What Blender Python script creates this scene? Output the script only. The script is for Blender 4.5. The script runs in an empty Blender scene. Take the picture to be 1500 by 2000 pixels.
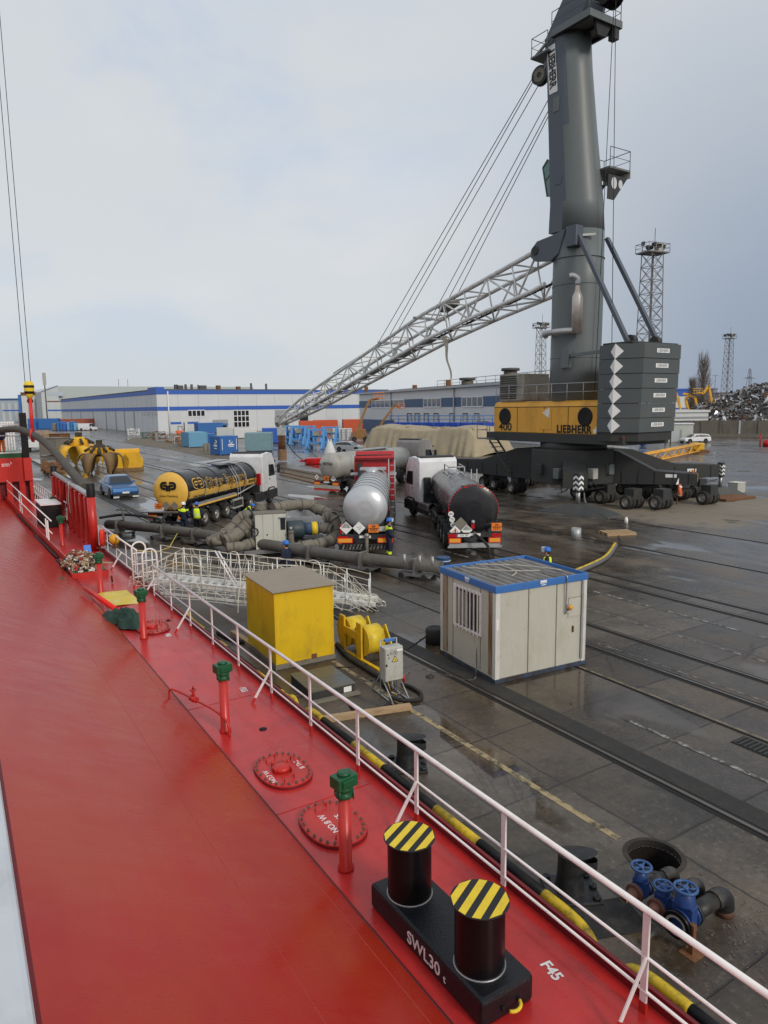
import bpy, bmesh, math, random
from mathutils import Vector as V, Matrix as M, noise as NZ
random.seed(7)
R = math.radians
S = bpy.context.scene
COL = S.collection
Z = V((0, 0, 1))

# ---- camera model: the photographer stands 6.7 m above the quay, looking 8.4 degrees down
FPX, PITCH, EYE, ROLL = 1387.0, R(8.41), 6.7, 0.013
def ray(px, py):
    u = (px - 750) / FPX; v = (py - 1000) / FPX
    u, v = u - ROLL * v, v + ROLL * u
    return u, math.cos(PITCH) - v * math.sin(PITCH), -math.sin(PITCH) - v * math.cos(PITCH)
def P(px, py, z=0.0):
    "ground (or level z) point seen at a photo pixel"
    x, y, w = ray(px, py); t = (z - EYE) / w
    return V((x * t, y * t, z))
def PY(px, py, Y):
    "point at forward distance Y seen at a photo pixel"
    x, y, w = ray(px, py); t = Y / y
    return V((x * t, Y, EYE + w * t))
QA = R(32)
ND = V((math.cos(QA), math.sin(QA), 0)); SD = V((-math.sin(QA), math.cos(QA), 0))
def Q(n, s, z=0.0):
    "quay coordinates: n metres inland, s metres along the quay edge"
    return ND * n + SD * s + V((0, 0, z))
QROT = QA           # rz that turns local x to inland, local y to along-quay

# ---- materials
MATS = {}
def nn(nt, t, **kw):
    n = nt.nodes.new(t)
    for k, v in kw.items():
        if hasattr(n, k) and not (n.inputs and k in n.inputs): setattr(n, k, v)
        else: n.inputs[k].default_value = v
    return n
def mat(name, col, rough=0.5, metal=0.0, var=0.12, vs=2.5, dirt=None, da=0.45, ds=1.5, bump=0.0, bs=40, coat=0.0, emit=0, stretch=(1, 1, 1), spec=0.35, rv=0.12, dlo=.48, dhi=.72, specks=None, sks=26, sk=.64, rst=None):
    if name in MATS: return MATS[name]
    m = bpy.data.materials.new(name); m.use_nodes = True
    nt = m.node_tree; b = nt.nodes['Principled BSDF']; L = nt.links.new
    b.inputs['Metallic'].default_value = metal; b.inputs['Coat Weight'].default_value = coat
    b.inputs['Specular IOR Level'].default_value = spec
    tc = nn(nt, 'ShaderNodeTexCoord'); mp = nn(nt, 'ShaderNodeMapping'); mp.inputs['Scale'].default_value = stretch
    L(tc.outputs['Object'], mp.inputs['Vector'])
    no = nn(nt, 'ShaderNodeTexNoise', Scale=vs, Detail=5.0, Roughness=0.6); L(mp.outputs[0], no.inputs['Vector'])
    mx = nn(nt, 'ShaderNodeMix', data_type='RGBA')
    mx.inputs['A'].default_value = tuple(c * (1 - var) for c in col) + (1,)
    mx.inputs['B'].default_value = tuple(min(1, c * (1 + var)) for c in col) + (1,)
    L(no.outputs['Fac'], mx.inputs['Factor']); out = mx.outputs['Result']
    if dirt:
        n2 = nn(nt, 'ShaderNodeTexNoise', Scale=ds, Detail=8.0, Roughness=0.68); L(mp.outputs[0], n2.inputs['Vector'])
        mr = nn(nt, 'ShaderNodeMapRange'); mr.inputs['From Min'].default_value = dlo; mr.inputs['From Max'].default_value = dhi
        mr.inputs['To Max'].default_value = da; L(n2.outputs['Fac'], mr.inputs['Value'])
        m2 = nn(nt, 'ShaderNodeMix', data_type='RGBA'); m2.inputs['B'].default_value = tuple(dirt) + (1,)
        L(mr.outputs[0], m2.inputs['Factor']); L(out, m2.inputs['A']); out = m2.outputs['Result']
    if specks:
        n4 = nn(nt, 'ShaderNodeTexNoise', Scale=sks, Detail=6.0, Roughness=0.7); L(tc.outputs['Object'], n4.inputs['Vector'])
        m4 = nn(nt, 'ShaderNodeMapRange'); m4.inputs['From Min'].default_value = sk; m4.inputs['From Max'].default_value = sk + .03; L(n4.outputs['Fac'], m4.inputs['Value'])
        m5 = nn(nt, 'ShaderNodeMix', data_type='RGBA'); m5.inputs['B'].default_value = tuple(specks) + (1,); L(m4.outputs[0], m5.inputs['Factor']); L(out, m5.inputs['A']); out = m5.outputs['Result']
    L(out, b.inputs['Base Color'])
    if rst:      # scuffs and wipe marks: roughness streaks of their own direction
        mq = nn(nt, 'ShaderNodeMapping'); mq.inputs['Scale'].default_value = rst; mq.inputs['Rotation'].default_value = (0, 0, .5); L(tc.outputs['Object'], mq.inputs['Vector'])
        no = nn(nt, 'ShaderNodeTexNoise', Scale=2.0, Detail=7.0, Roughness=.65); L(mq.outputs[0], no.inputs['Vector'])
    rr = nn(nt, 'ShaderNodeMapRange'); rr.inputs['To Min'].default_value = max(0.03, rough - rv); rr.inputs['To Max'].default_value = min(1, rough + rv)
    L(no.outputs['Fac'], rr.inputs['Value']); L(rr.outputs[0], b.inputs['Roughness'])
    if bump:
        n3 = nn(nt, 'ShaderNodeTexNoise', Scale=bs, Detail=4.0); L(mp.outputs[0], n3.inputs['Vector'])
        bp = nn(nt, 'ShaderNodeBump', Strength=bump, Distance=0.02); L(n3.outputs['Fac'], bp.inputs['Height']); L(bp.outputs[0], b.inputs['Normal'])
    if emit:
        b.inputs['Emission Color'].default_value = tuple(col) + (1,); b.inputs['Emission Strength'].default_value = emit
    MATS[name] = m
    return m

# ---- mesh builder: every call adds a shape, obj() links ONE mesh object
class MB:
    def __init__(s): s.v = []; s.f = []; s.sm = []
    def add(s, vs, fs, smooth=False):
        o = len(s.v); s.v += [V(v) for v in vs]
        for f in fs: s.f.append([i + o for i in f]); s.sm.append(smooth)
        return s
    def bx(s, x0, x1, y0, y1, z0, z1):
        return s.add([(x0, y0, z0), (x1, y0, z0), (x1, y1, z0), (x0, y1, z0), (x0, y0, z1), (x1, y0, z1), (x1, y1, z1), (x0, y1, z1)],
                     [(3, 2, 1, 0), (4, 5, 6, 7), (0, 1, 5, 4), (1, 2, 6, 5), (2, 3, 7, 6), (3, 0, 4, 7)])
    def box(s, c, d, rot=None):
        x, y, z = d[0] / 2, d[1] / 2, d[2] / 2; m = M.Translation(V(c)) @ (rot.to_4x4() if rot else M())
        vs = [m @ V(p) for p in [(-x, -y, -z), (x, -y, -z), (x, y, -z), (-x, y, -z), (-x, -y, z), (x, -y, z), (x, y, z), (-x, y, z)]]
        return s.add(vs, [(3, 2, 1, 0), (4, 5, 6, 7), (0, 1, 5, 4), (1, 2, 6, 5), (2, 3, 7, 6), (3, 0, 4, 7)])
    def bar(s, p, q, w, h=None, up=Z):
        p, q = V(p), V(q); h = h or w; d = (q - p)
        if d.length < 1e-6: return s
        d.normalize(); x = d.cross(up)
        if x.length < 1e-4: x = d.cross(V((1, 0, 0)))
        x.normalize(); y = x.cross(d)
        a = [x * i * w / 2 + y * j * h / 2 for i, j in ((-1, -1), (1, -1), (1, 1), (-1, 1))]
        return s.add([p + k for k in a] + [q + k for k in a], [(3, 2, 1, 0), (4, 5, 6, 7), (0, 1, 5, 4), (1, 2, 6, 5), (2, 3, 7, 6), (3, 0, 4, 7)])
    def path(s, pts, r, n=8, closed=False, caps=True, smooth=True):
        pts = [V(p) for p in pts]; k = len(pts)
        rs = r if isinstance(r, (list, tuple)) else [r] * k
        t0 = (pts[1] - pts[0]).normalized(); u = t0.orthogonal().normalized(); vs = []
        for i, p in enumerate(pts):
            if closed: t = (pts[(i + 1) % k] - pts[i - 1])
            elif i == 0: t = pts[1] - pts[0]
            elif i == k - 1: t = pts[-1] - pts[-2]
            else: t = (pts[i + 1] - p).normalized() + (p - pts[i - 1]).normalized()
            t = t.normalized(); u = (u - t * u.dot(t)).normalized(); w = t.cross(u)
            for j in range(n):
                a = 2 * math.pi * j / n; vs.append(p + (u * math.cos(a) + w * math.sin(a)) * rs[i])
        fs = []
        for i in range(k if closed else k - 1):
            for j in range(n):
                a = i * n + j; b = i * n + (j + 1) % n; c = ((i + 1) % k) * n + (j + 1) % n; d = ((i + 1) % k) * n + j
                fs.append((a, b, c, d))
        s.add(vs, fs, smooth)
        if caps and not closed:
            s.add(vs[:n], [tuple(reversed(range(n)))]); s.add(vs[-n:], [tuple(range(n))])
        return s
    def tube(s, p, q, r, n=10, r2=None, caps=True, smooth=True):
        return s.path([p, q], [r, r if r2 is None else r2], n, False, caps, smooth)
    def lathe(s, prof, n=24, o=(0, 0, 0), ax=(0, 0, 1), smooth=True, split=True):
        "profile [(r, h)] turned round axis ax at o; sharp corners kept by splitting rings"
        ax = V(ax).normalized(); u = ax.orthogonal().normalized(); w = ax.cross(u); o = V(o)
        ring = lambda r, h: [o + ax * h + (u * math.cos(2 * math.pi * j / n) + w * math.sin(2 * math.pi * j / n)) * r for j in range(n)]
        for (r0, h0), (r1, h1) in zip(prof[:-1], prof[1:]):
            if r0 < 1e-5: s.add([o + ax * h0] + ring(r1, h1), [(0, 1 + j, 1 + (j + 1) % n) for j in range(n)], False)
            elif r1 < 1e-5: s.add([o + ax * h1] + ring(r0, h0), [(0, 1 + (j + 1) % n, 1 + j) for j in range(n)], False)
            else: s.add(ring(r0, h0) + ring(r1, h1), [(j, (j + 1) % n, n + (j + 1) % n, n + j) for j in range(n)], smooth and (abs(h1 - h0) > 1e-6))
        return s
    def prism(s, pts, ext):
        pts = [V(p) for p in pts]; e = V(ext); n = len(pts)
        return s.add(pts + [p + e for p in pts], [tuple(reversed(range(n))), tuple(range(n, 2 * n))] + [(i, (i + 1) % n, n + (i + 1) % n, n + i) for i in range(n)])
    def poly(s, pts, smooth=False): return s.add(pts, [tuple(range(len(pts)))], smooth)
    def ball(s, c, r, nu=14, nv=9, rot=None, smooth=True):
        r = (r, r, r) if not isinstance(r, (tuple, list)) else r; c = V(c); vs = []
        for i in range(nv + 1):
            t = math.pi * i / nv
            for j in range(nu):
                a = 2 * math.pi * j / nu; p = V((r[0] * math.sin(t) * math.cos(a), r[1] * math.sin(t) * math.sin(a), r[2] * math.cos(t)))
                vs.append(c + (rot @ p if rot else p))
        return s.add(vs, [(i * nu + j, (i + 1) * nu + j, (i + 1) * nu + (j + 1) % nu, i * nu + (j + 1) % nu) for i in range(nv) for j in range(nu)], smooth)
    def torus(s, c, Rr, r, ax=(0, 0, 1), n=20, m=7, a0=0, a1=360):
        ax = V(ax).normalized(); u = ax.orthogonal().normalized(); w = ax.cross(u); c = V(c)
        k = n if a1 - a0 >= 360 else n + 1
        pts = [c + (u * math.cos(R(a0 + (a1 - a0) * i / n)) + w * math.sin(R(a0 + (a1 - a0) * i / n))) * Rr for i in range(k)]
        return s.path(pts, r, m, closed=(a1 - a0 >= 360))
    def grid(s, fn, nu, nv, smooth=True):
        vs = [fn(i / nu, j / nv) for i in range(nu + 1) for j in range(nv + 1)]
        return s.add(vs, [(i * (nv + 1) + j, (i + 1) * (nv + 1) + j, (i + 1) * (nv + 1) + j + 1, i * (nv + 1) + j + 1) for i in range(nu) for j in range(nv)], smooth)
    def xf(s, m):
        s.v = [m @ v for v in s.v]; return s
    def join(s, o):
        k = len(s.v); s.v += o.v; s.f += [[i + k for i in f] for f in o.f]; s.sm += o.sm; return s
    def obj(s, name, ma, parent=None, bevel=0, loc=None, rz=0, weld=True, recalc=True, subd=0):
        me = bpy.data.meshes.new(name); me.from_pydata(s.v, [], s.f); me.polygons.foreach_set('use_smooth', s.sm)
        bm = bmesh.new(); bm.from_mesh(me)
        if weld: bmesh.ops.remove_doubles(bm, verts=bm.verts, dist=1e-5)
        if recalc: bmesh.ops.recalc_face_normals(bm, faces=bm.faces)
        bm.to_mesh(me); bm.free()
        me.materials.append(ma if not isinstance(ma, str) else MATS[ma])
        o = bpy.data.objects.new(name, me); COL.objects.link(o)
        if parent: o.parent = parent
        if loc is not None: o.location = loc
        if rz: o.rotation_euler[2] = rz
        if bevel:
            b = o.modifiers.new('bevel', 'BEVEL'); b.width = bevel; b.segments = 2; b.limit_method = 'ANGLE'; b.angle_limit = R(40)
        if subd:
            b = o.modifiers.new('sub', 'SUBSURF'); b.levels = subd; b.render_levels = subd
        return o

def tag(o, label, cat, group=None):
    o['label'] = label; o['category'] = cat
    if group: o['group'] = group
    return o
def thing(name, label, cat, loc=(0, 0, 0), rz=0.0, group=None):
    o = bpy.data.objects.new(name, None); COL.objects.link(o); o.empty_display_size = 0.2
    o.location = loc; o.rotation_euler[2] = rz
    return tag(o, label, cat, group)
def struct(name, mb, ma, **k):
    o = mb.obj(name, ma, **k); o['kind'] = 'structure'; return o
def copy_tree(o, loc=None, rz=None, label=None, group=None, parent=None):
    c = o.copy(); COL.objects.link(c)
    if parent: c.parent = parent
    if loc is not None: c.location = loc
    if rz is not None: c.rotation_euler[2] = rz
    if label: c['label'] = label
    if group: c['group'] = group
    for ch in list(o.children): copy_tree(ch, parent=c)
    return c
def frame(o, x, y):
    "4x4 with origin o, local x along x, local y near y (text plane), z out of the plane"
    x = V(x).normalized(); y = V(y); y = (y - x * y.dot(x)).normalized(); z = x.cross(y)
    m = M.Identity(4); m.col[0][:3] = x; m.col[1][:3] = y; m.col[2][:3] = z; m.col[3][:3] = V(o)
    return m
def text(st, size, fr, ma, parent, name='lettering', bold=0.0, ext=0.003, align='CENTER', wrap=None, sx=1.0, shear=0.0, space=1.0):
    cu = bpy.data.curves.new(name, 'FONT'); cu.body = st; cu.size = size; cu.align_x = align; cu.align_y = 'CENTER'
    cu.offset = bold * size; cu.extrude = ext; cu.shear = shear; cu.space_character = space; cu.resolution_u = 4
    to = bpy.data.objects.new('tmp', cu); COL.objects.link(to)
    dg = bpy.context.evaluated_depsgraph_get(); me = bpy.data.meshes.new_from_object(to.evaluated_get(dg))
    bpy.data.objects.remove(to); bpy.data.curves.remove(cu)
    for v in me.vertices:
        p = V((v.co.x * sx, v.co.y, v.co.z)); v.co = wrap(p) if wrap else fr @ p
    me.materials.clear(); me.materials.append(ma if not isinstance(ma, str) else MATS[ma])
    o = bpy.data.objects.new(name, me); COL.objects.link(o)
    if parent: o.parent = parent
    return o
def curve(pts, k=8, closed=False):
    "Catmull-Rom through pts"
    pts = [V(p) for p in pts]; out = []; n = len(pts)
    for i in range(n - 1):
        p0 = pts[max(i - 1, 0)]; p1 = pts[i]; p2 = pts[i + 1]; p3 = pts[min(i + 2, n - 1)]
        for j in range(k):
            t = j / k
            out.append(0.5 * ((2 * p1) + (p2 - p0) * t + (2 * p0 - 5 * p1 + 4 * p2 - p3) * t * t + (3 * p1 - p0 - 3 * p2 + p3) * t ** 3))
    return out + [pts[-1]]

# ---- shared materials
mat('white_paint', (.80, .77, .76), .4, dirt=(.45, .3, .26), da=.35, ds=3, specks=(.35, .14, .08), sks=30, sk=.69)
mat('red_paint', (.50, .022, .024), .28, var=.14, vs=1.5, dirt=(.16, .02, .02), da=.35, ds=2.2, bump=.12, bs=9, coat=.3)
mat('red_bright', (.52, .025, .018), .35, var=.14, dirt=(.2, .02, .015), da=.5, ds=2.5, spec=.45, bump=.06, bs=30, specks=(.10, .03, .02), sks=22, sk=.67)
mat('deck_red', (.50, .026, .024), .31, var=.2, vs=.8, dirt=(.26, .014, .016), da=.5, ds=2.0, bump=.25, bs=7, coat=.1, rv=.2, spec=.45, specks=(.12, .03, .02), sks=17, sk=.655, rst=(1, .7, 1))
mat('dark_red', (.17, .012, .016), .45, dirt=(.07, .01, .012), ds=3)
mat('black_gloss', (.005, .005, .006), .3, dirt=(.016, .016, .016), spec=.25, specks=(.12, .10, .09), sks=34, sk=.70, bump=.08, bs=20)
mat('black', (.010, .010, .011), .5, dirt=(.035, .03, .027), da=.5, spec=.2)
mat('rubber', (.022, .021, .021), .75, dirt=(.08, .07, .06), da=.6, ds=4)
mat('yellow', (.72, .44, .02), .45, dirt=(.25, .13, .02), da=.4, ds=4)
mat('yellow_bright', (.80, .58, .03), .45, dirt=(.3, .2, .03), da=.35, ds=6)
mat('green_paint', (.012, .09, .035), .35, dirt=(.03, .05, .03), ds=6)
mat('steel', (.35, .35, .35), .4, metal=.8, dirt=(.2, .16, .12), da=.5)
mat('galv', (.42, .43, .44), .5, metal=.5, dirt=(.25, .22, .18), da=.5)
mat('rust', (.16, .07, .03), .8, dirt=(.3, .16, .07), da=.6, ds=5, bump=.3)
mat('lagging', (.20, .18, .145), .75, var=.25, vs=4, dirt=(.07, .06, .045), da=.8, ds=4, bump=.9, bs=9)
mat('pipe_grey', (.10, .095, .085), .6, var=.25, dirt=(.2, .17, .13), da=.5, ds=2)
mat('glass_dark', (.015, .02, .025), .08, var=.05, spec=.8)
mat('crane_grey', (.135, .155, .158), .42, var=.12, vs=.6, dirt=(.13, .115, .09), da=.45, ds=.35, stretch=(1, 1, .25))
mat('crane_dark', (.042, .045, .045), .55, var=.2, dirt=(.065, .055, .042), da=.6, ds=.7, spec=.25)
mat('crane_yellow', (.74, .37, .05), .45, var=.1, vs=.7, dirt=(.16, .08, .02), da=.55, ds=.6, stretch=(1, 1, .3))
mat('boom_grey', (.78, .79, .77), .5, var=.12, dirt=(.2, .15, .1), da=.5, ds=1.2)
mat('wood', (.42, .29, .16), .8, var=.25, vs=4, stretch=(1, 8, 8), dirt=(.12, .09, .06), da=.5)
mat('lamp_orange', (.8, .22, .02), .3)
mat('lamp_red', (.45, .01, .012), .25)
mat('hivis', (.74, .98, .04), .7, dirt=(.4, .55, .05))
mat('navy', (.012, .018, .045), .8, dirt=(.04, .045, .06))
mat('skin', (.5, .28, .2), .55)
mat('helmet_white', (.8, .8, .8), .3)
mat('helmet_blue', (.03, .16, .55), .3)
mat('orange_cloth', (.8, .14, .02), .75)
mat('paper', (.8, .8, .78), .6, var=.05)
mat('ink', (.01, .01, .012), .5, var=.05)
mat('ink_red', (.65, .03, .02), .5)
mat('adr_orange', (.85, .22, .03), .5, var=.08, dirt=(.3, .1, .03))
mat('tyre', (.025, .024, .023), .8, dirt=(.11, .095, .075), da=.7, ds=3)
mat('rope', (.5, .47, .40), .9, dirt=(.25, .2, .14), da=.6, ds=6)
mat('cable', (.012, .012, .012), .5)
# ================= camera, sky, sun =================
cam = bpy.data.cameras.new('camera'); cam.sensor_fit = 'VERTICAL'; cam.sensor_height = 36; cam.lens = 36 * FPX / 2000
cam.clip_start = 0.05; cam.clip_end = 6000
co = bpy.data.objects.new('camera', cam); COL.objects.link(co); S.camera = co
co.matrix_world = M.Translation((0, 0, EYE)) @ M.Rotation(R(90) - PITCH, 4, 'X') @ M.Rotation(-ROLL, 4, 'Z')
S.view_settings.view_transform = 'Standard'; S.view_settings.look = 'None'; S.view_settings.exposure = 0.14; S.view_settings.gamma = 1
SUN_EL, SUN_AZ = R(30), R(140)      # azimuth clockwise from +Y: low sun behind the photographer's right shoulder, behind thin cloud
sd = V((math.sin(SUN_AZ) * math.cos(SUN_EL), math.cos(SUN_AZ) * math.cos(SUN_EL), math.sin(SUN_EL)))
sl = bpy.data.lights.new('sun', 'SUN'); sl.energy = 1.5; sl.angle = R(11); sl.color = (1, .93, .83)
so = bpy.data.objects.new('sun', sl); COL.objects.link(so); so.rotation_euler = sd.to_track_quat('Z', 'Y').to_euler()
w = bpy.data.worlds.new('World'); S.world = w; w.use_nodes = True
nt = w.node_tree; nt.nodes.clear(); L = nt.links.new
out = nn(nt, 'ShaderNodeOutputWorld'); bg = nn(nt, 'ShaderNodeBackground'); L(bg.outputs[0], out.inputs[0])
sky = nn(nt, 'ShaderNodeTexSky', sky_type='NISHITA'); sky.sun_disc = False; sky.sun_elevation = SUN_EL; sky.sun_rotation = SUN_AZ; sky.dust_density = 2.0
sc = nn(nt, 'ShaderNodeVectorMath', operation='SCALE'); sc.inputs['Scale'].default_value = 0.9; L(sky.outputs[0], sc.inputs[0])
tc = nn(nt, 'ShaderNodeTexCoord'); sp = nn(nt, 'ShaderNodeSeparateXYZ'); L(tc.outputs['Generated'], sp.inputs[0])
mp = nn(nt, 'ShaderNodeMapping'); mp.inputs['Scale'].default_value = (1.0, 1.0, 2.2); mp.inputs['Location'].default_value = (3.1, 1.7, 0.4); L(tc.outputs['Generated'], mp.inputs['Vector'])
n1 = nn(nt, 'ShaderNodeTexNoise', Scale=1.7, Detail=7.0, Roughness=.55, Distortion=.4); L(mp.outputs[0], n1.inputs['Vector'])
n2 = nn(nt, 'ShaderNodeTexNoise', Scale=3.2, Detail=6.0, Roughness=.5); L(mp.outputs[0], n2.inputs['Vector'])
def mrange(v, a, b, c=0, d=1):
    r = nn(nt, 'ShaderNodeMapRange', interpolation_type='SMOOTHSTEP'); r.inputs['From Min'].default_value = a; r.inputs['From Max'].default_value = b
    r.inputs['To Min'].default_value = c; r.inputs['To Max'].default_value = d; L(v, r.inputs['Value']); return r.outputs[0]
def mth(op, a, b):
    m = nn(nt, 'ShaderNodeMath', operation=op); 
    for i, x in enumerate((a, b)):
        if isinstance(x, (int, float)): m.inputs[i].default_value = x
        else: L(x, m.inputs[i])
    return m.outputs[0]
def mixc(f, a, b):
    m = nn(nt, 'ShaderNodeMix', data_type='RGBA')
    for k, x in (('Factor', f), ('A', a), ('B', b)):
        if isinstance(x, (int, float)): m.inputs[k].default_value = x
        elif isinstance(x, tuple): m.inputs[k].default_value = x + (1,)
        else: L(x, m.inputs[k])
    return m.outputs['Result']
K = 10.0   # colours below are radiances at Background strength 0.1
col = lambda r, g, b: (r * K, g * K, b * K)
blue = mth('MULTIPLY', mrange(n1.outputs['Fac'], .58, .40), mrange(sp.outputs['X'], .30, -.15, .15, .72))
c = mixc(blue, col(.625, .65, .672), col(.48, .575, .715))           # thin blue gaps / pale cloud sheet
c = mixc(mth('MULTIPLY', mrange(n2.outputs['Fac'], .45, .72), .35), c, col(.76, .745, .735))    # faintly warm cloud
rf = mth('MULTIPLY', mrange(sp.outputs['X'], -.02, .50), mrange(sp.outputs['Z'], .62, .02))
c = mixc(mth('MULTIPLY', rf, .97), c, col(.255, .315, .415))                                  # slate rain cloud low on the right
c = mixc(mth('MULTIPLY', mrange(sp.outputs['Z'], .16, .0), mrange(sp.outputs['X'], .25, -.15, 0, .75)), c, col(.60, .63, .64))
c = mixc(mrange(sp.outputs['Z'], .55, .95, 0, .35), c, col(.50, .53, .58))
c = mixc(mrange(sp.outputs['Y'], .2, -.6, 0, .7), c, col(.70, .71, .74))
c = mixc(.08, c, sc.outputs[0])
L(c, bg.inputs['Color']); bg.inputs['Strength'].default_value = 0.1

# ================= the quay =================
def ground_material():
    m = bpy.data.materials.new('wet_quay_concrete'); m.use_nodes = True; nt = m.node_tree; b = nt.nodes['Principled BSDF']; L = nt.links.new
    tc = nn(nt, 'ShaderNodeTexCoord'); oc = tc.outputs['Object']
    def noise(scale, det=6.0, ro=.6, st=(1, 1, 1), loc=(0, 0, 0), dist=0.0):
        mp = nn(nt, 'ShaderNodeMapping'); mp.inputs['Scale'].default_value = st; mp.inputs['Location'].default_value = loc; L(oc, mp.inputs['Vector'])
        n = nn(nt, 'ShaderNodeTexNoise', Scale=scale, Detail=det, Roughness=ro, Distortion=dist); L(mp.outputs[0], n.inputs['Vector']); return n.outputs['Fac']
    def mr(v, a, b_, c=0., d=1., sm=True):
        r = nn(nt, 'ShaderNodeMapRange', interpolation_type='SMOOTHSTEP' if sm else 'LINEAR')
        for k, x in (('From Min', a), ('From Max', b_), ('To Min', c), ('To Max', d)): r.inputs[k].default_value = x
        L(v, r.inputs['Value']); return r.outputs[0]
    def mt(op, a, b_=None, c=None):
        q = nn(nt, 'ShaderNodeMath', operation=op)
        for i, x in enumerate((a, b_, c)):
            if x is None: continue
            if isinstance(x, (int, float)): q.inputs[i].default_value = x
            else: L(x, q.inputs[i])
        return q.outputs[0]
    def mix(f, a, b_):
        q = nn(nt, 'ShaderNodeMix', data_type='RGBA')
        for k, x in (('Factor', f), ('A', a), ('B', b_)):
            if isinstance(x, (int, float)): q.inputs[k].default_value = x
            elif isinstance(x, tuple): q.inputs[k].default_value = x + (1,)
            else: L(x, q.inputs[k])
        return q.outputs['Result']
    sp = nn(nt, 'ShaderNodeSeparateXYZ'); L(oc, sp.inputs[0]); X, Y = sp.outputs['X'], sp.outputs['Y']
    wob = mr(noise(1.3, 4.0), 0, 1, -.05, .05, False)
    Xw, Yw = mt('ADD', X, wob), mt('ADD', Y, wob)
    big = noise(.11, 5.0, .6); mid = noise(.55, 7.0, .65); fine = noise(9.0, 8.0, .75); st = noise(.35, 6.0, .6, (1.0, .22, 1), (5, 2, 0))
    c = mix(mr(mid, .32, .68), (.032, .021, .0125), (.122, .087, .053))
    c = mix(mr(big, .38, .62), c, mix(mr(mid, .32, .68), (.040, .032, .024), (.118, .098, .076)))
    c = mix(mr(fine, .53, .66, 0, .6), c, (.175, .15, .12))
    c = mix(mr(fine, .46, .35, 0, .7), c, (.018, .015, .012)); grit = noise(48.0, 4.0, .8); c = mix(mr(grit, .62, .70, 0, .6), c, (.21, .19, .16)); c = mix(mr(grit, .37, .30, 0, .6), c, (.012, .011, .010))
    c = mix(mr(st, .52, .68, 0, .6), c, (.055, .045, .036))
    # slab tone per slab
    cx, cy = mt('FLOOR', mt('DIVIDE', mt('SUBTRACT', Xw, 13.47), 1.52)), mt('FLOOR', mt('DIVIDE', Yw, 2.1))
    cb = nn(nt, 'ShaderNodeCombineXYZ'); L(cx, cb.inputs[0]); L(cy, cb.inputs[1])
    wn = nn(nt, 'ShaderNodeTexWhiteNoise', noise_dimensions='2D'); L(cb.outputs[0], wn.inputs['Vector'])
    near = mr(X, 23.0, 27.0, 1, 0)
    tone = mt('MULTIPLY', mr(wn.outputs['Value'], 0, 1, -.30, .30, False), near)
    hs = nn(nt, 'ShaderNodeHueSaturation'); L(mt('ADD', tone, .95), hs.inputs['Value']); L(c, hs.inputs['Color']); c = hs.outputs[0]
    # rough swept tyre arcs far out
    # joints between slabs
    def joint(v, per, off, wd):
        f = mt('FRACT', mt('DIVIDE', mt('SUBTRACT', v, off), per)); d = mt('MULTIPLY', mt('MINIMUM', f, mt('SUBTRACT', 1.0, f)), per)
        return mr(d, wd * .4, wd, 1, 0)
    j = mt('MULTIPLY', mt('MAXIMUM', joint(Xw, 1.52, 13.47, .030), joint(Yw, 2.1, 0.0, .030)), near)
    j = mt('MULTIPLY', j, mr(noise(.9, 3.0), .35, .55, .35, 1))
    c = mix(mt('MULTIPLY', j, .85), c, (.012, .011, .010))
    # dry sandy ground sheltered by the crane (centre and radius in quay metres)
    dx, dy = mt('DIVIDE', mt('SUBTRACT', X, 41.0), 9.0), mt('DIVIDE', mt('SUBTRACT', Y, 30.0), 11.0)
    dd = mt('SQRT', mt('ADD', mt('MULTIPLY', dx, dx), mt('MULTIPLY', dy, dy)))
    dry = mr(mt('ADD', dd, mr(noise(.3, 6.0), 0, 1, -.7, .7, False)), .72, .98, 1, 0)
    c = mix(mt('MULTIPLY', dry, .8), c, mix(fine, (.20, .165, .12), (.31, .26, .20)))
    ck = nn(nt, 'ShaderNodeTexVoronoi', feature='DISTANCE_TO_EDGE', Scale=.33); 
    mpc = nn(nt, 'ShaderNodeMapping'); L(oc, mpc.inputs['Vector']); nzv = nn(nt, 'ShaderNodeTexNoise', Scale=1.1, Detail=5.0); L(oc, nzv.inputs['Vector'])
    mxv = nn(nt, 'ShaderNodeMix', data_type='VECTOR'); mxv.inputs['Factor'].default_value = .25; L(mpc.outputs[0], mxv.inputs['A']); L(nzv.outputs['Color'], mxv.inputs['B']); L(mxv.outputs['Result'], ck.inputs['Vector'])
    crack = mt('MULTIPLY', mr(ck.outputs['Distance'], .004, .014, 1, 0), mr(noise(.25, 3.0, .5, (1, 1, 1), (8, 8, 0)), .48, .6))
    c = mix(mt('MULTIPLY', crack, .8), c, (.012, .011, .010))
    oil = mr(noise(.42, 5.0, .55, (1, .8, 1), (3, 11, 0)), .60, .66)
    c = mix(mt('MULTIPLY', oil, .6), c, (.015, .013, .011))
    ca, sa = math.cos(.9), math.sin(.9)
    arc = noise(1.6, 4.0, .5, (1.0, .05, 1), (2, 9, 0), .6)
    track = mt('MULTIPLY', mr(arc, .5, .62), mr(X, 20, 28))
    c = mix(mt('MULTIPLY', track, .35), c, (.16, .15, .14))
    c = mix(mt('MULTIPLY', mr(noise(.16, 5.0, .6, (1.0, .30, 1), (21, 7, 0)), .44, .58), .35), c, (.030, .025, .021))
    L(c, b.inputs['Base Color'])
    # wetness: puddles are mirror flat, the rest damp
    pud = mr(noise(.30, 4.0, .5, (1.0, .35, 1), (11, 4, 0)), .555, .60)
    pud = mt('MULTIPLY', pud, mt('SUBTRACT', 1.0, dry))
    rg = mr(mid, .3, .7, .30, .60, False)
    rg = mt('SUBTRACT', rg, mr(st, .45, .65, 0, .10)); rg = mt('ADD', rg, mt('MULTIPLY', dry, .3))
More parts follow.
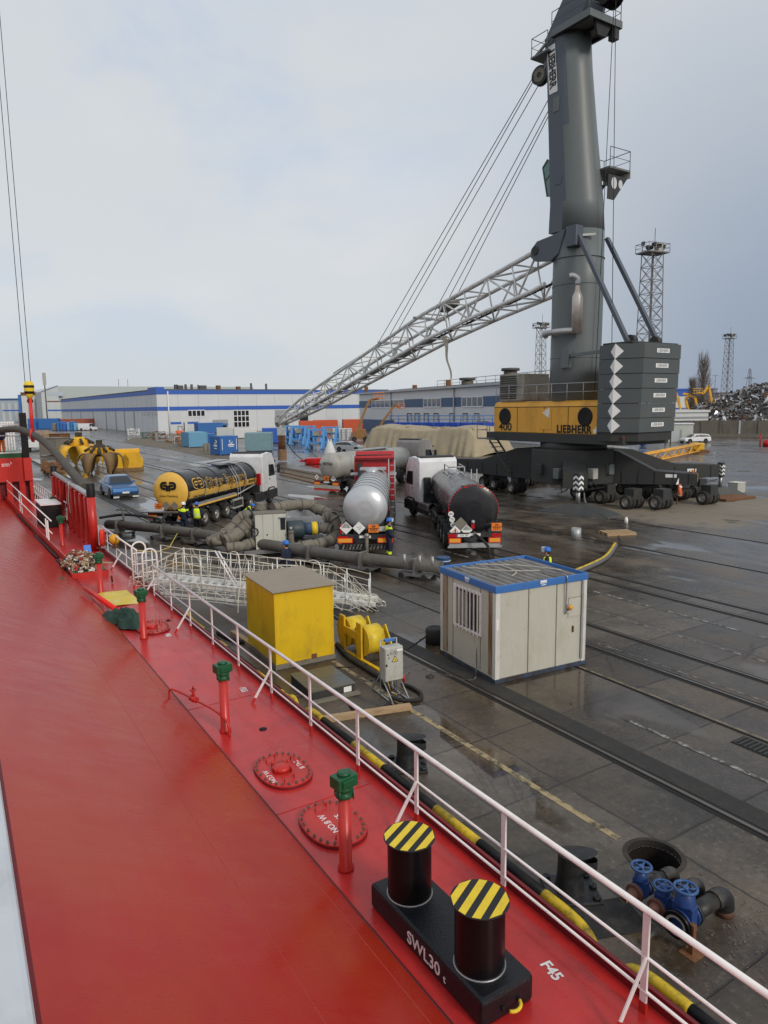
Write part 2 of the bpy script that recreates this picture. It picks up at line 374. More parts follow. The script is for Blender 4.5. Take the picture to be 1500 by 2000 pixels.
    rg = mt('SUBTRACT', rg, mr(X, 16.0, 32.0, 0, .10))
    rm = nn(nt, 'ShaderNodeMix', data_type='FLOAT'); L(pud, rm.inputs['Factor']); L(rg, rm.inputs['A']); rm.inputs['B'].default_value = .035
    wet = mt('MULTIPLY', mr(noise(.16, 5.0, .6, (1.0, .30, 1), (21, 7, 0)), .44, .58), mt('SUBTRACT', 1.0, dry))
    wet = mt('MULTIPLY', wet, mr(X, 8.0, 13.0, .5, 1.0))
    r2 = nn(nt, 'ShaderNodeMix', data_type='FLOAT'); L(mt('MULTIPLY', wet, .8), r2.inputs['Factor']); L(rm.outputs['Result'], r2.inputs['A']); L(mr(fine, .35, .65, .10, .26, False), r2.inputs['B'])
    rm = r2
    L(rm.outputs['Result'], b.inputs['Roughness'])
    L(mt('SUBTRACT', .58, mt('MULTIPLY', dry, .35)), b.inputs['Specular IOR Level'])
    bp = nn(nt, 'ShaderNodeBump', Distance=.03); L(mt('SUBTRACT', mt('ADD', fine, mt('MULTIPLY', mid, .8)), mt('MULTIPLY', j, .9)), bp.inputs['Height'])
    L(mr(pud, 0, 1, .5, .0, False), bp.inputs['Strength']); L(bp.outputs[0], b.inputs['Normal'])
    return m
GM = ground_material()
MH = (8.55, 6.17); QE = 6.2        # open manhole, quay edge
g = MB()
x0, x1, y0, y1 = MH[0] - .9, MH[0] + .9, MH[1] - .9, MH[1] + .9
for a, b_, c_, d_ in ((QE, 3500, y1, 3500), (QE, x0, y0, y1), (x1, 3500, y0, y1), (QE, 3500, -400, y0)):
    g.poly([(a, c_, 0), (b_, c_, 0), (b_, d_, 0), (a, d_, 0)])
NR = 32
ring = [(MH[0] + .385 * math.cos(2 * math.pi * k / NR), MH[1] + .385 * math.sin(2 * math.pi * k / NR), 0) for k in range(NR)]
def sq(k):
    a = 2 * math.pi * k / NR; cx, sx = math.cos(a), math.sin(a); t = .9 / max(abs(cx), abs(sx)); return (MH[0] + cx * t, MH[1] + sx * t, 0)
for k in range(NR): g.poly([ring[k], sq(k), sq((k + 1) % NR), ring[(k + 1) % NR]])
g.poly([(QE, -400, 0), (QE, 3500, 0), (QE, 3500, -4), (QE, -400, -4)])
struct('quay_ground', g, GM, rz=QROT)
mat('sea_water', (.01, .014, .014), .08, bump=.2, bs=2)
struct('water', MB().poly([(-3500, -3500, -2.2), (QE + .01, -3500, -2.2), (QE + .01, 3500, -2.2), (-3500, 3500, -2.2)]), 'sea_water', rz=QROT)

mat('rail_steel', (.16, .145, .13), .3, metal=.7, dirt=(.12, .07, .04), da=.5)
mat('groove', (.012, .011, .010), .7, var=.3)
mat('old_asphalt', (.035, .033, .031), .75, var=.35, vs=6, dirt=(.08, .07, .05), bump=.6, bs=60)
mat('worn_white', (.34, .33, .31), .6, var=.2, vs=5, dirt=(.06, .054, .047), da=1, ds=4.5, dlo=.40, dhi=.54)
mat('worn_yellow', (.36, .28, .15), .6, var=.2, vs=5, dirt=(.06, .05, .04), da=1, ds=4, dlo=.46, dhi=.60)
def rail(n, s0, s1, wide=.13, head=.075, flange=True):
    m = MB().bx(n - head / 2, n + head / 2, s0, s1, .001, .022)
    struct('rail_track', m, 'rail_steel', rz=QROT)
    if flange: struct('rail_groove', MB().poly([(n - wide * 1.25, s0, .004), (n + wide, s0, .004), (n + wide, s1, .004), (n - wide * 1.25, s1, .004)]), 'groove', rz=QROT)
for n, wd in ((10.43, .12), (15.0, .13), (16.5, .13), (21.05, .15), (22.0, .13), (27.4, .12), (33.3, .12)): rail(n, -30, 900, wd)
rail(13.47, -30, 900, .05, .035)
struct('asphalt_strip', MB().poly([(10.56, -30, .005), (11.05, -30, .005), (11.05, 900, .005), (10.56, 900, .005)]), 'old_asphalt', rz=QROT)
def mark(n, s0, s1, wd, ma, n2=None):
    n2 = n if n2 is None else n2
    struct('road_marking', MB().poly([(n - wd / 2, s0, .004), (n + wd / 2, s0, .004), (n2 + wd / 2, s1, .004), (n2 - wd / 2, s1, .004)]), ma, rz=QROT)
mark(8.44, 6.75, 16.2, .13, 'worn_yellow')
for k in range(9): mark(19.67, 2 + k * 3.2, 4.6 + k * 3.2, .10, 'worn_white')
for k in range(6): mark(17.78, 6 + k * 2.2, 8 + k * 2.2, .06, 'worn_white')
mark(12.0, 6.0, 9.5, .10, 'worn_white')
mark(15.35, 7, 13.2, .04, 'worn_white'); mark(13.55, 4, 12.4, .03, 'worn_yellow')
# old sleepered track with rusty rails and a gravel bank in front of the sheds
mat('ballast', (.16, .135, .10), .9, var=.4, vs=8, dirt=(.07, .055, .04), da=.7, ds=.8, bump=.8, bs=30)
b1 = [P(555, 934), P(640, 948), P(650, 930), P(560, 913)]
struct('ballast_strip', MB().poly([V((p.x, p.y, .006)) for p in b1]), 'ballast')
for (pa, pb) in (((548, 914), (660, 936)), ((548, 922), (655, 945)), ((546, 927), (640, 950))):
    struct('rail_track', MB().bar(P(*pa, .04), P(*pb, .04), .12, .1), 'rust')
gb = [P(240, 863), P(262, 868), P(300, 872), P(400, 893), P(470, 904), P(520, 900), P(440, 880), P(330, 857), P(260, 855)]
m = MB(); m.poly([V((p.x, p.y, .01)) for p in gb])
struct('gravel_bank', m, 'ballast')
# ================= the ship's deck (quay coordinates: x inland, y along the ship) =================
DK = .9
EDGE = [(-4, 3.60), (10, 3.63), (26.3, 3.66), (60, 3.5)]
def edge(s):
    for (a, n0), (b, n1) in zip(EDGE[:-1], EDGE[1:]):
        if s <= b: return n0 + (n1 - n0) * (s - a) / (b - a)
    return EDGE[-1][1]
ship = thing('ship', 'red cargo ship deck with a wide sloping red side plate, moored along the quay', 'ship', (0, 0, 0), QROT)
struct_deck = MB()
ys = [-4 + i * 2 for i in range(33)]
struct_deck.grid(lambda i, j: V((edge(-4 + 64 * i) - .3 + (5.42 - edge(-4 + 64 * i) + .3) * j, -4 + 64 * i, DK)), 40, 8, False)
o = struct_deck.obj('deck', 'deck_red', ship)
m = MB().bx(5.425, 5.46, -4, 60, -2.5, DK + .16); m.bx(5.461, 5.49, -4, 60, DK - .06, DK + .10)
m.obj('hull_side', 'dark_red', ship)
MB().bx(5.395, 5.424, -4, 30.5, DK, DK + .18).obj('gunwale_plate', 'dark_red', ship)
SLOPE = R(27)
def sl_pt(s, d):
    "d metres up the slope from the deck edge (a gentle knuckle near the foot)"
    n0 = edge(s) ; 
    return V((n0 - d * math.cos(SLOPE), s, DK + .03 + d * math.sin(SLOPE)))
m = MB(); m.grid(lambda i, j: sl_pt(-4 + 62 * i, 6.0 * j), 80, 12, True)
mat('slope_red', (.375, .018, .013), .29, var=.22, vs=.5, dirt=(.40, .055, .012), da=.55, ds=.35, rv=.16, spec=.27, stretch=(1, .45, 1), bump=.03, bs=.8, dlo=.46, dhi=.62, specks=(.55, .35, .3), sks=14, sk=.735, rst=(.5, 2.2, 1))  # large orange patches put a warm reflected glow into the red
m.obj('side_plate', 'slope_red', ship)
# weld seams and foot lip
mat('seam', (.42, .055, .04), .4)
for d, s0, s1 in ((1.45, -3, 36), (.25, -3, 36)):
    MB().path([sl_pt(s0 + (s1 - s0) * k / 40, d) + V((0, 0, .001)) for k in range(41)], .0045, 5).obj('weld_seam', 'seam', ship)
for s in (9.2, 17.0, 24.5):
    MB().path([sl_pt(s, .02) + V((0, 0, .004)), sl_pt(s + .4, 1.4), sl_pt(s + 1.2, 3.6)], .007, 5).obj('weld_seam', 'slope_red', ship) if False else None
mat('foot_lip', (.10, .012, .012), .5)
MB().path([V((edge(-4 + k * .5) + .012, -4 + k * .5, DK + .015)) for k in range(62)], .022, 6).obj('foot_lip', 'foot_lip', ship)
for s in (8.9, 13.2, 19.6):
    MB().bx(edge(s) + .05, 5.39, s, s + .025, DK, DK + .008).obj('weld_seam', 'deck_red', ship)
# vertical red kerb plate in front of the breakwater, with a rusty gap under it
kp = [(26.3, 3.78), (30, 3.7), (35, 3.62), (41, 3.55), (60, 3.4)]
m = MB()
for (a, n0), (b, n1) in zip(kp[:-1], kp[1:]):
    m.prism([(n0, a, DK + (.02 if a < 27 else .0)), (n0 - .05, a, DK), (n1 - .05, b, DK), (n1, b, DK)], (0, 0, .42))
m.obj('kerb_plate', 'red_bright', ship)
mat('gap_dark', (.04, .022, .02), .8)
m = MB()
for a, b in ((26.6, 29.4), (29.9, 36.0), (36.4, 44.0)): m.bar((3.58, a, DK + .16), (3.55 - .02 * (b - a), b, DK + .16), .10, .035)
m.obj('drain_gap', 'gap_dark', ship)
# small green hatch on the slope
c_ = sl_pt(25.2, .62)
MB().box((c_.x, c_.y, c_.z + .01), (.12, .32, .015), M.Rotation(SLOPE, 3, 'Y')).obj('deck_vent', 'green_paint', ship)
# white bridge-wing bulwark the photographer leans over
def wl(px, py, z): 
    p = P(px, py, z); return V((p.dot(ND), p.dot(SD), z))
a, b = wl(0, 1520, 5.55), wl(72, 2000, 5.55)
d = (a - b).normalized()
A0, B0 = b + d * 1.5 , b - d * 1.5
wd = V((-.5, -.06, 0))
m = MB().prism([A0, B0, B0 + wd, A0 + wd], (0, 0, -.05)); m.obj('wing_bulwark', mat('wing_grey', (.56, .59, .62), .45, dirt=(.36, .37, .36), da=.5, ds=4), ship, bevel=.015)
m = MB().prism([A0 + V((.012, 0, -.06)), B0 + V((.012, 0, -.06)), B0 + V((-.02, 0, -.06)), A0 + V((-.02, 0, -.06))], (0, 0, -.9)); m.obj('wing_plate', 'dark_red', ship)
# writing on the deck
for st, n, s in (('F45', 4.9, 4.69), ('F50', 4.84, 9.25), ('F55', 4.95, 13.55), ('F60', 4.64, 18.1)):
    text(st, .175, frame((n, s, DK + .006), (-.12, -1, 0), (1, -.1, 0)), 'white_paint', ship, bold=.03, ext=.001)
    ship.children[-1]
for o in ship.children: pass

# ---- guard rails
def guard_rail(name, label, s0, s1, posts, braces, n=5.27, grp='white guard rails on the ship deck', h=1.08, foot=True):
    t = thing(name, label, 'guard rail', Q(0, 0, 0), QROT, grp)
    for z, r in ((h, .032), (.60, .017), (.24, .017)):
        MB().tube((n, s0, DK + z), (n, s1, DK + z), r, 10).obj('top_rail' if r > .03 else 'lower_rail', 'white_paint', t)
    for s in posts:
        MB().bx(n - .014, n + .014, s - .036, s + .036, DK + .12, DK + h - .015).obj('post', 'white_paint', t, bevel=.004)
        MB().bx(n - .016, n + .016, s - .04, s + .04, DK, DK + .118).obj('post_foot', 'red_bright', t)
    for s in braces:
        MB().bar((n - .36, s - .03, DK + .11), (n - .02, s - .03, DK + .62), .05, .014, V((0, 1, 0))).obj('brace', 'white_paint', t)
        MB().bar((n - .43, s - .03, DK), (n - .362, s - .03, DK + .108), .055, .018, V((0, 1, 0))).obj('brace_foot', 'red_bright', t)
    return t
P1 = [2.08, 3.85, 5.85, 7.67, 9.32, 11.03, 12.81, 14.65, 16.4, 18.2, 20.0, 21.9]
guard_rail('guard_rail', 'long white guard rail running from the foreground along the deck edge to the ladder hoops', -1.0, 21.9, P1, (3.85, 7.67, 12.81, 18.2, 21.9))
guard_rail('guard_rail', 'short white guard rail beyond the ladder hoops carrying the orange and yellow buoys', 24.6, 31.0, [24.65, 24.95, 26.3, 28.0, 29.6, 30.9], (27.0,), n=5.42)
# railing far forward by the breakwater, many close bars
t = thing('guard_rail', 'white guard rail of many close upright bars beyond the ribbed breakwater', 'guard rail', Q(0, 0, 0), QROT, 'white guard rails on the ship deck')
for z, r in ((1.08, .03), (.62, .018), (.28, .018)): MB().tube((5.45, 34, DK + z), (5.3, 58, DK + z), r, 8).obj('top_rail' if r > .02 else 'lower_rail', 'white_paint', t)
for k in range(24):
    s = 34.2 + k; MB().bx(5.44 - .0065 * k, 5.47 - .0065 * k, s - .03, s + .03, DK, DK + 1.07).obj('post', 'white_paint', t)
# slanting handrail on the kerb plate, upper left
t = thing('handrail', 'white two bar handrail standing along the red kerb plate at the left edge', 'handrail', Q(0, 0, 0), QROT)
HR = [(3.72, 33.2), (3.66, 36.5), (3.55, 48.5)]
m = MB(); m.tube((3.78, 32.6, DK + 1.22), (3.5, 62, DK + 1.50), .03, 8); m.obj('top_rail', 'white_paint', t)
m = MB(); m.tube((3.78, 32.6, DK + .68), (3.5, 62, DK + .90), .025, 8); m.obj('lower_rail', 'white_paint', t)
for s in (32.65, 33.25, 43.6, 44.6, 55.6):
    MB().bx(3.62, 3.67, s - .04, s + .04, DK + .0, DK + 1.24 + (s - 32) * .009).obj('post', 'white_paint', t)

# ---- ladder hoops at the gangway gap
def hoop(s, label):
    t = thing('ladder_hoop', label, 'ladder hoop', Q(5.3, s, DK), QROT, 'white hooped stanchions at the gangway gap')
    pts = [V((-.22, 0, 0)), V((-.22, 0, 1.2))] + [V((-.22 * math.cos(math.pi * k / 8), 0, 1.2 + .22 * math.sin(math.pi * k / 8))) for k in range(1, 8)] + [V((.22, 0, 1.2)), V((.22, 0, 0))]
    MB().path([p + V((0, 0, .1)) for p in pts], .03, 8).obj('hoop_tube', 'white_paint', t)
    for z in (.35, .78, 1.15): MB().tube((-.22, 0, z), (.22, 0, z), .02, 8).obj('rung', 'white_paint', t)
    for x in (-.22, .22): MB().bx(x - .035, x + .035, -.035, .035, 0, .1).obj('foot', 'red_bright', t)
    return t
hoop(22.35, 'nearer white hooped ladder stanchion beside the end of the long guard rail')
hoop(23.75, 'farther white hooped ladder stanchion on the gangway gap')
tag(MB().path([Q(5.5, 24.7, 1.95), Q(6.2, 25.2, 1.72), Q(6.9, 26.0, 1.68), Q(7.5, 27.0, 2.0)], .018, 6).obj('rope', mat('yellow_rope', (.55, .42, .08), .8)),
    'yellow rope looping from the deck rail to the gangway net', 'rope')

# ---- vent pipes
def vent(n, s, h, label, proto=None):
    if proto: return copy_tree(proto, loc=Q(n, s, DK), label=label)
    t = thing('vent_pipe', label, 'vent pipe', Q(n, s, DK), QROT, 'red vent pipes with green heads along the deck')
    m = MB().lathe([(0, 0), (.105, 0), (.105, .035), (.083, .06), (.083, h - .34), (0, h - .34)], 24); m.obj('pipe', 'red_bright', t)
    hd = thing  # green head
    b = MB(); b.lathe([(0, h - .34), (.10, h - .34), (.115, h - .33), (.115, h - .285), (.095, h - .275), (.095, h - .245), (.118, h - .24), (.118, h - .19), (0, h - .19)], 20)
    b.bx(-.15, .15, -.10, .10, h - .20, h - .045)
    ho = b.obj('vent_head', 'green_paint', t, bevel=.02)
    b = MB().bx(-.10, .10, -.125, -.101, h - .17, h - .075); b.bx(-.10, .10, .101, .125, h - .17, h - .075); b.obj('side_cover', 'green_paint', ho, bevel=.008)
    b = MB().lathe([(0, h - .044), (.085, h - .044), (.085, h - .015), (.06, h), (0, h)], 20); b.obj('cap', 'green_paint', ho)
    b = MB()
    for k in range(4):
        a = k * math.pi / 2 + .5; b.tube((.125 * math.cos(a), .125 * math.sin(a), h - .35), (.125 * math.cos(a), .125 * math.sin(a), h - .22), .012, 6)
    b.obj('clamp_bolt', 'green_paint', ho)
    return t
v0 = vent(3.92, 7.30, 1.33, 'nearest red vent pipe with a green head, behind the second round hatch')
v0.rotation_euler[2] = QROT + .15
vent(3.98, 11.91, 1.3, 'red vent pipe with green head beside the small red valve pipe', v0)
vent(4.05, 18.2, 1.3, 'red vent pipe with green head beside the crumpled green tarpaulin', v0)
vent(4.03, 23.7, 1.3, 'red vent pipe with green head between the rubbish heap and the ladder hoops', v0)
vent(4.23, 33.2, 1.2, 'red vent pipe with green head at the foot of the slanting handrail', v0)
vent(4.9, 41.0, 1.2, 'farthest red vent pipe with green head, behind the slanting handrail', v0)

# ---- round bolted hatches
def manhole(n, s, label, lines, small, rz=0):
    t = thing('deck_hatch', label, 'deck hatch', Q(n, s, DK), QROT, 'round bolted tank hatches on the deck')
    rx, ry = .42, .58
    def el(k, z, sc=1): 
        a = 2 * math.pi * k / 40; return V((rx * sc * math.copysign(abs(math.cos(a)) ** .85, math.cos(a)), ry * sc * math.copysign(abs(math.sin(a)) ** .85, math.sin(a)), z))
    MB().prism([el(k, .001) for k in range(40)], (0, 0, .032)).obj('coaming', 'dark_red', t, bevel=.004)
    MB().prism([el(k, .034, .985) for k in range(40)], (0, 0, .022)).obj('cover', 'red_bright', t, bevel=.005)
    mat('bolt_steel', (.20, .12, .10), .5, metal=.4)
    for k in range(24):
        p = el(k * 40 / 24, .056, .90)
        MB().lathe([(0, 0), (.024, 0), (.024, .016), (.012, .018), (.012, .04), (0, .042)], 6, p, smooth=False).obj('bolt', 'bolt_steel', t)
    for (x, y, a) in ([(-.05, .38, .4), (.24, .12, 1.6), (-.05, -.36, .3)] if small else [(.02, .40, .2), (-.05, -.38, 0)]):
        u = V((math.cos(a), math.sin(a), 0)) * .10; c = V((x, y, .056))
        MB().path([c - u, c - u + V((0, 0, .05)), c - u * .8 + V((0, 0, .06)), c + u * .8 + V((0, 0, .06)), c + u + V((0, 0, .05)), c + u], .011, 6).obj('handle', 'red_bright', t)
    if small:
        k = MB().lathe([(0, .057), (.16, .057), (.16, .10), (.145, .125), (.03, .135), (0, .135)], 24, (-.02, 0, 0)).obj('inner_lid', 'red_bright', t)
        for a in range(4):
            u = V((math.cos(a * 1.57 + .6), math.sin(a * 1.57 + .6), 0)); MB().tube(V((-.02, 0, .06)) + u * .18, V((-.02, 0, .17)) + u * .18, .014, 6).obj('clamp', 'red_bright', k)
            
    for st, x, y, sz in lines: text(st, sz, frame((x, y, .058), (0, 1, 0), (-1, 0, 0)), 'white_paint', t, bold=.01, ext=.001)
    t.rotation_euler[2] = QROT + rz
    return t
manhole(4.25, 9.98, 'round red bolted hatch with a small raised inner lid, marked NO.7 W B TKS', [('NO.7 W', -.27, -.12, .115), ('B TKS', .28, -.02, .115)], True)
manhole(4.22, 8.22, 'round red bolted hatch, flat cover marked NO.8 W TKS, behind the nearest vent pipe', [('NO.8 W', -.06, 0, .135), ('TKS', .14, .02, .135)], False)
manhole(4.45, 18.9, 'round red bolted hatch half under the green tarpaulin', [('NO.5', .1, 0, .12)], True)
# lashing rings & deck sockets
for n, s, lb in ((4.62, 21.3, 'small open deck ring beside the yellow mat'),):
    pass
for n, s, lb in ((4.5, 26.2, 'red lashing ring standing on the deck, the farther of two'), (4.62, 24.9, 'red lashing ring standing on the deck, the nearer of two')):
    t = MB().torus((0, 0, .14), .11, .022, (1, 0, 0), 18, 6).obj('lashing_ring', 'dark_red', loc=Q(n, s, DK), rz=QROT); tag(t, lb, 'lashing ring', 'lashing rings on the deck')
for n, s, lb in ((5.0, 19.4, 'small round dark deck plug between guard rail brace and green headed vent'), (4.58, 11.6, 'small round dark deck plug between the bolted hatch and the vent pipe')):
    t = MB().lathe([(0, 0), (.07, 0), (.07, .012), (.03, .03), (0, .03)], 16).obj('deck_plug', 'black', loc=Q(n, s, DK)); tag(t, lb, 'deck plug', 'deck plugs')

# ---- double bollard
t = thing('mooring_bollard', 'black double mooring bollard with yellow striped tops marked SWL30t', 'mooring bollard', Q(4.16, 5.52, DK), QROT)
MB().bx(-.33, .33, -1.0, 1.03, 0, .30).obj('base', mat('bollard_black', (.007, .0075, .010), .38, bump=.35, bs=55, dirt=(.022, .022, .026), spec=.35, specks=(.10, .09, .08), sks=30, sk=.69), t, bevel=.045)
mat('top_black', (.02, .021, .024), .7, bump=.4, bs=90)
for y in (-.60, .64):
    b = MB().lathe([(.25, .30), (.25, .985)], 48, (-.03, y, 0)).obj('post', 'black_gloss', t)
    tp = MB().lathe([(.25, .985), (.292, .985), (.292, 1.0), (0, 1.0)], 48, (-.03, y, 0)).obj('post_top', 'top_black', t)
    wl_ = MB().torus((-.03, y, .305), .255, .012, (0, 0, 1), 32, 6).obj('weld_ring', 'steel', b)
    for k in range(-2, 2):
        xx = .075 + k * .15
        def chord(x): return math.sqrt(max(0, .286 ** 2 - x * x))
        x_a, x_b = xx - .040, xx + .040
        pts = [V((x_a, -chord(x_a), 0)), V((x_b, -chord(x_b), 0)), V((x_b, chord(x_b), 0)), V((x_a, chord(x_a), 0))]
        ro = M.Rotation(R(-62), 3, 'Z')
        MB().prism([ro @ p + V((-.03, y, 1.0005)) for p in pts], (0, 0, .0015)).obj('yellow_stripe', 'yellow_bright', tp)
text('SWL30', .20, frame((-.333, -.05, .145), (0, -1, 0), (0, 0, 1)), 'white_paint', t, ext=.002, bold=.008)
text('t', .12, frame((-.333, -.42, .12), (0, -1, 0), (0, 0, 1)), 'white_paint', t, ext=.002, bold=.008)
MB().torus((.02, -1.0, .13), .10, .018, (0, 0, 1), 14, 8, 180, 360).obj('handle', 'yellow_bright', t)
for x in (-.08, .12): MB().tube((x, -.99, .13), (x, -1.03, .13), .022, 8).obj('handle_stub', 'black', t)

# ---- small valve on a bent pipe
t = thing('valve_pipe', 'thin bent red pipe with a small red hand valve beside the second vent pipe', 'valve pipe', Q(0, 0, 0), QROT)
pts = curve([(3.45, 13.65, DK + .12), (3.47, 13.62, DK + .33), (3.6, 13.3, DK + .34), (3.72, 12.75, DK + .35), (3.84, 12.2, DK + .36), (3.93, 11.85, DK + .30), (3.96, 11.7, DK + .22), (3.97, 11.66, DK)], 5)
MB().path(pts, .022, 8).obj('pipe', 'red_bright', t)
c = V((3.70, 12.85, DK + .35))
v = MB().ball(c, (.06, .085, .065)); v.lathe([(0, -.10), (.055, -.10), (.055, -.075), (.03, -.07), (.03, .07), (.055, .075), (.055, .10), (0, .10)], 14, c, (0.3, -1, 0)); v.tube(c, c + V((0, 0, .2)), .03, 8); v.obj('valve_body', 'red_bright', t)
v = MB().lathe([(0, .17), (.06, .17), (.065, .185), (.06, .2), (0, .2)], 14, c); v.tube(c + V((0, 0, .2)), c + V((0, 0, .26)), .015, 6); v.obj('hand_wheel', 'red_bright', t)

# ---- loose things lying on the deck
tag(MB().tube(Q(3.52, 23.3, DK + .32), Q(3.93, 20.9, DK + .14), .075, 14).obj('plastic_pipe', mat('bright_red_plastic', (.75, .02, .015), .4)), 'bright red plastic pipe lying beside the yellow mat', 'pipe')
m = MB(); m.grid(lambda i, j: V((3.86 + .95 * i, 21.7 + 1.9 * j, DK + .02 + .02 * math.sin(i * 5) * math.cos(j * 7))), 10, 14, True)
t = m.obj('mat', mat('yellow_mat', (.66, .50, .04), .5, var=.15, dirt=(.75, .7, .45), da=.8, ds=3), rz=QROT); tag(t, 'worn yellow sheet lying flat on the red deck', 'mat')
def cloth(i, j):
    a = 2 * math.pi * j; r = (i ** .8) * (1 + .22 * math.sin(3 * a + 1) + .12 * math.sin(7 * a))
    h = .30 * (1 - i ** 2) * (1 + .5 * NZ.noise(V((i * 4, math.cos(a) * 2, math.sin(a) * 2)))) + .03 * abs(math.sin(9 * a + 8 * i))
    return V((r * .45 * math.cos(a), r * .85 * math.sin(a), h + .01))
t = MB().grid(cloth, 14, 48, True).obj('tarpaulin', mat('green_tarp', (.022, .06, .042), .65, var=.3, dirt=(.012, .03, .02), bump=.4, bs=12), loc=Q(3.95, 19.9, DK + .02), rz=QROT + .2); tag(t, 'crumpled dark green tarpaulin heaped on the deck', 'tarpaulin')
t = thing('deck_tray', 'low red tray holding the rubbish heap on the deck', 'tray', Q(4.0, 27.6, DK), QROT)
MB().bx(-.45, .75, -1.5, 1.6, .0, .22).obj('side', 'red_bright', t); MB().bx(-.4, .7, -1.45, 1.55, .22, .235).obj('lining', 'green_paint', t)
# rubbish heap: nobody could count it
cols = [mat('rub_white', (.6, .58, .54), .7), mat('rub_brown', (.18, .10, .05), .8), mat('rub_tan', (.4, .3, .18), .8), mat('rub_dark', (.03, .03, .035), .6), mat('rub_red', (.35, .04, .03), .6)]
rng = random.Random(3)
me_all = MB(); idx = []
for k in range(620):
    a, r = rng.uniform(0, 6.28), math.sqrt(rng.random()); x, y = r * .62 * math.cos(a), r * 1.55 * math.sin(a)
    z = .24 + (1 - r * r) * .42 * rng.uniform(.6, 1.1); s_ = rng.uniform(.03, .085)
    rot = M.Rotation(rng.uniform(0, 6.28), 3, (rng.uniform(-1, 1), rng.uniform(-1, 1), rng.uniform(-1, 1)))
    n0 = len(me_all.f)
    if rng.random() < .5: me_all.box((x, y, z), (s_ * 2.2, s_ * 1.3, s_ * rng.uniform(.2, 1)), rot)
    else: 
        d = rot @ V((s_ * 1.6, 0, 0)); me_all.tube(V((x, y, z)) - d, V((x, y, z)) + d, s_ * .5, 6)
    idx += [rng.choice((0, 0, 1, 1, 2, 2, 3, 4))] * (len(me_all.f) - n0)
o = me_all.obj('rubbish_heap', cols[0], loc=Q(4.1, 27.6, DK), rz=QROT, weld=False, recalc=False)
for c_ in cols[1:]: o.data.materials.append(c_)
for p, i in zip(o.data.polygons, idx): p.material_index = i
o['kind'] = 'stuff'; tag(o, 'heap of bottles, cans and scraps piled in the red tray', 'rubbish heap')
t = MB().bx(-.13, .13, -.17, .17, 0, .03).obj('dustpan', mat('blue_plastic', (.03, .17, .62), .4), loc=Q(4.45, 28.3, DK + .62), rz=QROT, bevel=.01); t.rotation_euler[0] = 1.1; tag(t, 'blue plastic dustpan stuck upright in the rubbish heap', 'dustpan')
tag(MB().bar(Q(4.3, 26.6, DK + .45), Q(4.75, 25.6, DK + .55), .18, .03).obj('plank', 'wood'), 'short pale plank sticking out of the rubbish heap', 'plank')
# buoys on the short rail
t = thing('buoy', 'orange red lifebuoy light and float hanging on the short guard rail', 'buoy', Q(5.36, 30.3, DK), QROT)
m = MB().lathe([(0, .3), (.10, .34), (.13, .5), (.13, .85), (.10, 1.0), (0, 1.03)], 16); m.obj('float', mat('buoy_red', (.75, .05, .03), .5), t); m = MB().lathe([(0, .3), (.09, .34), (.12, .5), (.12, .85), (.1, .95), (0, .97)], 16, (-.05, -.3, .08)); m.obj('second_float', 'buoy_red', t)
MB().torus((-.1, -.1, .25), .16, .02, (.3, .2, 1), 16, 6).obj('cord_coil', 'rust', t)
t = thing('buoy', 'round yellow orange float tied to the short guard rail', 'buoy', Q(5.38, 28.0, DK + .95), QROT)
MB().ball((0, 0, 0), (.20, .24, .20)).obj('float', mat('buoy_yellow', (.75, .35, .02), .5, dirt=(.3, .15, .03)), t); MB().lathe([(.06, -.34), (.09, -.34), (.09, -.18), (.05, -.16)], 12).obj('neck', 'rust', t)

# ---- breakwater wall of upright red ribs
bw = thing('breakwater', 'low wall of red upright ribs with a grey top rail between two black topped posts', 'breakwater', Q(0, 0, 0), QROT)
for (n, s, hh) in ((5.21, 31.3, 2.83), (5.50, 44.5, 2.72)):
    MB().lathe([(0, 0), (.17, 0), (.17, hh - .58), (0, hh - .58)], 20, (n, s, DK)).obj('post', 'red_bright', bw); MB().lathe([(.171, hh - .58), (.171, hh - .02), (.15, hh), (0, hh)], 20, (n, s, DK)).obj('post_cap', 'black', bw)
def bp(t): return V((5.21 + .29 * t, 31.5 + 13 * t, 0))
MB().tube(bp(.0) + V((0, 0, DK + 2.28)), bp(1) + V((0, 0, DK + 2.3)), .12, 12).obj('top_rail', 'galv', bw)
m = MB(); m.add([bp(0) + V((.12, 0, DK + .8)), bp(1) + V((.12, 0, DK + .8)), bp(1) + V((.12, 0, DK + 2.2)), bp(0) + V((.12, 0, DK + 2.2))], [(0, 1, 2, 3)])
m = MB().bar(bp(0) + V((.14, 0, DK + 1.45)), bp(1) + V((.14, 0, DK + 1.45)), .02, 1.5); m.obj('wall_plate', 'dark_red', bw)
for k in range(9):
    p = bp((k + .5) / 9)
    if k in (5,): continue
    r_ = MB().bx(p.x - .16, p.x + .10, p.y - .20, p.y + .20, DK + .0, DK + 2.2).obj('rib', 'red_bright', bw, bevel=.05)
    MB().path([(p.x - .17, p.y - .12, DK + .3 + q * .42 + d_) for q in (0,) for d_ in (0, .06)], .02, 5).obj('rib_bolt', 'dark_red', r_)
t = thing('rope', 'pale rope coil looped over the grey breakwater rail', 'rope', Q(0, 0, 0), QROT); p = bp(.42)
MB().torus((p.x, p.y, DK + 2.28), .15, .025, (0, 1, 0), 16, 6).obj('turn', 'rope', t); MB().torus((p.x, p.y + .12, DK + 2.28), .15, .025, (0, 1, .1), 16, 6).obj('turn', 'rope', t)
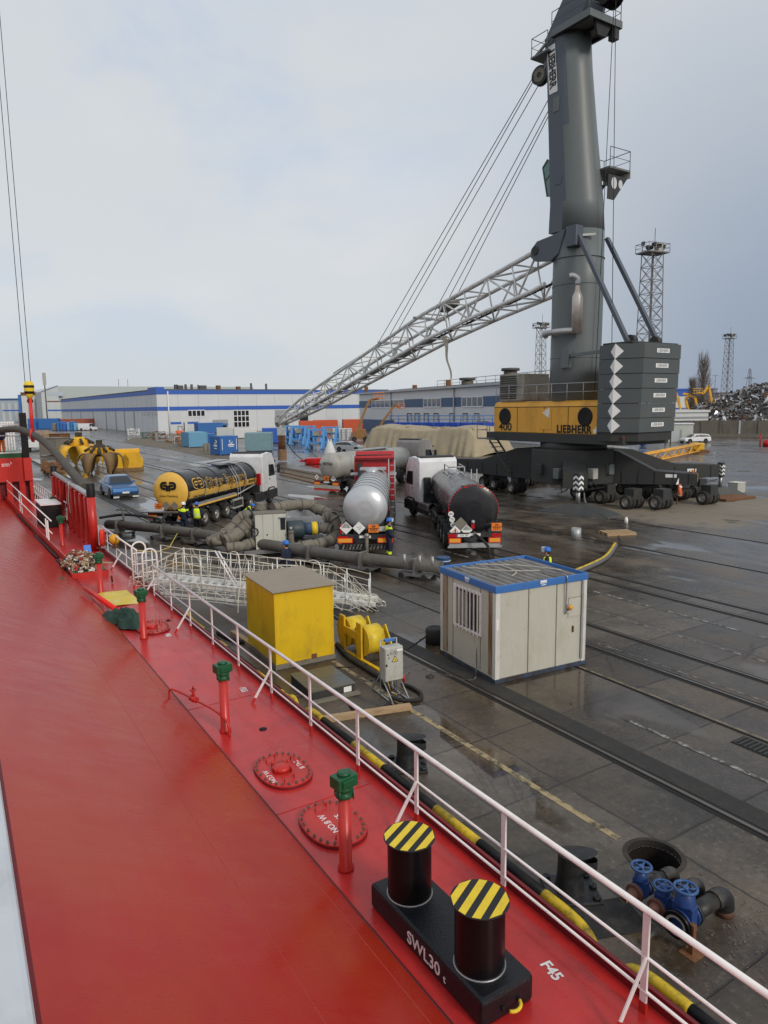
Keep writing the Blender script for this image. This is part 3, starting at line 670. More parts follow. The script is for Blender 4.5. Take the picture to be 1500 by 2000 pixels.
MB().path(curve([(p.x - .14, p.y, DK + 2.3), (p.x - .2, p.y - .1, DK + 1.9), (p.x - .22, p.y - .2, DK + 1.4), (p.x - .2, p.y - .35, DK + .95), (p.x - .2, p.y - .1, DK + 1.3), (p.x - .2, p.y - .15, DK + 1.8)], 6), .022, 6).obj('tail', 'rope', t)
# black box winch & red deckhouse at the left edge
t = thing('deck_box', 'black and white topped steel box on the deck behind the handrail', 'box', Q(4.55, 40.0, DK), QROT)
MB().bx(-.45, .45, -1.2, 1.2, 0, 1.15).obj('body', 'black', t, bevel=.03); MB().bx(-.48, .48, -1.25, 1.25, 1.15, 1.22).obj('lid', 'white_paint', t)
dh = thing('ship_platform', 'red raised platform with ribbed front and dark corner post at the left edge', 'platform', Q(0, 0, 0), QROT)
def wq(px, py, s):
    "quay-frame point at along-ship distance s seen at a pixel"
    x, y, w_ = ray(px, py); d = V((x, y, w_)); t_ = s / d.dot(SD); p = V((0, 0, EYE)) + d * t_
    return V((p.dot(ND), s, p.z))
s0 = 52.0
c1, c2 = wq(58, 893, s0), wq(70, 1062, s0); zt = c1.z
MB().bx(c1.x - 6, c1.x, s0, s0 + 6, zt - 1.55, zt).obj('front_plate', 'red_bright', dh)
MB().bx(c1.x - .15, c1.x + .06, s0 - .19, s0 + .3, DK, zt).obj('corner_column', 'red_bright', dh, bevel=.03)
for k in range(6): MB().bx(c1.x - .75 - .75 * k, c1.x - .40 - .75 * k, s0 - .05, s0 + .3, DK, zt - 1.55).obj('rib', 'red_bright', dh)
MB().bx(c1.x - 6, c1.x, s0 + .4, s0 + .6, DK, zt - 1.55).obj('rear_plate', 'dark_red', dh)
MB().bx(c1.x - 6, c1.x - .02, s0 + .1, s0 + 6, zt, zt + .28).obj('green_deck', 'green_paint', dh)
MB().bx(c1.x - .42, c1.x - .02, s0 - .2, s0 + .2, zt + .0, zt + 2.9).obj('black_post', 'black', dh, bevel=.02)
MB().bx(c1.x - .42, c1.x + .06, s0 - .32, s0 - .2, zt - 1.5, zt - .01).obj('column_face', 'red_bright', dh)
for z in (.33, 1.45, 2.15): MB().tube((c1.x - 6, s0 + .1, zt + z), (c1.x - .4, s0 + .1, zt + z), .045, 8).obj('rail', 'white_paint', dh)
for k in range(3): MB().bx(c1.x - 1.9 - 1.9 * k, c1.x - 1.78 - 1.9 * k, s0 + .05, s0 + .15, zt + .2, zt + 2.15).obj('rail_post', 'white_paint', dh)
m = MB()
for k in range(9): m.bx(c1.x - 1.9 + .17 * k, c1.x - 1.80 + .17 * k, s0 + 4.0, s0 + 4.1, zt + .3, zt + 2.2)
m.bx(c1.x - 2.0, c1.x - .4, s0 + 4.0, s0 + 4.1, zt + 2.2, zt + 2.3); m.bx(c1.x - 2.0, c1.x - .4, s0 + 3.95, s0 + 4.15, zt + 1.3, zt + 1.38); m.obj('slatted_screen', 'white_paint', dh)
pp = wq(3, 908, s0 - .02); text('sm³', .42, frame((pp.x + .3, s0 - .006, pp.z), (1, 0, 0), (0, 0, 1)), 'white_paint', dh, ext=.002)
PLAT = (c1.x, s0, zt)
# ================= things on the quay =================
# ---- open manhole pit
t = thing('manhole', 'open round manhole with dark rusty shaft and cast ring in the quay', 'manhole', Q(*MH, 0), QROT)
MB().lathe([(.375, -1.2), (.375, -.10)], 32).obj('shaft', mat('shaft', (.009, .006, .0045), .8, var=.5, vs=4, bump=.6, bs=20), t)  # near-black wall: the shade down the pit is put into its colour
MB().lathe([(0, -.75), (.375, -.75)], 32).obj('shaft_water', 'black_gloss', t)
MB().lathe([(.375, -.10), (.38, .008), (.45, .006), (.45, .0)], 48, smooth=False).obj('cast_ring', mat('cast', (.03, .026, .022), .6, bump=.7, bs=45, dirt=(.12, .09, .06)), t)
# ---- site cabin
CP = V((2.64, 16.44, 0))
t = thing('site_cabin', 'cream portable site cabin with blue roof edge and barred window', 'cabin', CP, R(27))
CW, CL, CH = 2.86, 2.52, 2.42
mat('cream_panel', (.50, .49, .42), .5, var=.08, vs=1.2, dirt=(.33, .29, .2), da=.4, ds=1.3, stretch=(1.2, 1.2, .5), bump=.08, bs=2.5, specks=(.17, .12, .08), sks=13, sk=.665)
mat('cabin_white', (.62, .62, .58), .45, dirt=(.33, .27, .19), da=.6, ds=2, stretch=(2, 2, .5), specks=(.2, .1, .05), sks=18, sk=.67)
mat('cabin_blue', (.05, .17, .46), .4, dirt=(.1, .12, .2), da=.4, ds=3)
mat('cabin_blue_worn', (.045, .08, .15), .6, dirt=(.04, .033, .027), da=1, ds=2.5, dlo=.38, dhi=.56)
mat('rust_streak', (.36, .31, .23), .7, var=.3, vs=1.6, stretch=(4, 4, .35), dirt=(.17, .075, .022), da=.95, ds=1.6, dlo=.42, dhi=.58)
m = MB()       # front wall: ribbed sheet
xs = [.13 + (CW - .26) * k / 130 for k in range(131)]
pts = [V((x, .025 - .006 * (k % 2), 0)) for k, x in enumerate(xs)]
for a, b in zip(pts[:-1], pts[1:]): m.poly([a + V((0, 0, .112)), b + V((0, 0, .112)), b + V((0, 0, CH - .14)), a + V((0, 0, CH - .14))])
m.obj('wall', 'cream_panel', t)
for x in (1.0, 1.88): MB().bx(x - .012, x + .009, .010, .022, .115, CH - .14).obj('panel_seam', mat('seam_dark', (.16, .15, .12), .7), t)
m = MB()
m.bx(  .025, .06, .13, CL - .13, .112, CH - .14); m.obj('wall', 'cream_panel', t)
m = MB().bx(.1, CW - .03, CL - .05, CL - .02, .16, CH - .14); m.obj('wall', 'cream_panel', t)
m = MB().bx(CW - .05, CW - .02, .13, CL - .13, .16, CH - .14); m.obj('wall', 'cream_panel', t)
for y in (.66, 1.92): MB().bx(.016, .024, y - .008, y + .008, .16, CH - .14).obj('panel_seam', 'seam_dark', t)
for x, y in ((0, 0), (CW - .13, 0), (0, CL - .13), (CW - .13, CL - .13)): MB().bx(x, x + .13, y, y + .13, .06, CH - .16).obj('corner_post', 'cabin_white', t, bevel=.006)
for y0, y1 in ((.132, .30), (CL - .34, CL - .132)): MB().bx(.0, .0249, y0, y1, .17, CH - .17).obj('corner_infill', 'rust_streak', t)
m = MB().bx(-.01, CW + .01, -.01, .05, .0, .11); m.obj('base_beam', 'cabin_blue_worn', t, bevel=.01)
m = MB().bx(-.01, .05, .051, CL + .01, .0, .11); m.obj('base_beam', 'cabin_blue_worn', t, bevel=.01)
for bx_ in ((-.015, CW + .015, -.015, .03), (-.015, .03, .031, CL + .015), (CW - .03, CW + .015, .031, CL + .015), (.031, CW - .031, CL - .03, CL + .015)):
    m = MB().bx(*bx_, CH - .158, CH + .02); m.obj('roof_beam', 'cabin_blue', t, bevel=.008)
for z in (CH - .10, CH - .05):
    MB().bx(-.022, CW + .022, -.022, -.0152, z - .008, z + .008).obj('beam_rib', 'cabin_blue', t); MB().bx(-.022, -.0152, -.0149, CL, z - .008, z + .008).obj('beam_rib', 'cabin_blue', t)
mat('roof_sheet', (.25, .235, .215), .5, metal=.1, var=.35, vs=3, dirt=(.06, .045, .03), da=.9, ds=3.2, stretch=(2, .6, 1))
m = MB(); vl = MB(); k = 0; y = .03; prof = []
while y < CW - .26:
    prof += [(y, 0), (y + .10, 0), (y + .13, .05), (y + .20, .05)]; y += .235
for (a, za), (b, zb) in zip(prof[:-1], prof[1:]): (m if za + zb > 0 else vl).poly([(a, .03, CH - .07 + za), (a, CL - .03, CH - .07 + za), (b, CL - .03, CH - .07 + zb), (b, .03, CH - .07 + zb)])
m.poly([(y, .03, CH - .07), (y, CL - .03, CH - .07), (CW - .03, CL - .03, CH - .07), (CW - .03, .03, CH - .07)]); m.obj('roof_sheet', 'roof_sheet', t); vl.obj('roof_valley', mat('valley_dirt', (.045, .036, .028), .5, var=.5, vs=3, dirt=(.16, .13, .10), da=.7, ds=4), t)
wn = MB().bx(-.012, .03, .60, 1.86, 1.02, 1.09); wn.bx(-.012, .03, .60, 1.86, 2.06, 2.13); wn.bx(-.012, .03, .60, .67, 1.091, 2.059); wn.bx(-.012, .03, 1.79, 1.86, 1.091, 2.059); wn.bx(-.008, .03, 1.2, 1.26, 1.091, 2.059)
wo = wn.obj('window', 'white_paint', t)
MB().bx(.0, .02, .67, 1.79, 1.09, 2.06).obj('pane', 'glass_dark', wo)
MB().bx(-.004, -.001, 1.3, 1.75, 1.12, 2.0).obj('blind', mat('blind', (.3, .28, .2), .8), wo)
for k in range(7): MB().bx(-.045, -.02, .70 + k * .165, .73 + k * .165, .99, 2.16).obj('bar', 'white_paint', wo)
for z in (1.05, 2.10): MB().bx(-.0195, -.0125, .62, 1.84, z - .015, z + .015).obj('bar_rail', 'white_paint', wo)
dr = MB().bx(2.26, 2.66, .005, .0135, 1.35, 1.84).obj('hatch_cover', 'cream_panel', t)
MB().bx(2.255, 2.665, .0015, .0045, 1.84, 1.85).obj('rust_edge', 'rust', dr)
MB().bx(2.68, 2.735, -.03, .012, .2, CH - .17).obj('conduit', 'galv', t)
MB().box((2.42, .0, 1.02), (.03, .05, .16)).obj('door_handle', 'rust', t)
lm = MB().lathe([(0, 0), (.08, 0), (.08, .05), (0, .05)], 16, (2.27, .012, 1.62), (0, -1, 0)).obj('lamp_base', 'galv', t)
MB().lathe([(.065, .051), (.065, .09), (.03, .12), (0, .125)], 16, (2.27, .012, 1.62), (0, -1, 0)).obj('lamp_shade', mat('amber', (.75, .33, .03), .25), lm)
MB().path(curve([(2.0, .8, CH + .02), (2.1, .2, CH + .05), (2.14, -.035, CH + .03), (2.14, -.045, CH - .2), (2.14, -.03, 1.6), (2.17, -.03, 1.48), (2.24, -.02, 1.54)], 5), .017, 6).obj('cable', 'steel', t)
for a, b, c_ in (((.5, 2.2), (1.2, 1.2), (2.0, .8)), ((1.0, 2.3), (1.9, 1.5), (2.5, .6)), ((1.5, 1.9), (1.35, 1.0), (1.0, .7))):
    MB().path(curve([(a[0], a[1], CH + .01), (b[0], b[1], CH + .03), (c_[0], c_[1], CH + .02)], 6), .013, 6).obj('roof_cable', 'rope', t)
for fr, lb in ((frame((1.42, -.0225, CH - .07), (1, 0, 0), (0, 0, 1)), 1), (frame((-.0225, 1.2, CH - .07), (0, -1, 0), (0, 0, 1)), 1)):
    p_ = MB()
    for k, (w_, hh) in enumerate(((.2, .05), (.2, .018), (.15, .018))): p_.prism([fr @ V((-w_ / 2, .05 - k * .045 - hh / 2, 0)), fr @ V((w_ / 2, .05 - k * .045 - hh / 2, 0)), fr @ V((w_ / 2, .05 - k * .045 + hh / 2, 0)), fr @ V((-w_ / 2, .05 - k * .045 + hh / 2, 0))], fr.col[2].to_3d() * .003)
    p_.obj('maker_plate', 'paper', t)
MB().bx(.03, .08, -.004, -.0005, 1.35, 1.62).obj('sticker', 'paper', t)
cab_cable = MB().path(curve([CP + V((-.3, .75, 1.0)), CP + V((-.36, .72, .5)), CP + V((-.38, .6, .12)), CP + V((-.6, .25, .02)), P(828, 1307), P(800, 1312), P(785, 1320, .3)], 6), .010, 6).obj('cable', 'worn_white')
tag(cab_cable, 'pale thin cable running from the cabin window to the grey switch box', 'cable')

# ---- yellow box
t = thing('equipment_box', 'tall yellow steel box with plywood lid beside the ship', 'box', V((-2.84, 17.6, 0)), R(29.5))
mat('box_yellow', (.70, .46, .012), .42, var=.07, vs=1.5, dirt=(.30, .18, .03), da=.5, ds=1.8, bump=.14, bs=2.2, specks=(.16, .09, .03), sks=16, sk=.67, stretch=(1, 1, .5))
MB().bx(0, 1.67, 0, 2.2, .12, 2.06).obj('body', 'box_yellow', t, bevel=.01)
MB().bx(-.02, 1.69, -.02, 2.22, 0, .119).obj('plinth', 'lagging', t)
mat('plywood', (.30, .25, .19), .7, var=.25, vs=2, stretch=(1, 6, 1), dirt=(.2, .17, .13), da=.6)
m = MB().bx(-.07, 1.78, -.10, 2.3, 2.06, 2.085); m.xf(M.Translation((0, 0, 2.06)) @ M.Rotation(R(.8), 4, 'X') @ M.Translation((0, 0, -2.06))); m.obj('lid', 'plywood', t)
for x in (.05, 1.62): MB().bx(x - .01, x + .01, -.006, .0, .15, 2.03).obj('edge_seam', 'yellow', t)
MB().bx(1.0, 1.14, -.03, .0, .12, .24).obj('foot_lug', 'rust', t)

# ---- cable reels
mat('reel_yellow', (.72, .52, .03), .4, dirt=(.3, .2, .04), da=.5, ds=5)
t = thing('cable_reel', 'yellow stand with two big cable drums on the quay', 'cable reel', Q(9.12, 16.9, 0), QROT)
for y in (-.05, -.98):
    d = MB().lathe([(0, .06), (.39, .06), (.39, .58), (0, .58)], 32, (0, y, .50), (1, 0, 0)).obj('drum', 'reel_yellow', t)
    MB().lathe([(.39, .05), (.42, .05), (.42, .075), (.39, .075)], 32, (0, y, .50), (1, 0, 0)).obj('rim', 'yellow', d)
    for x in (0, .68): MB().bx(x - .03, x + .03, y - .13, y + .13, 0, 1.0 if x == 0 else .75).obj('upright', 'yellow', t, bevel=.008)
    MB().bar((.72, y - .1, .85), (.75, y - .6, 0), .16, .04, V((1, 0, 0))).obj('strut', 'reel_yellow', t)
MB().bx(-.028, .028, -.85, -.18, .5, .72).obj('cross_bar', 'yellow', t)
for x in (0, .68): MB().bx(x - .05, x + .05, -2.0, .7, -.0, .03).obj('base_rail', 'yellow', t)
# ---- switch box
t = thing('switch_box', 'grey electrical switch box on a tubular stand with a warning triangle', 'switch box', V((-.02, 15.62, 0)), R(27))
mat('box_grey', (.46, .46, .41), .5, dirt=(.22, .2, .16), da=.6, ds=5)
b = MB().bx(0, .47, 0, .26, .42, 1.22).obj('cabinet', 'box_grey', t, bevel=.012)
MB().bx(.015, .455, -.014, -.001, .44, 1.20).obj('door', 'box_grey', b, bevel=.006)
MB().box((.03, -.02, .82), (.03, .02, .05)).obj('latch', 'black', b)
tri = [V((.25, -.0155, .93)) + V((math.cos(R(a)) * .10, 0, math.sin(R(a)) * .10)) for a in (90, 210, 330)]
MB().prism(tri, (0, -.002, 0)).obj('warning_sign', 'ink', b)
c_ = sum(tri, V()) / 3
MB().prism([c_ + (p - c_) * .74 + V((0, -.0025, 0)) for p in tri], (0, -.001, 0)).obj('warning_sign', mat('sign_yellow', (.75, .55, .1), .5), b)
z_ = lambda x, z: V((.25 + x, -.0195, .92 + z))
MB().prism([z_(.008, .05), z_(-.018, -.004), z_(.002, -.004), z_(-.012, -.045), z_(.022, .012), z_(.002, .012)], (0, -.001, 0)).obj('warning_sign', 'ink', b)
text('К-ПО', .105, frame((.22, -.0155, 1.08), (1, 0, 0), (0, 0, 1)), 'ink', b, ext=.0005, sx=.75)
text('9', .09, frame((.09, -.0155, .98), (1, 0, 0), (0, 0, 1)), 'ink', b, ext=.0005)
MB().bx(.055, .085, -.0165, -.0145, 1.05, 1.085).obj('label_plate', 'ink', b)
MB().bx(.30, .45, -.0165, -.0145, 1.12, 1.17).obj('label_plate', 'paper', b)
m = MB()
fr_ = MB()
for p, q in (((.02, .30, 0), (.02, .28, 1.34)), ((.45, .30, 0), (.45, .28, 1.34)), ((.02, .30, 1.33), (.45, .30, 1.33))): fr_.tube(p, q, .017, 8)
for x in (.02, .45):
    fr_.tube((x, -.35, .02), (x, .75, .02), .018, 8); fr_.tube((x, -.33, .03), (x, .25, .5), .015, 8); fr_.tube((x, .72, .03), (x, .30, .5), .015, 8)
fr_.obj('stand', 'galv', t)
MB().bx(.12, .36, .20, .31, 1.30, 1.35).obj('handle', 'cabin_blue', t)
for k in range(4): MB().path(curve([(.1 + .06 * k, .12, .42), (.12 + .05 * k, .05, .30 - .03 * k), (.2, .1, .12), (.3 + .05 * k, .0, .06)], 5), .009, 5).obj('cable', ['yellow', 'black', 'steel', 'black'][k], t)
MB().lathe([(0, 0), (.035, 0), (.035, .16), (0, .16)], 12, (.53, .1, .30)).obj('plug', 'lamp_red', t)
# hoses and cables on the ground nearby
def hose(name, pts, r, ma, label, z=None, k=7):
    z = r if z is None else z
    return tag(MB().path(curve([P(a, b, z) if not isinstance(a, V) else a for a, b in pts], k), r, 8).obj(name, ma), label, name.replace('_', ' '))
hose('rubber_hose', [(658, 1258), (680, 1282), (715, 1305), (742, 1322), (748, 1332), (760, 1345)], .065, 'rubber', 'thick black cable running beside the yellow reel stand')
hose('rubber_hose', [(763, 1362), (790, 1368), (818, 1366), (822, 1355), (805, 1343), (785, 1335)], .045, 'rubber', 'black hose looping on the ground round the switch box')
hose('rubber_hose', [(764, 1368), (750, 1382), (720, 1392), (695, 1388), (684, 1372)], .04, 'rubber', 'black cable loop between switch box and the grey ground hatch')
hose('cable', [(650, 1304), (690, 1302), (715, 1297), (735, 1288), (770, 1282), (800, 1265), (835, 1240), (852, 1228)], .014, 'cable', 'thin black cable trailing from yellow box to the cabin')
hose('cable', [(705, 1327), (720, 1330), (742, 1320), (750, 1316)], .012, 'worn_white', 'short white cable lead with a plug left of the switch box')
hose('rubber_hose', [(425, 1235), (455, 1250), (490, 1255), (540, 1262)], .06, 'rubber', 'thick black hose lying behind the guard rail left of the yellow box')
tag(MB().lathe([(0, 0), (.28, 0), (.28, .40), (.22, .45), (0, .45)], 18).obj('rubber_bin', 'rubber', loc=P(850, 1255)), 'black round rubber tub tight against the left cabin wall', 'tub')
tag(MB().bar(P(634, 1405, .05), P(802, 1380, .05), .16, .12).obj('timber_beam', 'wood'), 'long squared timber beam lying by the switch box', 'timber beam')
tag(MB().bar(P(455, 1235, .06), P(500, 1265, .06), .16, .12).obj('timber_beam', 'wood'), 'short timber beam lying left of the yellow box', 'timber beam')
t = thing('ground_hatch', 'low grey steel hatch with puddled lid between yellow box and ship', 'ground hatch', P(640, 1352) , R(29))
mat('hatch_steel', (.075, .085, .088), .28, var=.3, dirt=(.13, .10, .04), da=.8, ds=1.4)
MB().bx(-.55, .55, -.35, .95, 0, .22).obj('base', 'crane_dark', t, bevel=.01); MB().bx(-.57, .57, -.37, .28, .221, .25).obj('lid', 'hatch_steel', t); MB().bx(-.57, .57, .29, .97, .221, .25).obj('lid', 'hatch_steel', t)
MB().bx(-.62, .62, -.5, -.38, 0, .06).obj('sill', 'lagging', t); MB().bx(.25, .45, -.372, -.369, .07, .2).obj('label_plate', 'paper', t)
for px, py in ((1, 1),):
    t = MB().lathe([(0, 0), (.11, 0), (.11, .015), (.035, .03), (.03, .08), (0, .085)], 18).obj('ground_socket', 'crane_dark', loc=P(840, 1322)); tag(t, 'small round steel socket in the quay beside the cabin corner', 'ground socket')
tag(MB().bx(-.42, .42, -.32, .32, .004, .012).obj('rubber_mat', 'rubber', loc=P(1188, 1793), rz=QROT - .35), 'black rubber mat on the quay between bollard and blue valves', 'mat')

# ---- quay bollards
def qbollard(n, s, label, proto=None):
    if proto: return copy_tree(proto, loc=Q(n, s, 0), label=label)
    t = thing('quay_bollard', label, 'bollard', Q(n, s, 0), .05, 'black iron bollards along the quay edge')
    mat('bollard_iron', (.018, .019, .021), .45, var=.3, dirt=(.06, .06, .06), da=.6, ds=8, bump=.3, bs=18)
    def prof(i, j):
        a = 2 * math.pi * j; h = .58 * i; r = .17 + .05 * (1 - i) ** 3
        q_ = max(0, min(1, (i - .48) / .26)); nose = max(0, math.cos(a)) ** 1.5 * .21 * q_ * q_ * (3 - 2 * q_)
        return V(((r + nose) * math.cos(a), (r + nose * .25) * math.sin(a), h - nose * .55 * i))
    m = MB(); m.grid(prof, 24, 36, True)
    top = [prof(1, j / 36) + V((0, 0, .0)) for j in range(36)]
    m.grid(lambda i, j: (lambda p: V((p.x * (1 - i), p.y * (1 - i), .58 + .04 * math.sin(i * 1.57))))(prof(1, j)), 4, 36, True)
    m.obj('post', 'bollard_iron', t)
    MB().bx(-.34, .38, -.32, .32, 0, .045).obj('base_plate', 'bollard_iron', t, bevel=.015)
    for x, y in ((-.26, -.24), (-.26, .24), (.30, -.24), (.30, .24), (.33, 0)): MB().lathe([(0, .045), (.055, .045), (.055, .09), (.03, .095), (0, .08)], 8, (x, y, 0)).obj('bolt', 'bollard_iron', t)
    return t
q0 = qbollard(6.90, 6.30, 'black iron quay bollard nearest the blue valves, its nose pointing inland')
qbollard(6.95, 10.45, 'black iron quay bollard farther off, behind the guard rail near the round hatches', q0)

# ---- yellow and black kerb pipe on the quay edge
mat('kerb_yellow', (.62, .43, .02), .45, dirt=(.03, .025, .015), da=.95, ds=4.5)
def kerb(s0, s1, label, bands, zz=.20):
    t = thing('kerb_pipe', label, 'kerb pipe', Q(0, 0, 0), QROT, 'yellow and black kerb pipes on the quay edge')
    n, z, r = 6.36, zz, .078
    path = curve([(n, s0, -.25), (n, s0 + .04, .0), (n, s0 + .2, .15), (n, s0 + .5, z), (n, s0 + .9, z)], 6)
    L0 = [(n, s1 - .9, z), (n, s1 - .5, z), (n, s1 - .2, .15), (n, s1 - .04, 0), (n, s1, -.25)]
    MB().path(path, r, 12).obj('bent_end', 'kerb_yellow', t); MB().path(curve(L0, 6), r, 12).obj('bent_end', 'kerb_yellow', t)
    a = s0 + .9
    for k, b in enumerate(bands + [s1 - .9]):
        MB().tube((n, a, z), (n, b, z), r, 12).obj('black_band' if k % 2 == 0 else 'yellow_band', 'black' if k % 2 == 0 else 'kerb_yellow', t); a = b
    for k in range(int((s1 - s0) / 3)):
        MB().bx(n - .05, n + .05, s0 + 1.4 + 3 * k, s0 + 1.5 + 3 * k, 0, .12).obj('bracket', 'rust', t)
    return t
kerb(-2.0, 4.95, 'yellow and black kerb pipe in the lower right corner', [1.6, 2.4, 3.3, 3.6])
kerb(5.35, 13.6, 'long yellow and black kerb pipe between the two quay bollards', [7.6, 8.7, 10.3, 11.4, 12.7])
kerb(14.0, 22.4, 'yellow and black kerb pipe below the yellow box', [15.8, 16.4, 18.6, 19.2, 20.6], .06)
# ---- blue gate valves on black pipes
vt = mat('valve_blue', (.022, .06, .21), .42, dirt=(.02, .03, .07), da=.5, ds=9)
mat('hdpe', (.02, .02, .022), .45, dirt=(.10, .09, .075), da=.6, ds=3)
mat('flange_rust', (.14, .065, .045), .75, dirt=(.05, .03, .02), bump=.3)
def valve(n, s, z, sc, wz, label, big=False, wr=.115):
    t = thing('gate_valve', label, 'gate valve', Q(n, s, 0), QROT + (.12 if big else .05), 'blue hand wheel gate valves on the quay')
    m = MB().lathe([(0, -.13 * sc), (.15 * sc, -.13 * sc), (.15 * sc, -.09 * sc), (.10 * sc, -.085 * sc), (.10 * sc, .085 * sc), (.15 * sc, .09 * sc), (.15 * sc, .13 * sc), (0, .13 * sc)], 20, (0, 0, z), (1, 0, 0))
    m.bx(-.07 * sc, .07 * sc, -.13 * sc, .13 * sc, z - .1 * sc, z + .20 * sc)
    b = m.obj('body', 'valve_blue', t, bevel=.012)
    m = MB().lathe([(.12 * sc, z + .2 * sc), (.11 * sc, z + .30 * sc), (.06 * sc, z + .36 * sc), (.045 * sc, z + .38 * sc), (.04 * sc, wz - .02), (0, wz - .02)], 18); m.obj('bonnet', 'valve_blue', t)
    w_ = MB().torus((0, 0, wz + .015), wr, .019, (0, 0, 1), 26, 8)
    for k in range(5):
        a = k * 2 * math.pi / 5 + .3; w_.tube((0, 0, wz), (wr * math.cos(a), wr * math.sin(a), wz + .015), .016, 6)
    w_.lathe([(0, wz - .03), (.035, wz - .03), (.035, wz + .03), (0, wz + .03)], 12); w_.obj('hand_wheel', mat('wheel_blue', (.04, .10, .25), .4, dirt=(.03, .06, .14)), t)
    MB().lathe([(0, .131 * sc), (.16 * sc, .131 * sc), (.16 * sc, .17 * sc), (0, .17 * sc)], 20, (0, 0, z), (1, 0, 0)).obj('flange', 'hdpe', t)
    if big:
        MB().lathe([(.10 * sc, -.14 * sc), (.165 * sc, -.14 * sc), (.165 * sc, -.20 * sc), (.10 * sc, -.20 * sc), (.10 * sc, .0)], 24, (0, 0, z), (1, 0, 0)).obj('open_flange', 'black_gloss', t)
        MB().lathe([(.095 * sc, -.203 * sc), (.125 * sc, -.203 * sc)], 24, (0, 0, z), (1, 0, 0)).obj('seal_ring', 'galv', t)
    else:
        MB().lathe([(0, -.20 * sc), (.16 * sc, -.20 * sc), (.16 * sc, -.135 * sc), (0, -.135 * sc)], 20, (0, 0, z), (1, 0, 0)).obj('flange', 'flange_rust', t)
        MB().lathe([(.05, -.25), (.075, -.2), (.09, -.135 * sc)], 16, (0, 0, z), (1, 0, 0)).obj('reducer', 'flange_rust', t)
        MB().lathe([(.048, -.36), (.048, -.24)], 16, (0, 0, z), (1, 0, 0)).obj('brass_stub', mat('brass', (.45, .38, .26), .35, metal=.6), t); 
    return t
valve(7.42, 5.54, .29, .76, .61, 'blue gate valve with a rusty flange, nearest the open manhole', wr=.125)
valve(7.42, 5.20, .29, .76, .54, 'blue gate valve between the two others, its hand wheel lowest', wr=.115)
valve(7.40, 4.87, .32, 1.05, .72, 'largest blue gate valve with an open black flange on a rusty post', True, .135)
for s, n1, r, lb in ((5.54, 8.0, .065, 'thinner black elbow pipe behind the valve nearest the manhole'), (5.20, 8.05, .075, 'middle black elbow pipe, between the other two behind the blue valves'), (4.87, 8.12, .105, 'thickest black elbow pipe on a rusty riser behind the largest blue valve')):
    t = thing('elbow_pipe', lb, 'pipe', Q(7.5, s, .31), QROT, 'black elbow pipes behind the blue valves')
    MB().tube((0.05, 0, 0), (n1 - 7.5 - .12, 0, 0), r, 16).obj('pipe', 'hdpe', t)
    MB().path(curve([(n1 - 7.5 - .12, 0, 0), (n1 - 7.5 + .02, 0, -.005), (n1 - 7.5 + .12, 0, -.07), (n1 - 7.5 + .15, 0, -.2)], 5), r * 1.18, 16).obj('elbow', 'hdpe', t)
    MB().tube((n1 - 7.5 + .15, 0, -.2), (n1 - 7.5 + .15, 0, -.31), r * 1.05, 16).obj('riser', 'flange_rust', t)
t = thing('pipe_support', 'rusty steel post with foot plate under the largest valve', 'pipe support', Q(7.30, 4.68, 0), QROT)
MB().bx(-.03, .03, -.03, .03, .01, .40).obj('post', 'rust', t); MB().bx(-.11, .11, -.11, .11, 0, .012).obj('foot_plate', 'rust', t)
# ---- drain grate
t = thing('drain_grate', 'slotted iron drain grate set in the quay at the right edge', 'drain grate', P(1485, 1462), QROT)
m = MB()
for k in range(9): m.bx(-.20, .20, -.4 + k * .1, -.36 + k * .1, .006, .02)
m.obj('bars', 'crane_dark', t); MB().bx(-.24, .24, -.48, .48, .002, .0055).obj('sump', 'groove', t)

# ---- gangway with safety net
GA, GB = Q(5.85, 24.1, 1.0), Q(12.1, 19.95, .12)
gx = GB - GA; GL = gx.length
t = thing('gangway', 'white aluminium gangway hung with rope safety net between ship and quay', 'gangway', GA, 0)
t.rotation_mode = 'XYZ'
Rg = frame((0, 0, 0), gx, Z.cross(gx)).to_3x3(); t.rotation_euler = Rg.to_euler()
mat('alu', (.72, .73, .71), .4, metal=.3, dirt=(.35, .33, .28), da=.5, ds=2)
for y in (-.38, .38):
    MB().bx(0, GL, y - .04, y + .04, -.02, .16).obj('side_beam', 'alu', t, bevel=.01); MB().bx(0, GL, y - .03, y + .03, -.36, -.29).obj('lower_beam', 'alu', t)
    m = MB()
    for k in range(15): m.bar((k * GL / 15, y, -.29 if k % 2 else 0), ((k + 1) * GL / 15, y, 0 if k % 2 else -.29), .03)
    m.obj('lacing', 'alu', t)
m = MB()
for k in range(26): m.bx(.06 + k * GL / 26, .20 + k * GL / 26, -.34, .34, .02, .05)
m.obj('treads', 'alu', t)
rng = random.Random(5)
for y in (-.42, .42):
    tops = []
    for k in range(10):
        x = .1 + k * (GL - .3) / 9; hh = 1.12 - .18 * max(0, (k - 6) / 3)
        MB().tube((x, y, 0), (x - .12, y * 1.05, hh), .022, 6).obj('stanchion', 'alu', t); tops.append(V((x - .12, y * 1.05, hh)))
    for f, r in ((1, .016), (.55, .014)):
        pts = [V((p.x + .12 * (1 - f), p.y, p.z * f - (.05 if i % 2 else 0))) for i, p in enumerate(tops)]; MB().path(curve(pts, 4), r, 5).obj('hand_rope', 'rope', t)
mat('net_rope', (.80, .78, .68), .9, dirt=(.5, .47, .35), da=.5, ds=3)
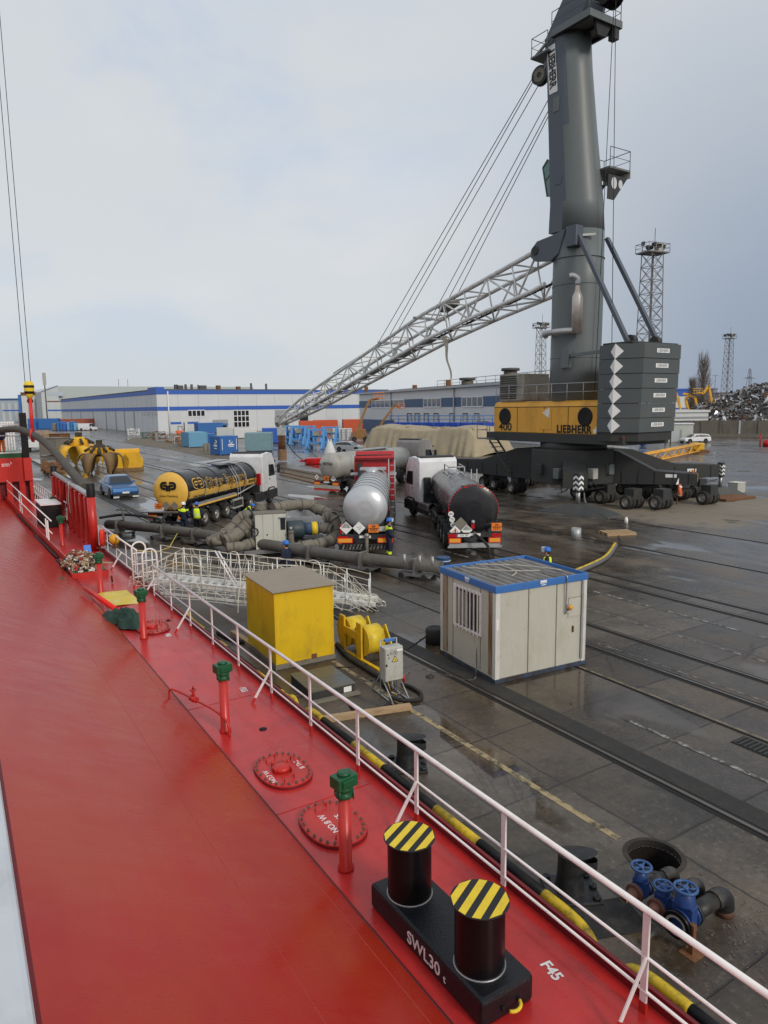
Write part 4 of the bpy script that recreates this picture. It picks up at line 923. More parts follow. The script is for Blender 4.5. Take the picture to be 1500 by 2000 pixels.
def netpt(u, v, side):
    x = -.7 + u * (GL + .75); topz = 1.12 - 1.15 * max(0, (u - .80) / .20) ** 1.3 - 1.0 * max(0, (.17 - u) / .17)
    y = side * (.44 + .10 * math.sin(v * math.pi) + .07 * NZ.noise(V((u * 7, v * 3, side))))
    z = topz * (1 - v) + (-.42) * v - .05 * abs(math.sin(u * 9 * math.pi)) * (1 - v)
    return V((x + .05 * NZ.noise(V((u * 11, v * 5, side + 3))), y, z + .05 * NZ.noise(V((u * 13, v * 5, side + 7)))))
for side in (-1, 1):
    m = MB(); NU, NV = 28, 5
    for i in range(NU + 1): m.path([netpt(i / NU + .006 * math.sin(i * 7 + q), q / NV, side) for q in range(NV + 1)], .0085, 4, caps=False)
    for q in range(NV + 1): m.path([netpt(i / NU, q / NV, side) for i in range(NU + 1)], .0095, 4, caps=False)
    for i in range(0, NU, 6): m.path([netpt(i / NU, 0, side), netpt((i + 1.5) / NU, .5, side) + V((0, .04 * side, 0)), netpt((i + 2.6) / NU, 1, side)], .009, 4, caps=False)
    m.obj('safety_net', 'net_rope', t)
m = MB()
for k in range(26):
    a = rng.uniform(0, 6.28); c_ = V((GL - .35 + rng.uniform(-.5, .35), rng.uniform(-.5, .5), -.02)); m.path([c_ + V((.35 * math.cos(a + q), .2 * math.sin(a * 1.7 + q * 1.3), .05 * math.sin(q * 2) + .12 + .08 * rng.random())) for q in (0, .7, 1.4, 2.2, 3.0)], .009, 4, caps=False)
m.obj('net_bunch', 'net_rope', t)
for x, yy in ((2.9, -.5), (5.6, -.5)):
    MB().path(curve([(x - .5, .4, 1.12), (x - .25, 0, 1.26), (x, yy, 1.2), (x + .12, yy - .05, .4), (x + .1, yy - .08, -.2), (x + .15, yy - .08, -.9)], 6), .017, 6).obj('tie_rope', 'net_rope', t)
for q in (0, .12): MB().tube((1.9 + q, .3, 1.15), (2.8 + q, -.35, .2), .03, 8).obj('folded_rail', 'white_paint', t)
MB().lathe([(0, -.32), (.11, -.32), (.11, .32), (0, .32)], 14, (GL - .1, 0, -.08), (0, 1, 0)).obj('roller', 'rubber', t)

# ---- pump skid and lagged pipelines
PL = [P(212, 1024, .55), P(300, 1031, .55), P(392, 1043, .55), P(560, 1070, .5), P(660, 1085, .5), P(760, 1097, .5), P(862, 1108, .5)]
t = thing('pipeline', 'long grey oil pipeline on low trolleys across the quay', 'pipeline', (0, 0, 0))
MB().path(PL, .25, 16).obj('pipe', 'pipe_grey', t)
d0 = (PL[0] - PL[1]).normalized()
MB().ball(PL[0], (.25, .25, .25)).obj('end_cap', 'pipe_grey', t)
for i, f in ((0, .25), (1, .25), (1, .9), (3, .5), (4, .5), (5, .55)):
    p = PL[i].lerp(PL[i + 1], f); dd = (PL[i + 1] - PL[i]).normalized(); rt = M.Rotation(math.atan2(dd.y, dd.x), 3, 'Z')
    MB().lathe([(.255, -.08), (.31, -.08), (.31, .08), (.255, .08)], 16, p, dd).obj('flange', 'pipe_grey', t)
    c_ = MB().box((p.x, p.y, .17), (1.3, .9, .10), rt); c_.box((p.x, p.y, .46), (.08, .66, .66), rt)
    tr = c_.obj('trolley', 'steel', t)
    for sx in (-.5, .5):
        for sy in (-.45, .45):
            q = V((p.x, p.y, .12)) + rt @ V((sx, sy, 0)); MB().lathe([(0, -.04), (.12, -.04), (.12, .04), (0, .04)], 12, q, rt @ V((0, 1, 0))).obj('wheel', 'rubber', tr)
MB().path(curve([PL[0] + V((-.5, .1, .35)), PL[0] + V((.8, 0, .52)), PL[0] + V((2.0, -.6, .52)), PL[0] + V((3.2, -1.3, .45)), PL[0] + V((3.4, -1.5, .1))], 6), .075, 8).obj('side_hose', 'rubber', t)
p_ = PL[0].lerp(PL[1], .35); MB().tube(p_, p_ + V((0, 0, .85)), .06, 8).obj('spindle', 'pipe_grey', t); MB().tube(p_ + V((-.4, .1, .85)), p_ + V((.4, -.1, .85)), .04, 6).obj('spindle_bar', 'pipe_grey', t)
for px, py in ((820, 1085), (790, 1082), (845, 1087)):
    p = P(px, py + 18, .7); MB().tube(p, p + V((0, 0, .35)), .05, 8).obj('stub', 'galv', t)
# skid
SK = V((-5.35, 32.55, 0))
t = thing('pump_unit', 'oil pump unit with pale cabinet, electric motor and lagged pipes', 'pump unit', SK, R(14))
mat('cab_pale', (.52, .52, .46), .5, dirt=(.3, .28, .2), da=.5, ds=2.5, stretch=(1, 1, .4))
MB().bx(-1.2, 3.0, -.5, 1.2, .1, .28).obj('skid_frame', 'steel', t)
b = MB().bx(-.65, .75, -.3, .55, .28, 1.92).obj('cabinet', 'cab_pale', t, bevel=.015)
MB().bx(-.70, .80, -.34, .60, 1.92, 1.95).obj('cabinet_roof', 'lagging', b)
MB().bx(-.30, .13, -.325, -.302, .34, 1.86).obj('door', 'cab_pale', b, bevel=.005); MB().bx(.18, .72, -.325, -.302, .34, 1.88).obj('door', 'cab_pale', b, bevel=.005)
MB().lathe([(0, 0), (.035, 0), (.03, .03), (0, .03)], 10, (-.12, -.327, .95), (0, -1, 0)).obj('lock', 'black', b)
MB().bx(.50, .72, -.345, -.326, 1.15, 1.70).obj('instrument_window', 'glass_dark', b); MB().bx(.45, .98, -.45, -.2, 1.72, 1.76).obj('window_hood', 'galv', b)
MB().lathe([(0, 0), (.40, 0), (.42, .05), (.42, .72), (.36, .8), (0, .8)], 24, (.85, .2, 1.05), (1, 0, 0)).obj('motor', mat('motor_teal', (.04, .06, .07), .5, dirt=(.12, .11, .09)), t)
MB().lathe([(0, 0), (.30, 0), (.30, .7), (0, .7)], 24, (1.65, .2, 1.05), (1, 0, 0)).obj('coupling_guard', mat('motor_blue', (.05, .09, .17), .5, dirt=(.15, .14, .1)), t)
MB().lathe([(.305, .35), (.315, .35), (.315, .62), (.305, .62)], 24, (1.65, .2, 1.05), (1, 0, 0)).obj('yellow_band', 'yellow_bright', t)
MB().bx(.9, 2.6, -.45, -.40, .55, .62).obj('tray_rail', 'black', t); MB().bx(.9, 2.6, -.35, .8, .3, .62).obj('motor_base', 'black', t)
def lag(pts, r, name='lagged_pipe', k=8):
    pts = curve(pts, k); rr = [r * (1 + .22 * NZ.noise(p * 5)) * (1.12 if i % 6 == 0 else 1) for i, p in enumerate(pts)]
    o = MB().path(pts, rr, 12).obj(name, 'lagging', t)
    for i in range(3, len(pts) - 2, 9): MB().torus(pts[i], rr[i] + .006, .022, (pts[i + 1] - pts[i - 1]), 18, 6).obj('band', 'pipe_grey', o)
    return o
lag([(.3, .9, 2.0), (1.2, 1.3, 2.05), (2.1, 1.5, 2.0), (2.5, 1.2, 1.8), (2.9, .7, 1.7), (3.05, .4, 1.55)], .25)
lag([(2.6, .3, 1.45), (2.95, .25, 1.5), (3.15, .1, 1.2), (3.1, -.1, .75), (2.7, -.5, .52), (2.0, -.85, .45), (1.3, -1.05, .42), (.9, -1.2, .40)], .27)
lag([(2.3, .15, 1.1), (2.7, .0, 1.05), (2.95, -.2, 1.0)], .24)
lag([(-.75, .3, 1.55), (-1.1, .3, 1.25), (-1.5, .1, .95), (-2.1, -.2, .75)], .30)
lag([(-.9, .6, 1.8), (-1.3, .7, 1.6), (-1.8, .5, 1.1), (-2.3, .3, .8), (-2.8, .3, .62)], .24)
lag([(-.8, -.2, .6), (-1.3, -.4, .5), (-2.0, -.5, .5)], .24)
lag([(-.2, 1.6, .3), (-.25, 1.6, 1.4), (-.2, 1.6, 2.2)], .26)
for c_, r in (((-1.15, .35, 1.05), .38), ((-1.75, .05, .85), .32), ((-1.0, .75, 1.7), .28), ((-2.4, .1, .7), .29)): 
    m = MB().ball(c_, (r * 1.1, r, r * .9), 22, 14); m.v = [v + (v - V(c_)).normalized() * .13 * NZ.noise(v * 4) for v in m.v]; m.obj('valve_jacket', 'lagging', t)
MB().torus((-.70, -.45, 1.12), .19, .025, (.5, -1, .1), 18, 6).obj('hand_wheel', 'black', t); MB().tube((-.9, 0, 1.12), (-.70, -.45, 1.12), .03, 6).obj('spindle', 'black', t)
MB().torus((-2.05, -.35, 1.15), .20, .03, (.8, -1, .2), 18, 6).obj('hand_wheel', 'lagging', t)
lag([(.95, -.5, .45), (.95, -.5, .9), (.95, -.5, 1.12)], .14, 'strainer'); MB().lathe([(0, 1.1), (.07, 1.1), (.07, 1.3), (0, 1.3)], 10, (.95, -.5, 0)).obj('gauge', 'steel', t)
t = thing('oil_drum', 'blue oil drum on the ground between black tanker and pipeline', 'drum', P(866, 1108), 0)
MB().lathe([(0, 0), (.29, 0), (.29, .28), (.3, .29), (.29, .30), (.29, .42), (.30, .43), (.29, .44), (0, .43)], 20).obj('shell', mat('drum_blue', (.03, .09, .2), .45, dirt=(.08, .07, .06)), t); MB().torus((0, 0, .3), .295, .012).obj('band', 'paper', t)
# ---- small quay things
t = thing('pallet', 'broken pale wooden pallet lying on the wet quay', 'pallet', P(1205, 1043), R(10))
for k in range(6): MB().bx(-.75 + k * .27, -.55 + k * .27, -.5, .5, .12, .145).obj('slat', 'wood', t)
for y in (-.45, 0, .45): MB().bx(-.78, .82, y - .05, y + .05, 0, .118).obj('bearer', 'wood', t)
tag(MB().lathe([(0, 0), (.24, 0), (.24, .62), (.22, .62), (.22, .05), (0, .05)], 20).obj('metal_bucket', 'galv', loc=P(1125, 1055)), 'shiny metal bucket standing in a puddle', 'bucket')
a, b = P(1090, 1132, .09), P(1203, 1064, .09); mid_ = a.lerp(b, .55) + V((.35, -.3, 0))
t = thing('hose_bridge', 'yellow topped grey hose lying in a curve beyond the cabin', 'hose bridge', (0, 0, 0)); cp = curve([a, mid_, b], 10)
MB().path(cp, .10, 10).obj('hose', mat('hose_grey', (.12, .12, .12), .6), t); MB().path([p + V((-.03, .04, .035)) for p in cp], .09, 10).obj('yellow_cover', 'kerb_yellow', t)
hose('cable', [(1203, 1064), (1212, 1058), (1208, 1048), (1220, 1035), (1222, 1022)], .02, 'cable', 'thin black cable curling from the yellow hose past the pallet')
tag(MB().lathe([(0, 0), (.1, 0), (.1, .2), (.05, .35), (0, .36)], 12).obj('bottle', 'paper', loc=P(1223, 1022)), 'small pale plastic can standing near the pallet', 'can')
rng = random.Random(11)     # litter: scraps nobody could count
m = MB()
for k in range(260):
    n, s = rng.uniform(6.8, 30), rng.uniform(3, 34); p = Q(n, s, .006); z_ = rng.uniform(.008, .03)
    m.box(p, (z_ * 1.6, z_, .008), M.Rotation(rng.uniform(0, 6), 3, 'Z'))
for k in range(160):
    n, s = rng.gauss(8.3, .5), rng.gauss(4.2, .5); m.box(Q(max(7.3, n), s, .008), (.022 * rng.random() + .006, .014, .010), M.Rotation(rng.uniform(0, 6), 3, 'Z'))
o = m.obj('litter', mat('litter', (.17, .15, .12), .8, var=.8, vs=.9), weld=False, recalc=False); o['kind'] = 'stuff'; tag(o, 'pale grit and scraps scattered over the wet quay', 'litter')
# ================= tanker lorries =================
mat('tank_silver', (.52, .54, .56), .34, metal=.45, var=.06, vs=1.2, dirt=(.33, .32, .30), da=.4, ds=1.3, rv=.05)
mat('tank_cream', (.46, .45, .41), .35, metal=.4, var=.1, dirt=(.28, .22, .14), da=.6, ds=1.1)
mat('tank_black', (.014, .015, .018), .27, var=.3, dirt=(.05, .047, .043), da=.5, ds=1.1, coat=.12, spec=.35)
mat('tank_yellow', (.78, .46, .08), .35, var=.06, dirt=(.45, .28, .08), da=.4, ds=1.5, coat=.2)
mat('cab_white', (.72, .73, .74), .3, dirt=(.35, .34, .3), da=.4, ds=1.4, coat=.2)
mat('cab_red', (.42, .02, .025), .3, dirt=(.15, .03, .03), da=.4, coat=.3)
mat('cab_greybrown', (.32, .30, .285), .35, dirt=(.12, .1, .08), da=.4, coat=.2)
mat('plastic', (.025, .026, .028), .6, dirt=(.09, .085, .075), da=.6, ds=3)
mat('rim_grey', (.36, .35, .33), .5, metal=.5, dirt=(.12, .1, .08), da=.6, ds=4)
def wheel(parent, x, y, r=.50, w=.34, side=1, z=None, dual=False, name='wheel'):
    z = r if z is None else z; ax = (side, 0, 0); c = V((x, y, z)); hw = w / 2
    t = MB().lathe([(r * .55, -hw), (r * .86, -hw), (r * .97, -hw * .82), (r, -hw * .5), (r, hw * .5), (r * .97, hw * .82), (r * .86, hw), (r * .58, hw * .96), (r * .56, hw * .5)], 28, c, ax).obj(name, 'tyre', parent)
    MB().lathe([(r * .57, hw * .85), (r * .52, hw * .9), (r * .48, hw * .35), (r * .30, hw * .25), (r * .28, hw * .75), (r * .16, hw * .9), (r * .15, hw * 1.02), (0, hw * 1.02)], 24, c, ax).obj('rim', 'rim_grey', t)
    if dual:
        t2 = MB().lathe([(r * .55, -hw), (r * .86, -hw), (r, -hw * .6), (r, hw * .6), (r * .86, hw), (r * .58, hw)], 28, c - V(ax) * (w + .03), ax).obj(name, 'tyre', parent)
        MB().lathe([(r * .57, -hw * .85), (r * .45, -hw * .4), (0, -hw * .3)], 20, c - V(ax) * (w + .03), ax).obj('rim', 'rim_grey', t2)
    return t
def tractor(root, hx, hy, h, paint, high=3.7, ext=True):
    "tractor unit on the trailer root: hitch at (hx, hy), turned h degrees from the trailer axis; all parts of the lorry"
    T = M.Translation((hx, hy, 0)) @ M.Rotation(-R(h), 4, 'Z')
    def ob(mb, name, ma, par=root, **k): return mb.xf(T).obj(name, ma, par, **k)
    ob(MB().bx(-.45, -.33, -1.0, 4.6, .72, .98).bx(.33, .45, -1.0, 4.6, .72, .98).bx(-.33, .33, -.9, -.7, .75, .95), 'chassis', 'plastic')
    prof = [(2.15, 1.0), (2.15, high - .25), (2.35, high - .03), (3.4, high), (4.0, high - .12), (4.45, high - .75), (4.72, 2.15), (4.82, 1.2), (4.80, .95), (2.15, .95)]
    cab = ob(MB().prism([V((-1.23, y, z)) for y, z in prof], (2.46, 0, 0)), 'cab', paint, bevel=.09)
    ob(MB().bx(-1.25, 1.25, 3.2, 4.88, .32, .945), 'bumper', 'plastic', bevel=.06)
    ob(MB().prism([V((-1.20, 4.47, high - .8)), V((1.20, 4.47, high - .8)), V((1.20, 4.735, 2.18)), V((-1.20, 4.735, 2.18))], (0, .02, .004)), 'windscreen', 'glass_dark', cab)
    ob(MB().bx(-1.0, 1.0, 4.76, 4.83, 1.15, 1.95), 'grille', 'plastic', cab)
    ob(MB().bx(-1.2, 1.2, 4.5, 4.75, high - .78, high - .66), 'sun_visor', 'plastic', cab)
    for sx in (-1, 1):
        ob(MB().prism([V((sx * 1.232, 3.25, 1.95)), V((sx * 1.232, 4.45, 1.95)), V((sx * 1.232, 4.36, 2.35)), V((sx * 1.232, 4.15, 2.75)), V((sx * 1.232, 3.25, 2.78))], (sx * .006, 0, 0)), 'side_window', 'glass_dark', cab)
        d = ob(MB().prism([V((sx * 1.231, 3.2, 1.05)), V((sx * 1.231, 4.5, 1.05)), V((sx * 1.231, 4.5, 1.93)), V((sx * 1.231, 3.2, 1.93))], (sx * .004, 0, 0)), 'door', paint, cab)
        ob(MB().box((sx * 1.245, 3.35, 1.75), (.03, .2, .05)), 'handle', 'plastic', d)
        ob(MB().box((sx * 1.50, 4.52, 2.40), (.22, .12, .62)).bar((sx * 1.25, 4.4, 2.6), (sx * 1.45, 4.5, 2.6), .05).bar((sx * 1.25, 4.4, 2.2), (sx * 1.45, 4.5, 2.2), .05), 'mirror', 'plastic', cab, bevel=.03)
        ob(MB().prism([V((sx * .9, 3.2, .95)), V((sx * .9, 2.95, .75)), V((sx * .9, 2.9, .5)), V((sx * .9, 2.78, .5)), V((sx * .9, 2.8, .95)), V((sx * .9, 3.1, 1.16)), V((sx * .9, 4.2, 1.16)), V((sx * .9, 4.45, .95)), V((sx * .9, 4.35, .95)), V((sx * .9, 4.1, 1.07)), V((sx * .9, 3.35, 1.07))], (sx * .34, 0, 0)), 'wheel_arch', 'plastic')
        b = ob(MB().bx(min(sx * .62, sx * 1.20), max(sx * .62, sx * 1.20), 1.0, 2.6, .45, 1.0), 'fuel_tank', 'steel' if sx < 0 else 'plastic', bevel=.08)
        ob(MB().bx(min(sx * 1.19, sx * 1.235), max(sx * 1.19, sx * 1.235), .75, 2.75, .36, .62), 'side_skirt', 'plastic')
        ob(MB().grid(lambda i, j: V((sx * (.65 + .58 * i), .0 + .66 * math.cos(math.pi * (.12 + .76 * j)), .52 + .66 * math.sin(math.pi * (.12 + .76 * j)))), 2, 10), 'mudguard', 'plastic')
        for yy, dual in ((3.72, False), (0, True)):
            p = T @ V((sx * (1.03 if not dual else 1.06), yy, 0)); ax = (T.to_3x3() @ V((sx, 0, 0)))
            r, w_ = .50, .31; c = V((p.x, p.y, r)); hw = w_ / 2
            for q in range(2 if dual else 1):
                cc = c - ax * (q * (w_ + .03))
                ty = MB().lathe([(r * .55, -hw), (r * .86, -hw), (r * .97, -hw * .82), (r, -hw * .5), (r, hw * .5), (r * .97, hw * .82), (r * .86, hw), (r * .58, hw * .96), (r * .56, hw * .5)], 28, cc, ax).obj('wheel', 'tyre', root)
                MB().lathe([(r * .57, hw * .85), (r * .52, hw * .9), (r * .48, hw * .35), (r * .30, hw * .25), (r * .28, hw * .75), (r * .16, hw * .9), (r * .15, hw * 1.02), (0, hw * 1.02)], 24, cc, ax).obj('rim', 'rim_grey', ty)
        ob(MB().box((sx * .9, -1.02, .85), (.36, .05, .13)), 'tail_lamp', 'lamp_red')
    # rear of cab: dark lower equipment, air lines, roof deflector
    ob(MB().bx(-1.0, 1.0, 1.95, 2.13, .98, 1.5), 'rear_equipment', 'plastic', bevel=.03)
    ob(MB().bx(-1.0, -.6, 1.85, 2.12, 1.5, 2.5), 'air_intake', 'plastic', bevel=.05)
    for k in range(3): ob(MB().path(curve([(-.25 + .2 * k, 2.1, 1.55), (-.2 + .2 * k, 1.5, 1.15), (-.1 + .1 * k, .9, 1.25), (0, .6, 1.45)], 5), .025, 6), 'air_line', ['lamp_red', 'black', 'yellow'][k])
    if ext: ob(MB().bx(.82, 1.1, 1.92, 2.12, 1.45, 2.25), 'extinguisher_box', 'lamp_red', cab, bevel=.03)
    ob(MB().bx(-1.1, 1.1, 2.3, 3.0, high - .05, high + .05), 'roof_rail', 'plastic', cab, bevel=.03)
    return cab
def placard(root, c, sz, kind, ny=-1, tilt=0):
    "diamond on the rear face, facing -y"
    c = V(c); ms = []
    def dia(s_, y): return [c + V((s_ * math.cos(R(a + tilt)), y, s_ * math.sin(R(a + tilt)))) for a in (0, 90, 180, 270)]
    p = MB().prism(dia(sz, 0), (0, -.008, 0)).obj('hazard_placard', 'paper', root)
    if kind == 'stripes':
        for k in range(-3, 4):
            x = k * sz * .2; h = sz * .86 - abs(x); w_ = sz * .055
            if h > .03: MB().prism([c + V((x - w_, -.009, .0 * sz)), c + V((x + w_, -.009, .0)), c + V((x + w_, -.009, h)), c + V((x - w_, -.009, h))], (0, -.002, 0)).obj('stripe', 'ink', p)
    if kind == 'heat':
        tr = [c + V((sz * .62 * math.cos(R(a)), -.009, sz * .62 * math.sin(R(a)) - sz * .05)) for a in (90, 210, 330)]; MB().prism(tr, (0, -.002, 0)).obj('triangle', 'ink_red', p)
        c2 = sum(tr, V()) / 3; MB().prism([c2 + (q - c2) * .66 + V((0, -.003, 0)) for q in tr], (0, -.001, 0)).obj('triangle', 'paper', p)
        MB().bx(c.x - .02 * sz * 5, c.x + .02 * sz * 5, c.y - .014, c.y - .0135, c.z - sz * .28, c.z + sz * .25).obj('symbol', 'ink', p)
    if kind == 'fish':
        for dx, dz in ((-.2, .1), (.15, -.05), (0, -.25), (.25, .2)): MB().box(c + V((dx * sz, -.010, dz * sz)), (sz * .32, .003, sz * .1), M.Rotation(.4, 3, 'Y')).obj('symbol', mat('grey_print', (.35, .35, .35), .6), p)
    return p
def adr(root, c, w_=.42, h=.32, lines=('99', '3257')):
    c = V(c); b = MB().box(c, (w_, .02, h)).obj('orange_panel', 'adr_orange', root)
    m = MB().box(c + V((0, -.012, 0)), (w_, .004, .02)).obj('panel_line', 'ink', b)
    for st, dz in zip(lines, (.075, -.075)): text(st, h * .46, frame(c + V((0, -.0135, dz)), (1, 0, 0), (0, 0, 1)), 'ink', b, ext=.001, bold=.01)
def trailer(root, L, r0, r1, zc0, zc1, tank_ma, rear_ma=None, dome=.16, axles=(2.1, 3.41, 4.72), hoops=7, hoop_ma=None, y0=.45, ladder_y=None, bumper_ma='plastic', hoop_r=.022):
    zc = lambda y: zc0 + (zc1 - zc0) * (y - y0) / L; rr = lambda y: r0 + (r1 - r0) * (y - y0) / L
    ax = V((0, L, zc1 - zc0)).normalized()
    tk = MB().lathe([(r0 * .985, .0), (r0, .06)] + [(r0 + (r1 - r0) * k / 14, L * k / 14) for k in range(1, 15)] + [(r1 * .93, L + .10), (r1 * .75, L + .17), (0, L + .2)], 48, (0, y0, zc0), ax).obj('tank', tank_ma, root)
    MB().lathe([(0, -dome), (r0 * .35, -dome * .94), (r0 * .65, -dome * .74), (r0 * .88, -dome * .36), (r0 * .985, -.0)], 48, (0, y0, zc0), ax).obj('tank_end', rear_ma or tank_ma, tk)
    for k in range(hoops):
        y = y0 + .15 + (L - .4) * k / max(1, hoops - 1)
        MB().torus((0, y, zc(y)), rr(y) + .002, hoop_r, ax, 48, 6).obj('hoop', hoop_ma or tank_ma, tk)
    MB().bx(-.55, -.40, .25, L - .4, .92, 1.10).bx(.40, .55, .25, L - .4, .92, 1.10).obj('chassis', 'plastic', root)
    for y in (1.3, 3.0, 5.2, L - 1.5):
        MB().bx(-.8, .8, y - .06, y + .06, 1.08, zc(y) - rr(y) * .62).obj('cradle', 'plastic', root)
    for y in axles:
        for sx in (-1, 1): wheel(root, sx * 1.03, y, .50, .36, sx)
        MB().tube((-1.0, y, .5), (1.0, y, .5), .07, 8).obj('axle', 'plastic', root)
    for sx in (-1, 1):
        for y in axles: MB().grid(lambda i, j: V((sx * (.86 + .37 * i), y + .60 * math.cos(math.pi * (.1 + .8 * j)), .52 + .60 * math.sin(math.pi * (.1 + .8 * j)))), 2, 10).obj('mudguard', 'plastic', root)
        MB().bx(min(sx * 1.05, sx * 1.22), max(sx * 1.05, sx * 1.22), axles[-1] + .9, L - 2.4, .55, .95).obj('side_box', 'plastic', root, bevel=.03)
        MB().tube((sx * .6, L - 2.0, .0), (sx * .6, L - 2.0, .95), .07, 8).obj('landing_leg', 'plastic', root)
    # rear frame
    MB().bx(-1.22, 1.22, -.02, .16, .84, 1.05).obj('rear_beam', 'plastic', root)
    MB().bx(-1.15, 1.15, .0, .10, .40, .56).obj('underrun_bar', bumper_ma, root)
    for sx in (-1, 1):
        MB().bx(sx * .9 - .05, sx * .9 + .05, .03, .12, .56, .84).obj('bar_hanger', 'lamp_red' if bumper_ma == 'galv' else 'plastic', root)
        MB().box((sx * .98, -.035, .92), (.44, .03, .15)).obj('tail_lamp', 'lamp_red', root)
        MB().box((sx * 1.0, -.03, 1.13), (.03, .03, .03)).obj('reflector', 'paper', root)
    MB().bx(-.26, .26, -.035, -.021, .9, 1.01).obj('number_plate', 'paper', root)
    return zc, rr, tk
def dolly(name, label, x, y, h): return thing(name, label, 'lorry', V((x, y, 0)), -R(h), 'tanker lorries waiting on the quay')
def boards(root, z=.70, w_=.56, h=.24):
    for sx in (-1, 1):
        b = MB().box((sx * .90, -.055, z), (w_, .02, h)).obj('marker_board', 'ink_red', root); MB().box((sx * .90, -.068, z), (w_ - .08, .006, h - .07)).obj('reflector', 'lamp_orange_flat', b)
mat('lamp_orange_flat', (.85, .36, .04), .5)
mat('fitting', (.30, .28, .24), .5, metal=.5, dirt=(.1, .08, .06), da=.6, ds=4)
def hose_down(root, x, z, side=.4, ma='rubber', r=.065):
    MB().lathe([(0, 0), (.12, 0), (.12, .1), (.09, .12), (.09, .3), (0, .3)], 14, (x, .15, z), (0, -1, 0)).obj('outlet_valve', 'fitting', root)
    MB().path(curve([(x, -.05, z), (x + .12 * side, -.35, z), (x + .5 * side, -.65, z - .15), (x + .9 * side, -.85, .5), (x + 1.0 * side, -.95, .08), (x + 1.3 * side, -1.6, .07)], 6), r, 8).obj('hose', ma, root)
# ---- black tanker with white tractor
t = dolly('tanker_lorry', 'black tanker lorry with white cab, tank end ringed in red dashes', 4.08, 31.55, -1.2)
zc, rr, tk = trailer(t, 10.6, 1.17, 1.0, 2.02, 1.98, 'tank_black', hoops=0, bumper_ma='galv')
for k in range(46):
    a0 = k * 360 / 46
    if 62 < a0 < 118: continue
    MB().torus((0, .435, 2.02), 1.13, .020, (0, 1, 0), 3, 5, a0, a0 + 5.2).obj('red_dash', 'ink_red', tk)
for k in range(4): MB().box((-.36 + k * .24, .425, 3.06), (.19, .02, .035)).obj('red_dash', 'ink_red', tk)
MB().bx(-.52, .52, .46, .9, 3.03, 3.13).obj('rear_box', 'tank_black', tk, bevel=.02)
for k in range(4): MB().torus((0, 7.9 + .32 * k, zc(7.9 + .32 * k)), rr(8 + .3 * k) + .01, .025, (0, 1, 0), 40, 6, 20, 160).obj('hoop', 'galv', tk)
for k, st in enumerate(('80', '70', '60')):
    d = MB().lathe([(0, 0), (.125, 0), (.125, .01), (0, .01)], 24, (-1.03 + .05 * k, .375, 1.85 - .25 * k), (0, -1, 0)).obj('speed_sticker', 'paper', tk); text(st, .15, frame((-1.03 + .05 * k, .362, 1.85 - .25 * k), (1, 0, 0), (0, 0, 1)), 'ink', d, ext=.001)
placard(t, (-.62, .1, 1.45), .30, 'plain', tilt=0).data.materials[0] = mat('dirty_plate', (.20, .18, .15), .7)
placard(t, (-.88, .02, 1.12), .26, 'heat'); placard(t, (-.36, .02, 1.16), .26, 'stripes'); adr(t, (.98, -.05, 1.30), .46, .36)
MB().box((-.05, .28, 1.32), (.16, .1, .28)).obj('outlet', 'lamp_red', t); MB().ball((-.05, .2, 1.5), .09).obj('sight_glass', 'galv', t)
np_ = MB().bx(-.82, -.22, -.05, -.025, .86, .98).obj('number_plate', 'paper', t); text('GUR 189', .10, frame((-.50, -.052, .92), (1, 0, 0), (0, 0, 1)), 'ink', np_, ext=.001); MB().bx(-.82, -.77, -.052, -.0505, .86, .98).obj('blue_band', 'cabin_blue', np_)
boards(t, .70); hose_down(t, 0, .95, .55)
MB().bx(-1.22, 1.22, -.06, .0, .36, .45).obj('step_bar', 'galv', t)
for sx in (-1, 1):
    MB().path([(sx * .42, 6.6, 3.0), (sx * .42, 6.6, 3.45), (sx * .42, 8.8, 3.45), (sx * .42, 8.8, 3.0)], .035, 6).obj('walkway_rail', 'galv', tk)
    MB().bx(sx * .42 - .05, sx * .42 + .05, 6.4, 10.0, 2.97, 3.04).obj('walkway', 'galv', tk)
MB().path([(-.42, 6.6, 3.45), (.42, 6.6, 3.45)], .035, 6).obj('walkway_rail', 'galv', tk)
for y in (7.4, 8.4): MB().lathe([(0, 2.95), (.28, 2.95), (.28, 3.12), (0, 3.14)], 18, (0, y, 0)).obj('manlid', 'galv', tk)
for x in (.85, 1.15): MB().tube((x, 7.2, 1.0), (x, 7.0, 3.3), .025, 6).obj('ladder_rail', 'galv', tk)
for k in range(7): MB().tube((.85, 7.2 - .028 * k, 1.2 + .3 * k), (1.15, 7.2 - .028 * k, 1.2 + .3 * k), .018, 6).obj('ladder_rung', 'galv', tk)
tractor(t, .1, 9.2, -17, 'cab_white', 3.68)
# ---- silver tanker with red tractor
t = dolly('tanker_lorry', 'polished silver tanker lorry with red cab, dark hoops round the tank', -.86, 31.35, 1.5)
zc, rr, tk = trailer(t, 11.2, 1.02, .98, 2.2, 2.12, 'tank_silver', dome=.34, hoops=9, hoop_ma='plastic', hoop_r=.018)
placard(t, (-.85, .0, 1.36), .29, 'stripes'); placard(t, (-.27, .0, 1.36), .29, 'fish'); adr(t, (.38, -.02, 1.33), .46, .36)
MB().bx(.62, 1.1, -.02, .02, 1.2, 1.42).obj('tail_plate', 'box_grey', t); boards(t, .80, .70, .24)
for k in range(14): MB().prism([V((-1.05 + k * .155, -.01, .38)), V((-.98 + k * .155, -.01, .38)), V((-.90 + k * .155, -.01, .60)), V((-.97 + k * .155, -.01, .60))], (0, -.01, 0)).obj('diagonal_stripe', 'worn_white', t)
MB().bx(-1.2, 1.2, .0, .06, .34, .62).obj('stripe_board', 'plastic', t)
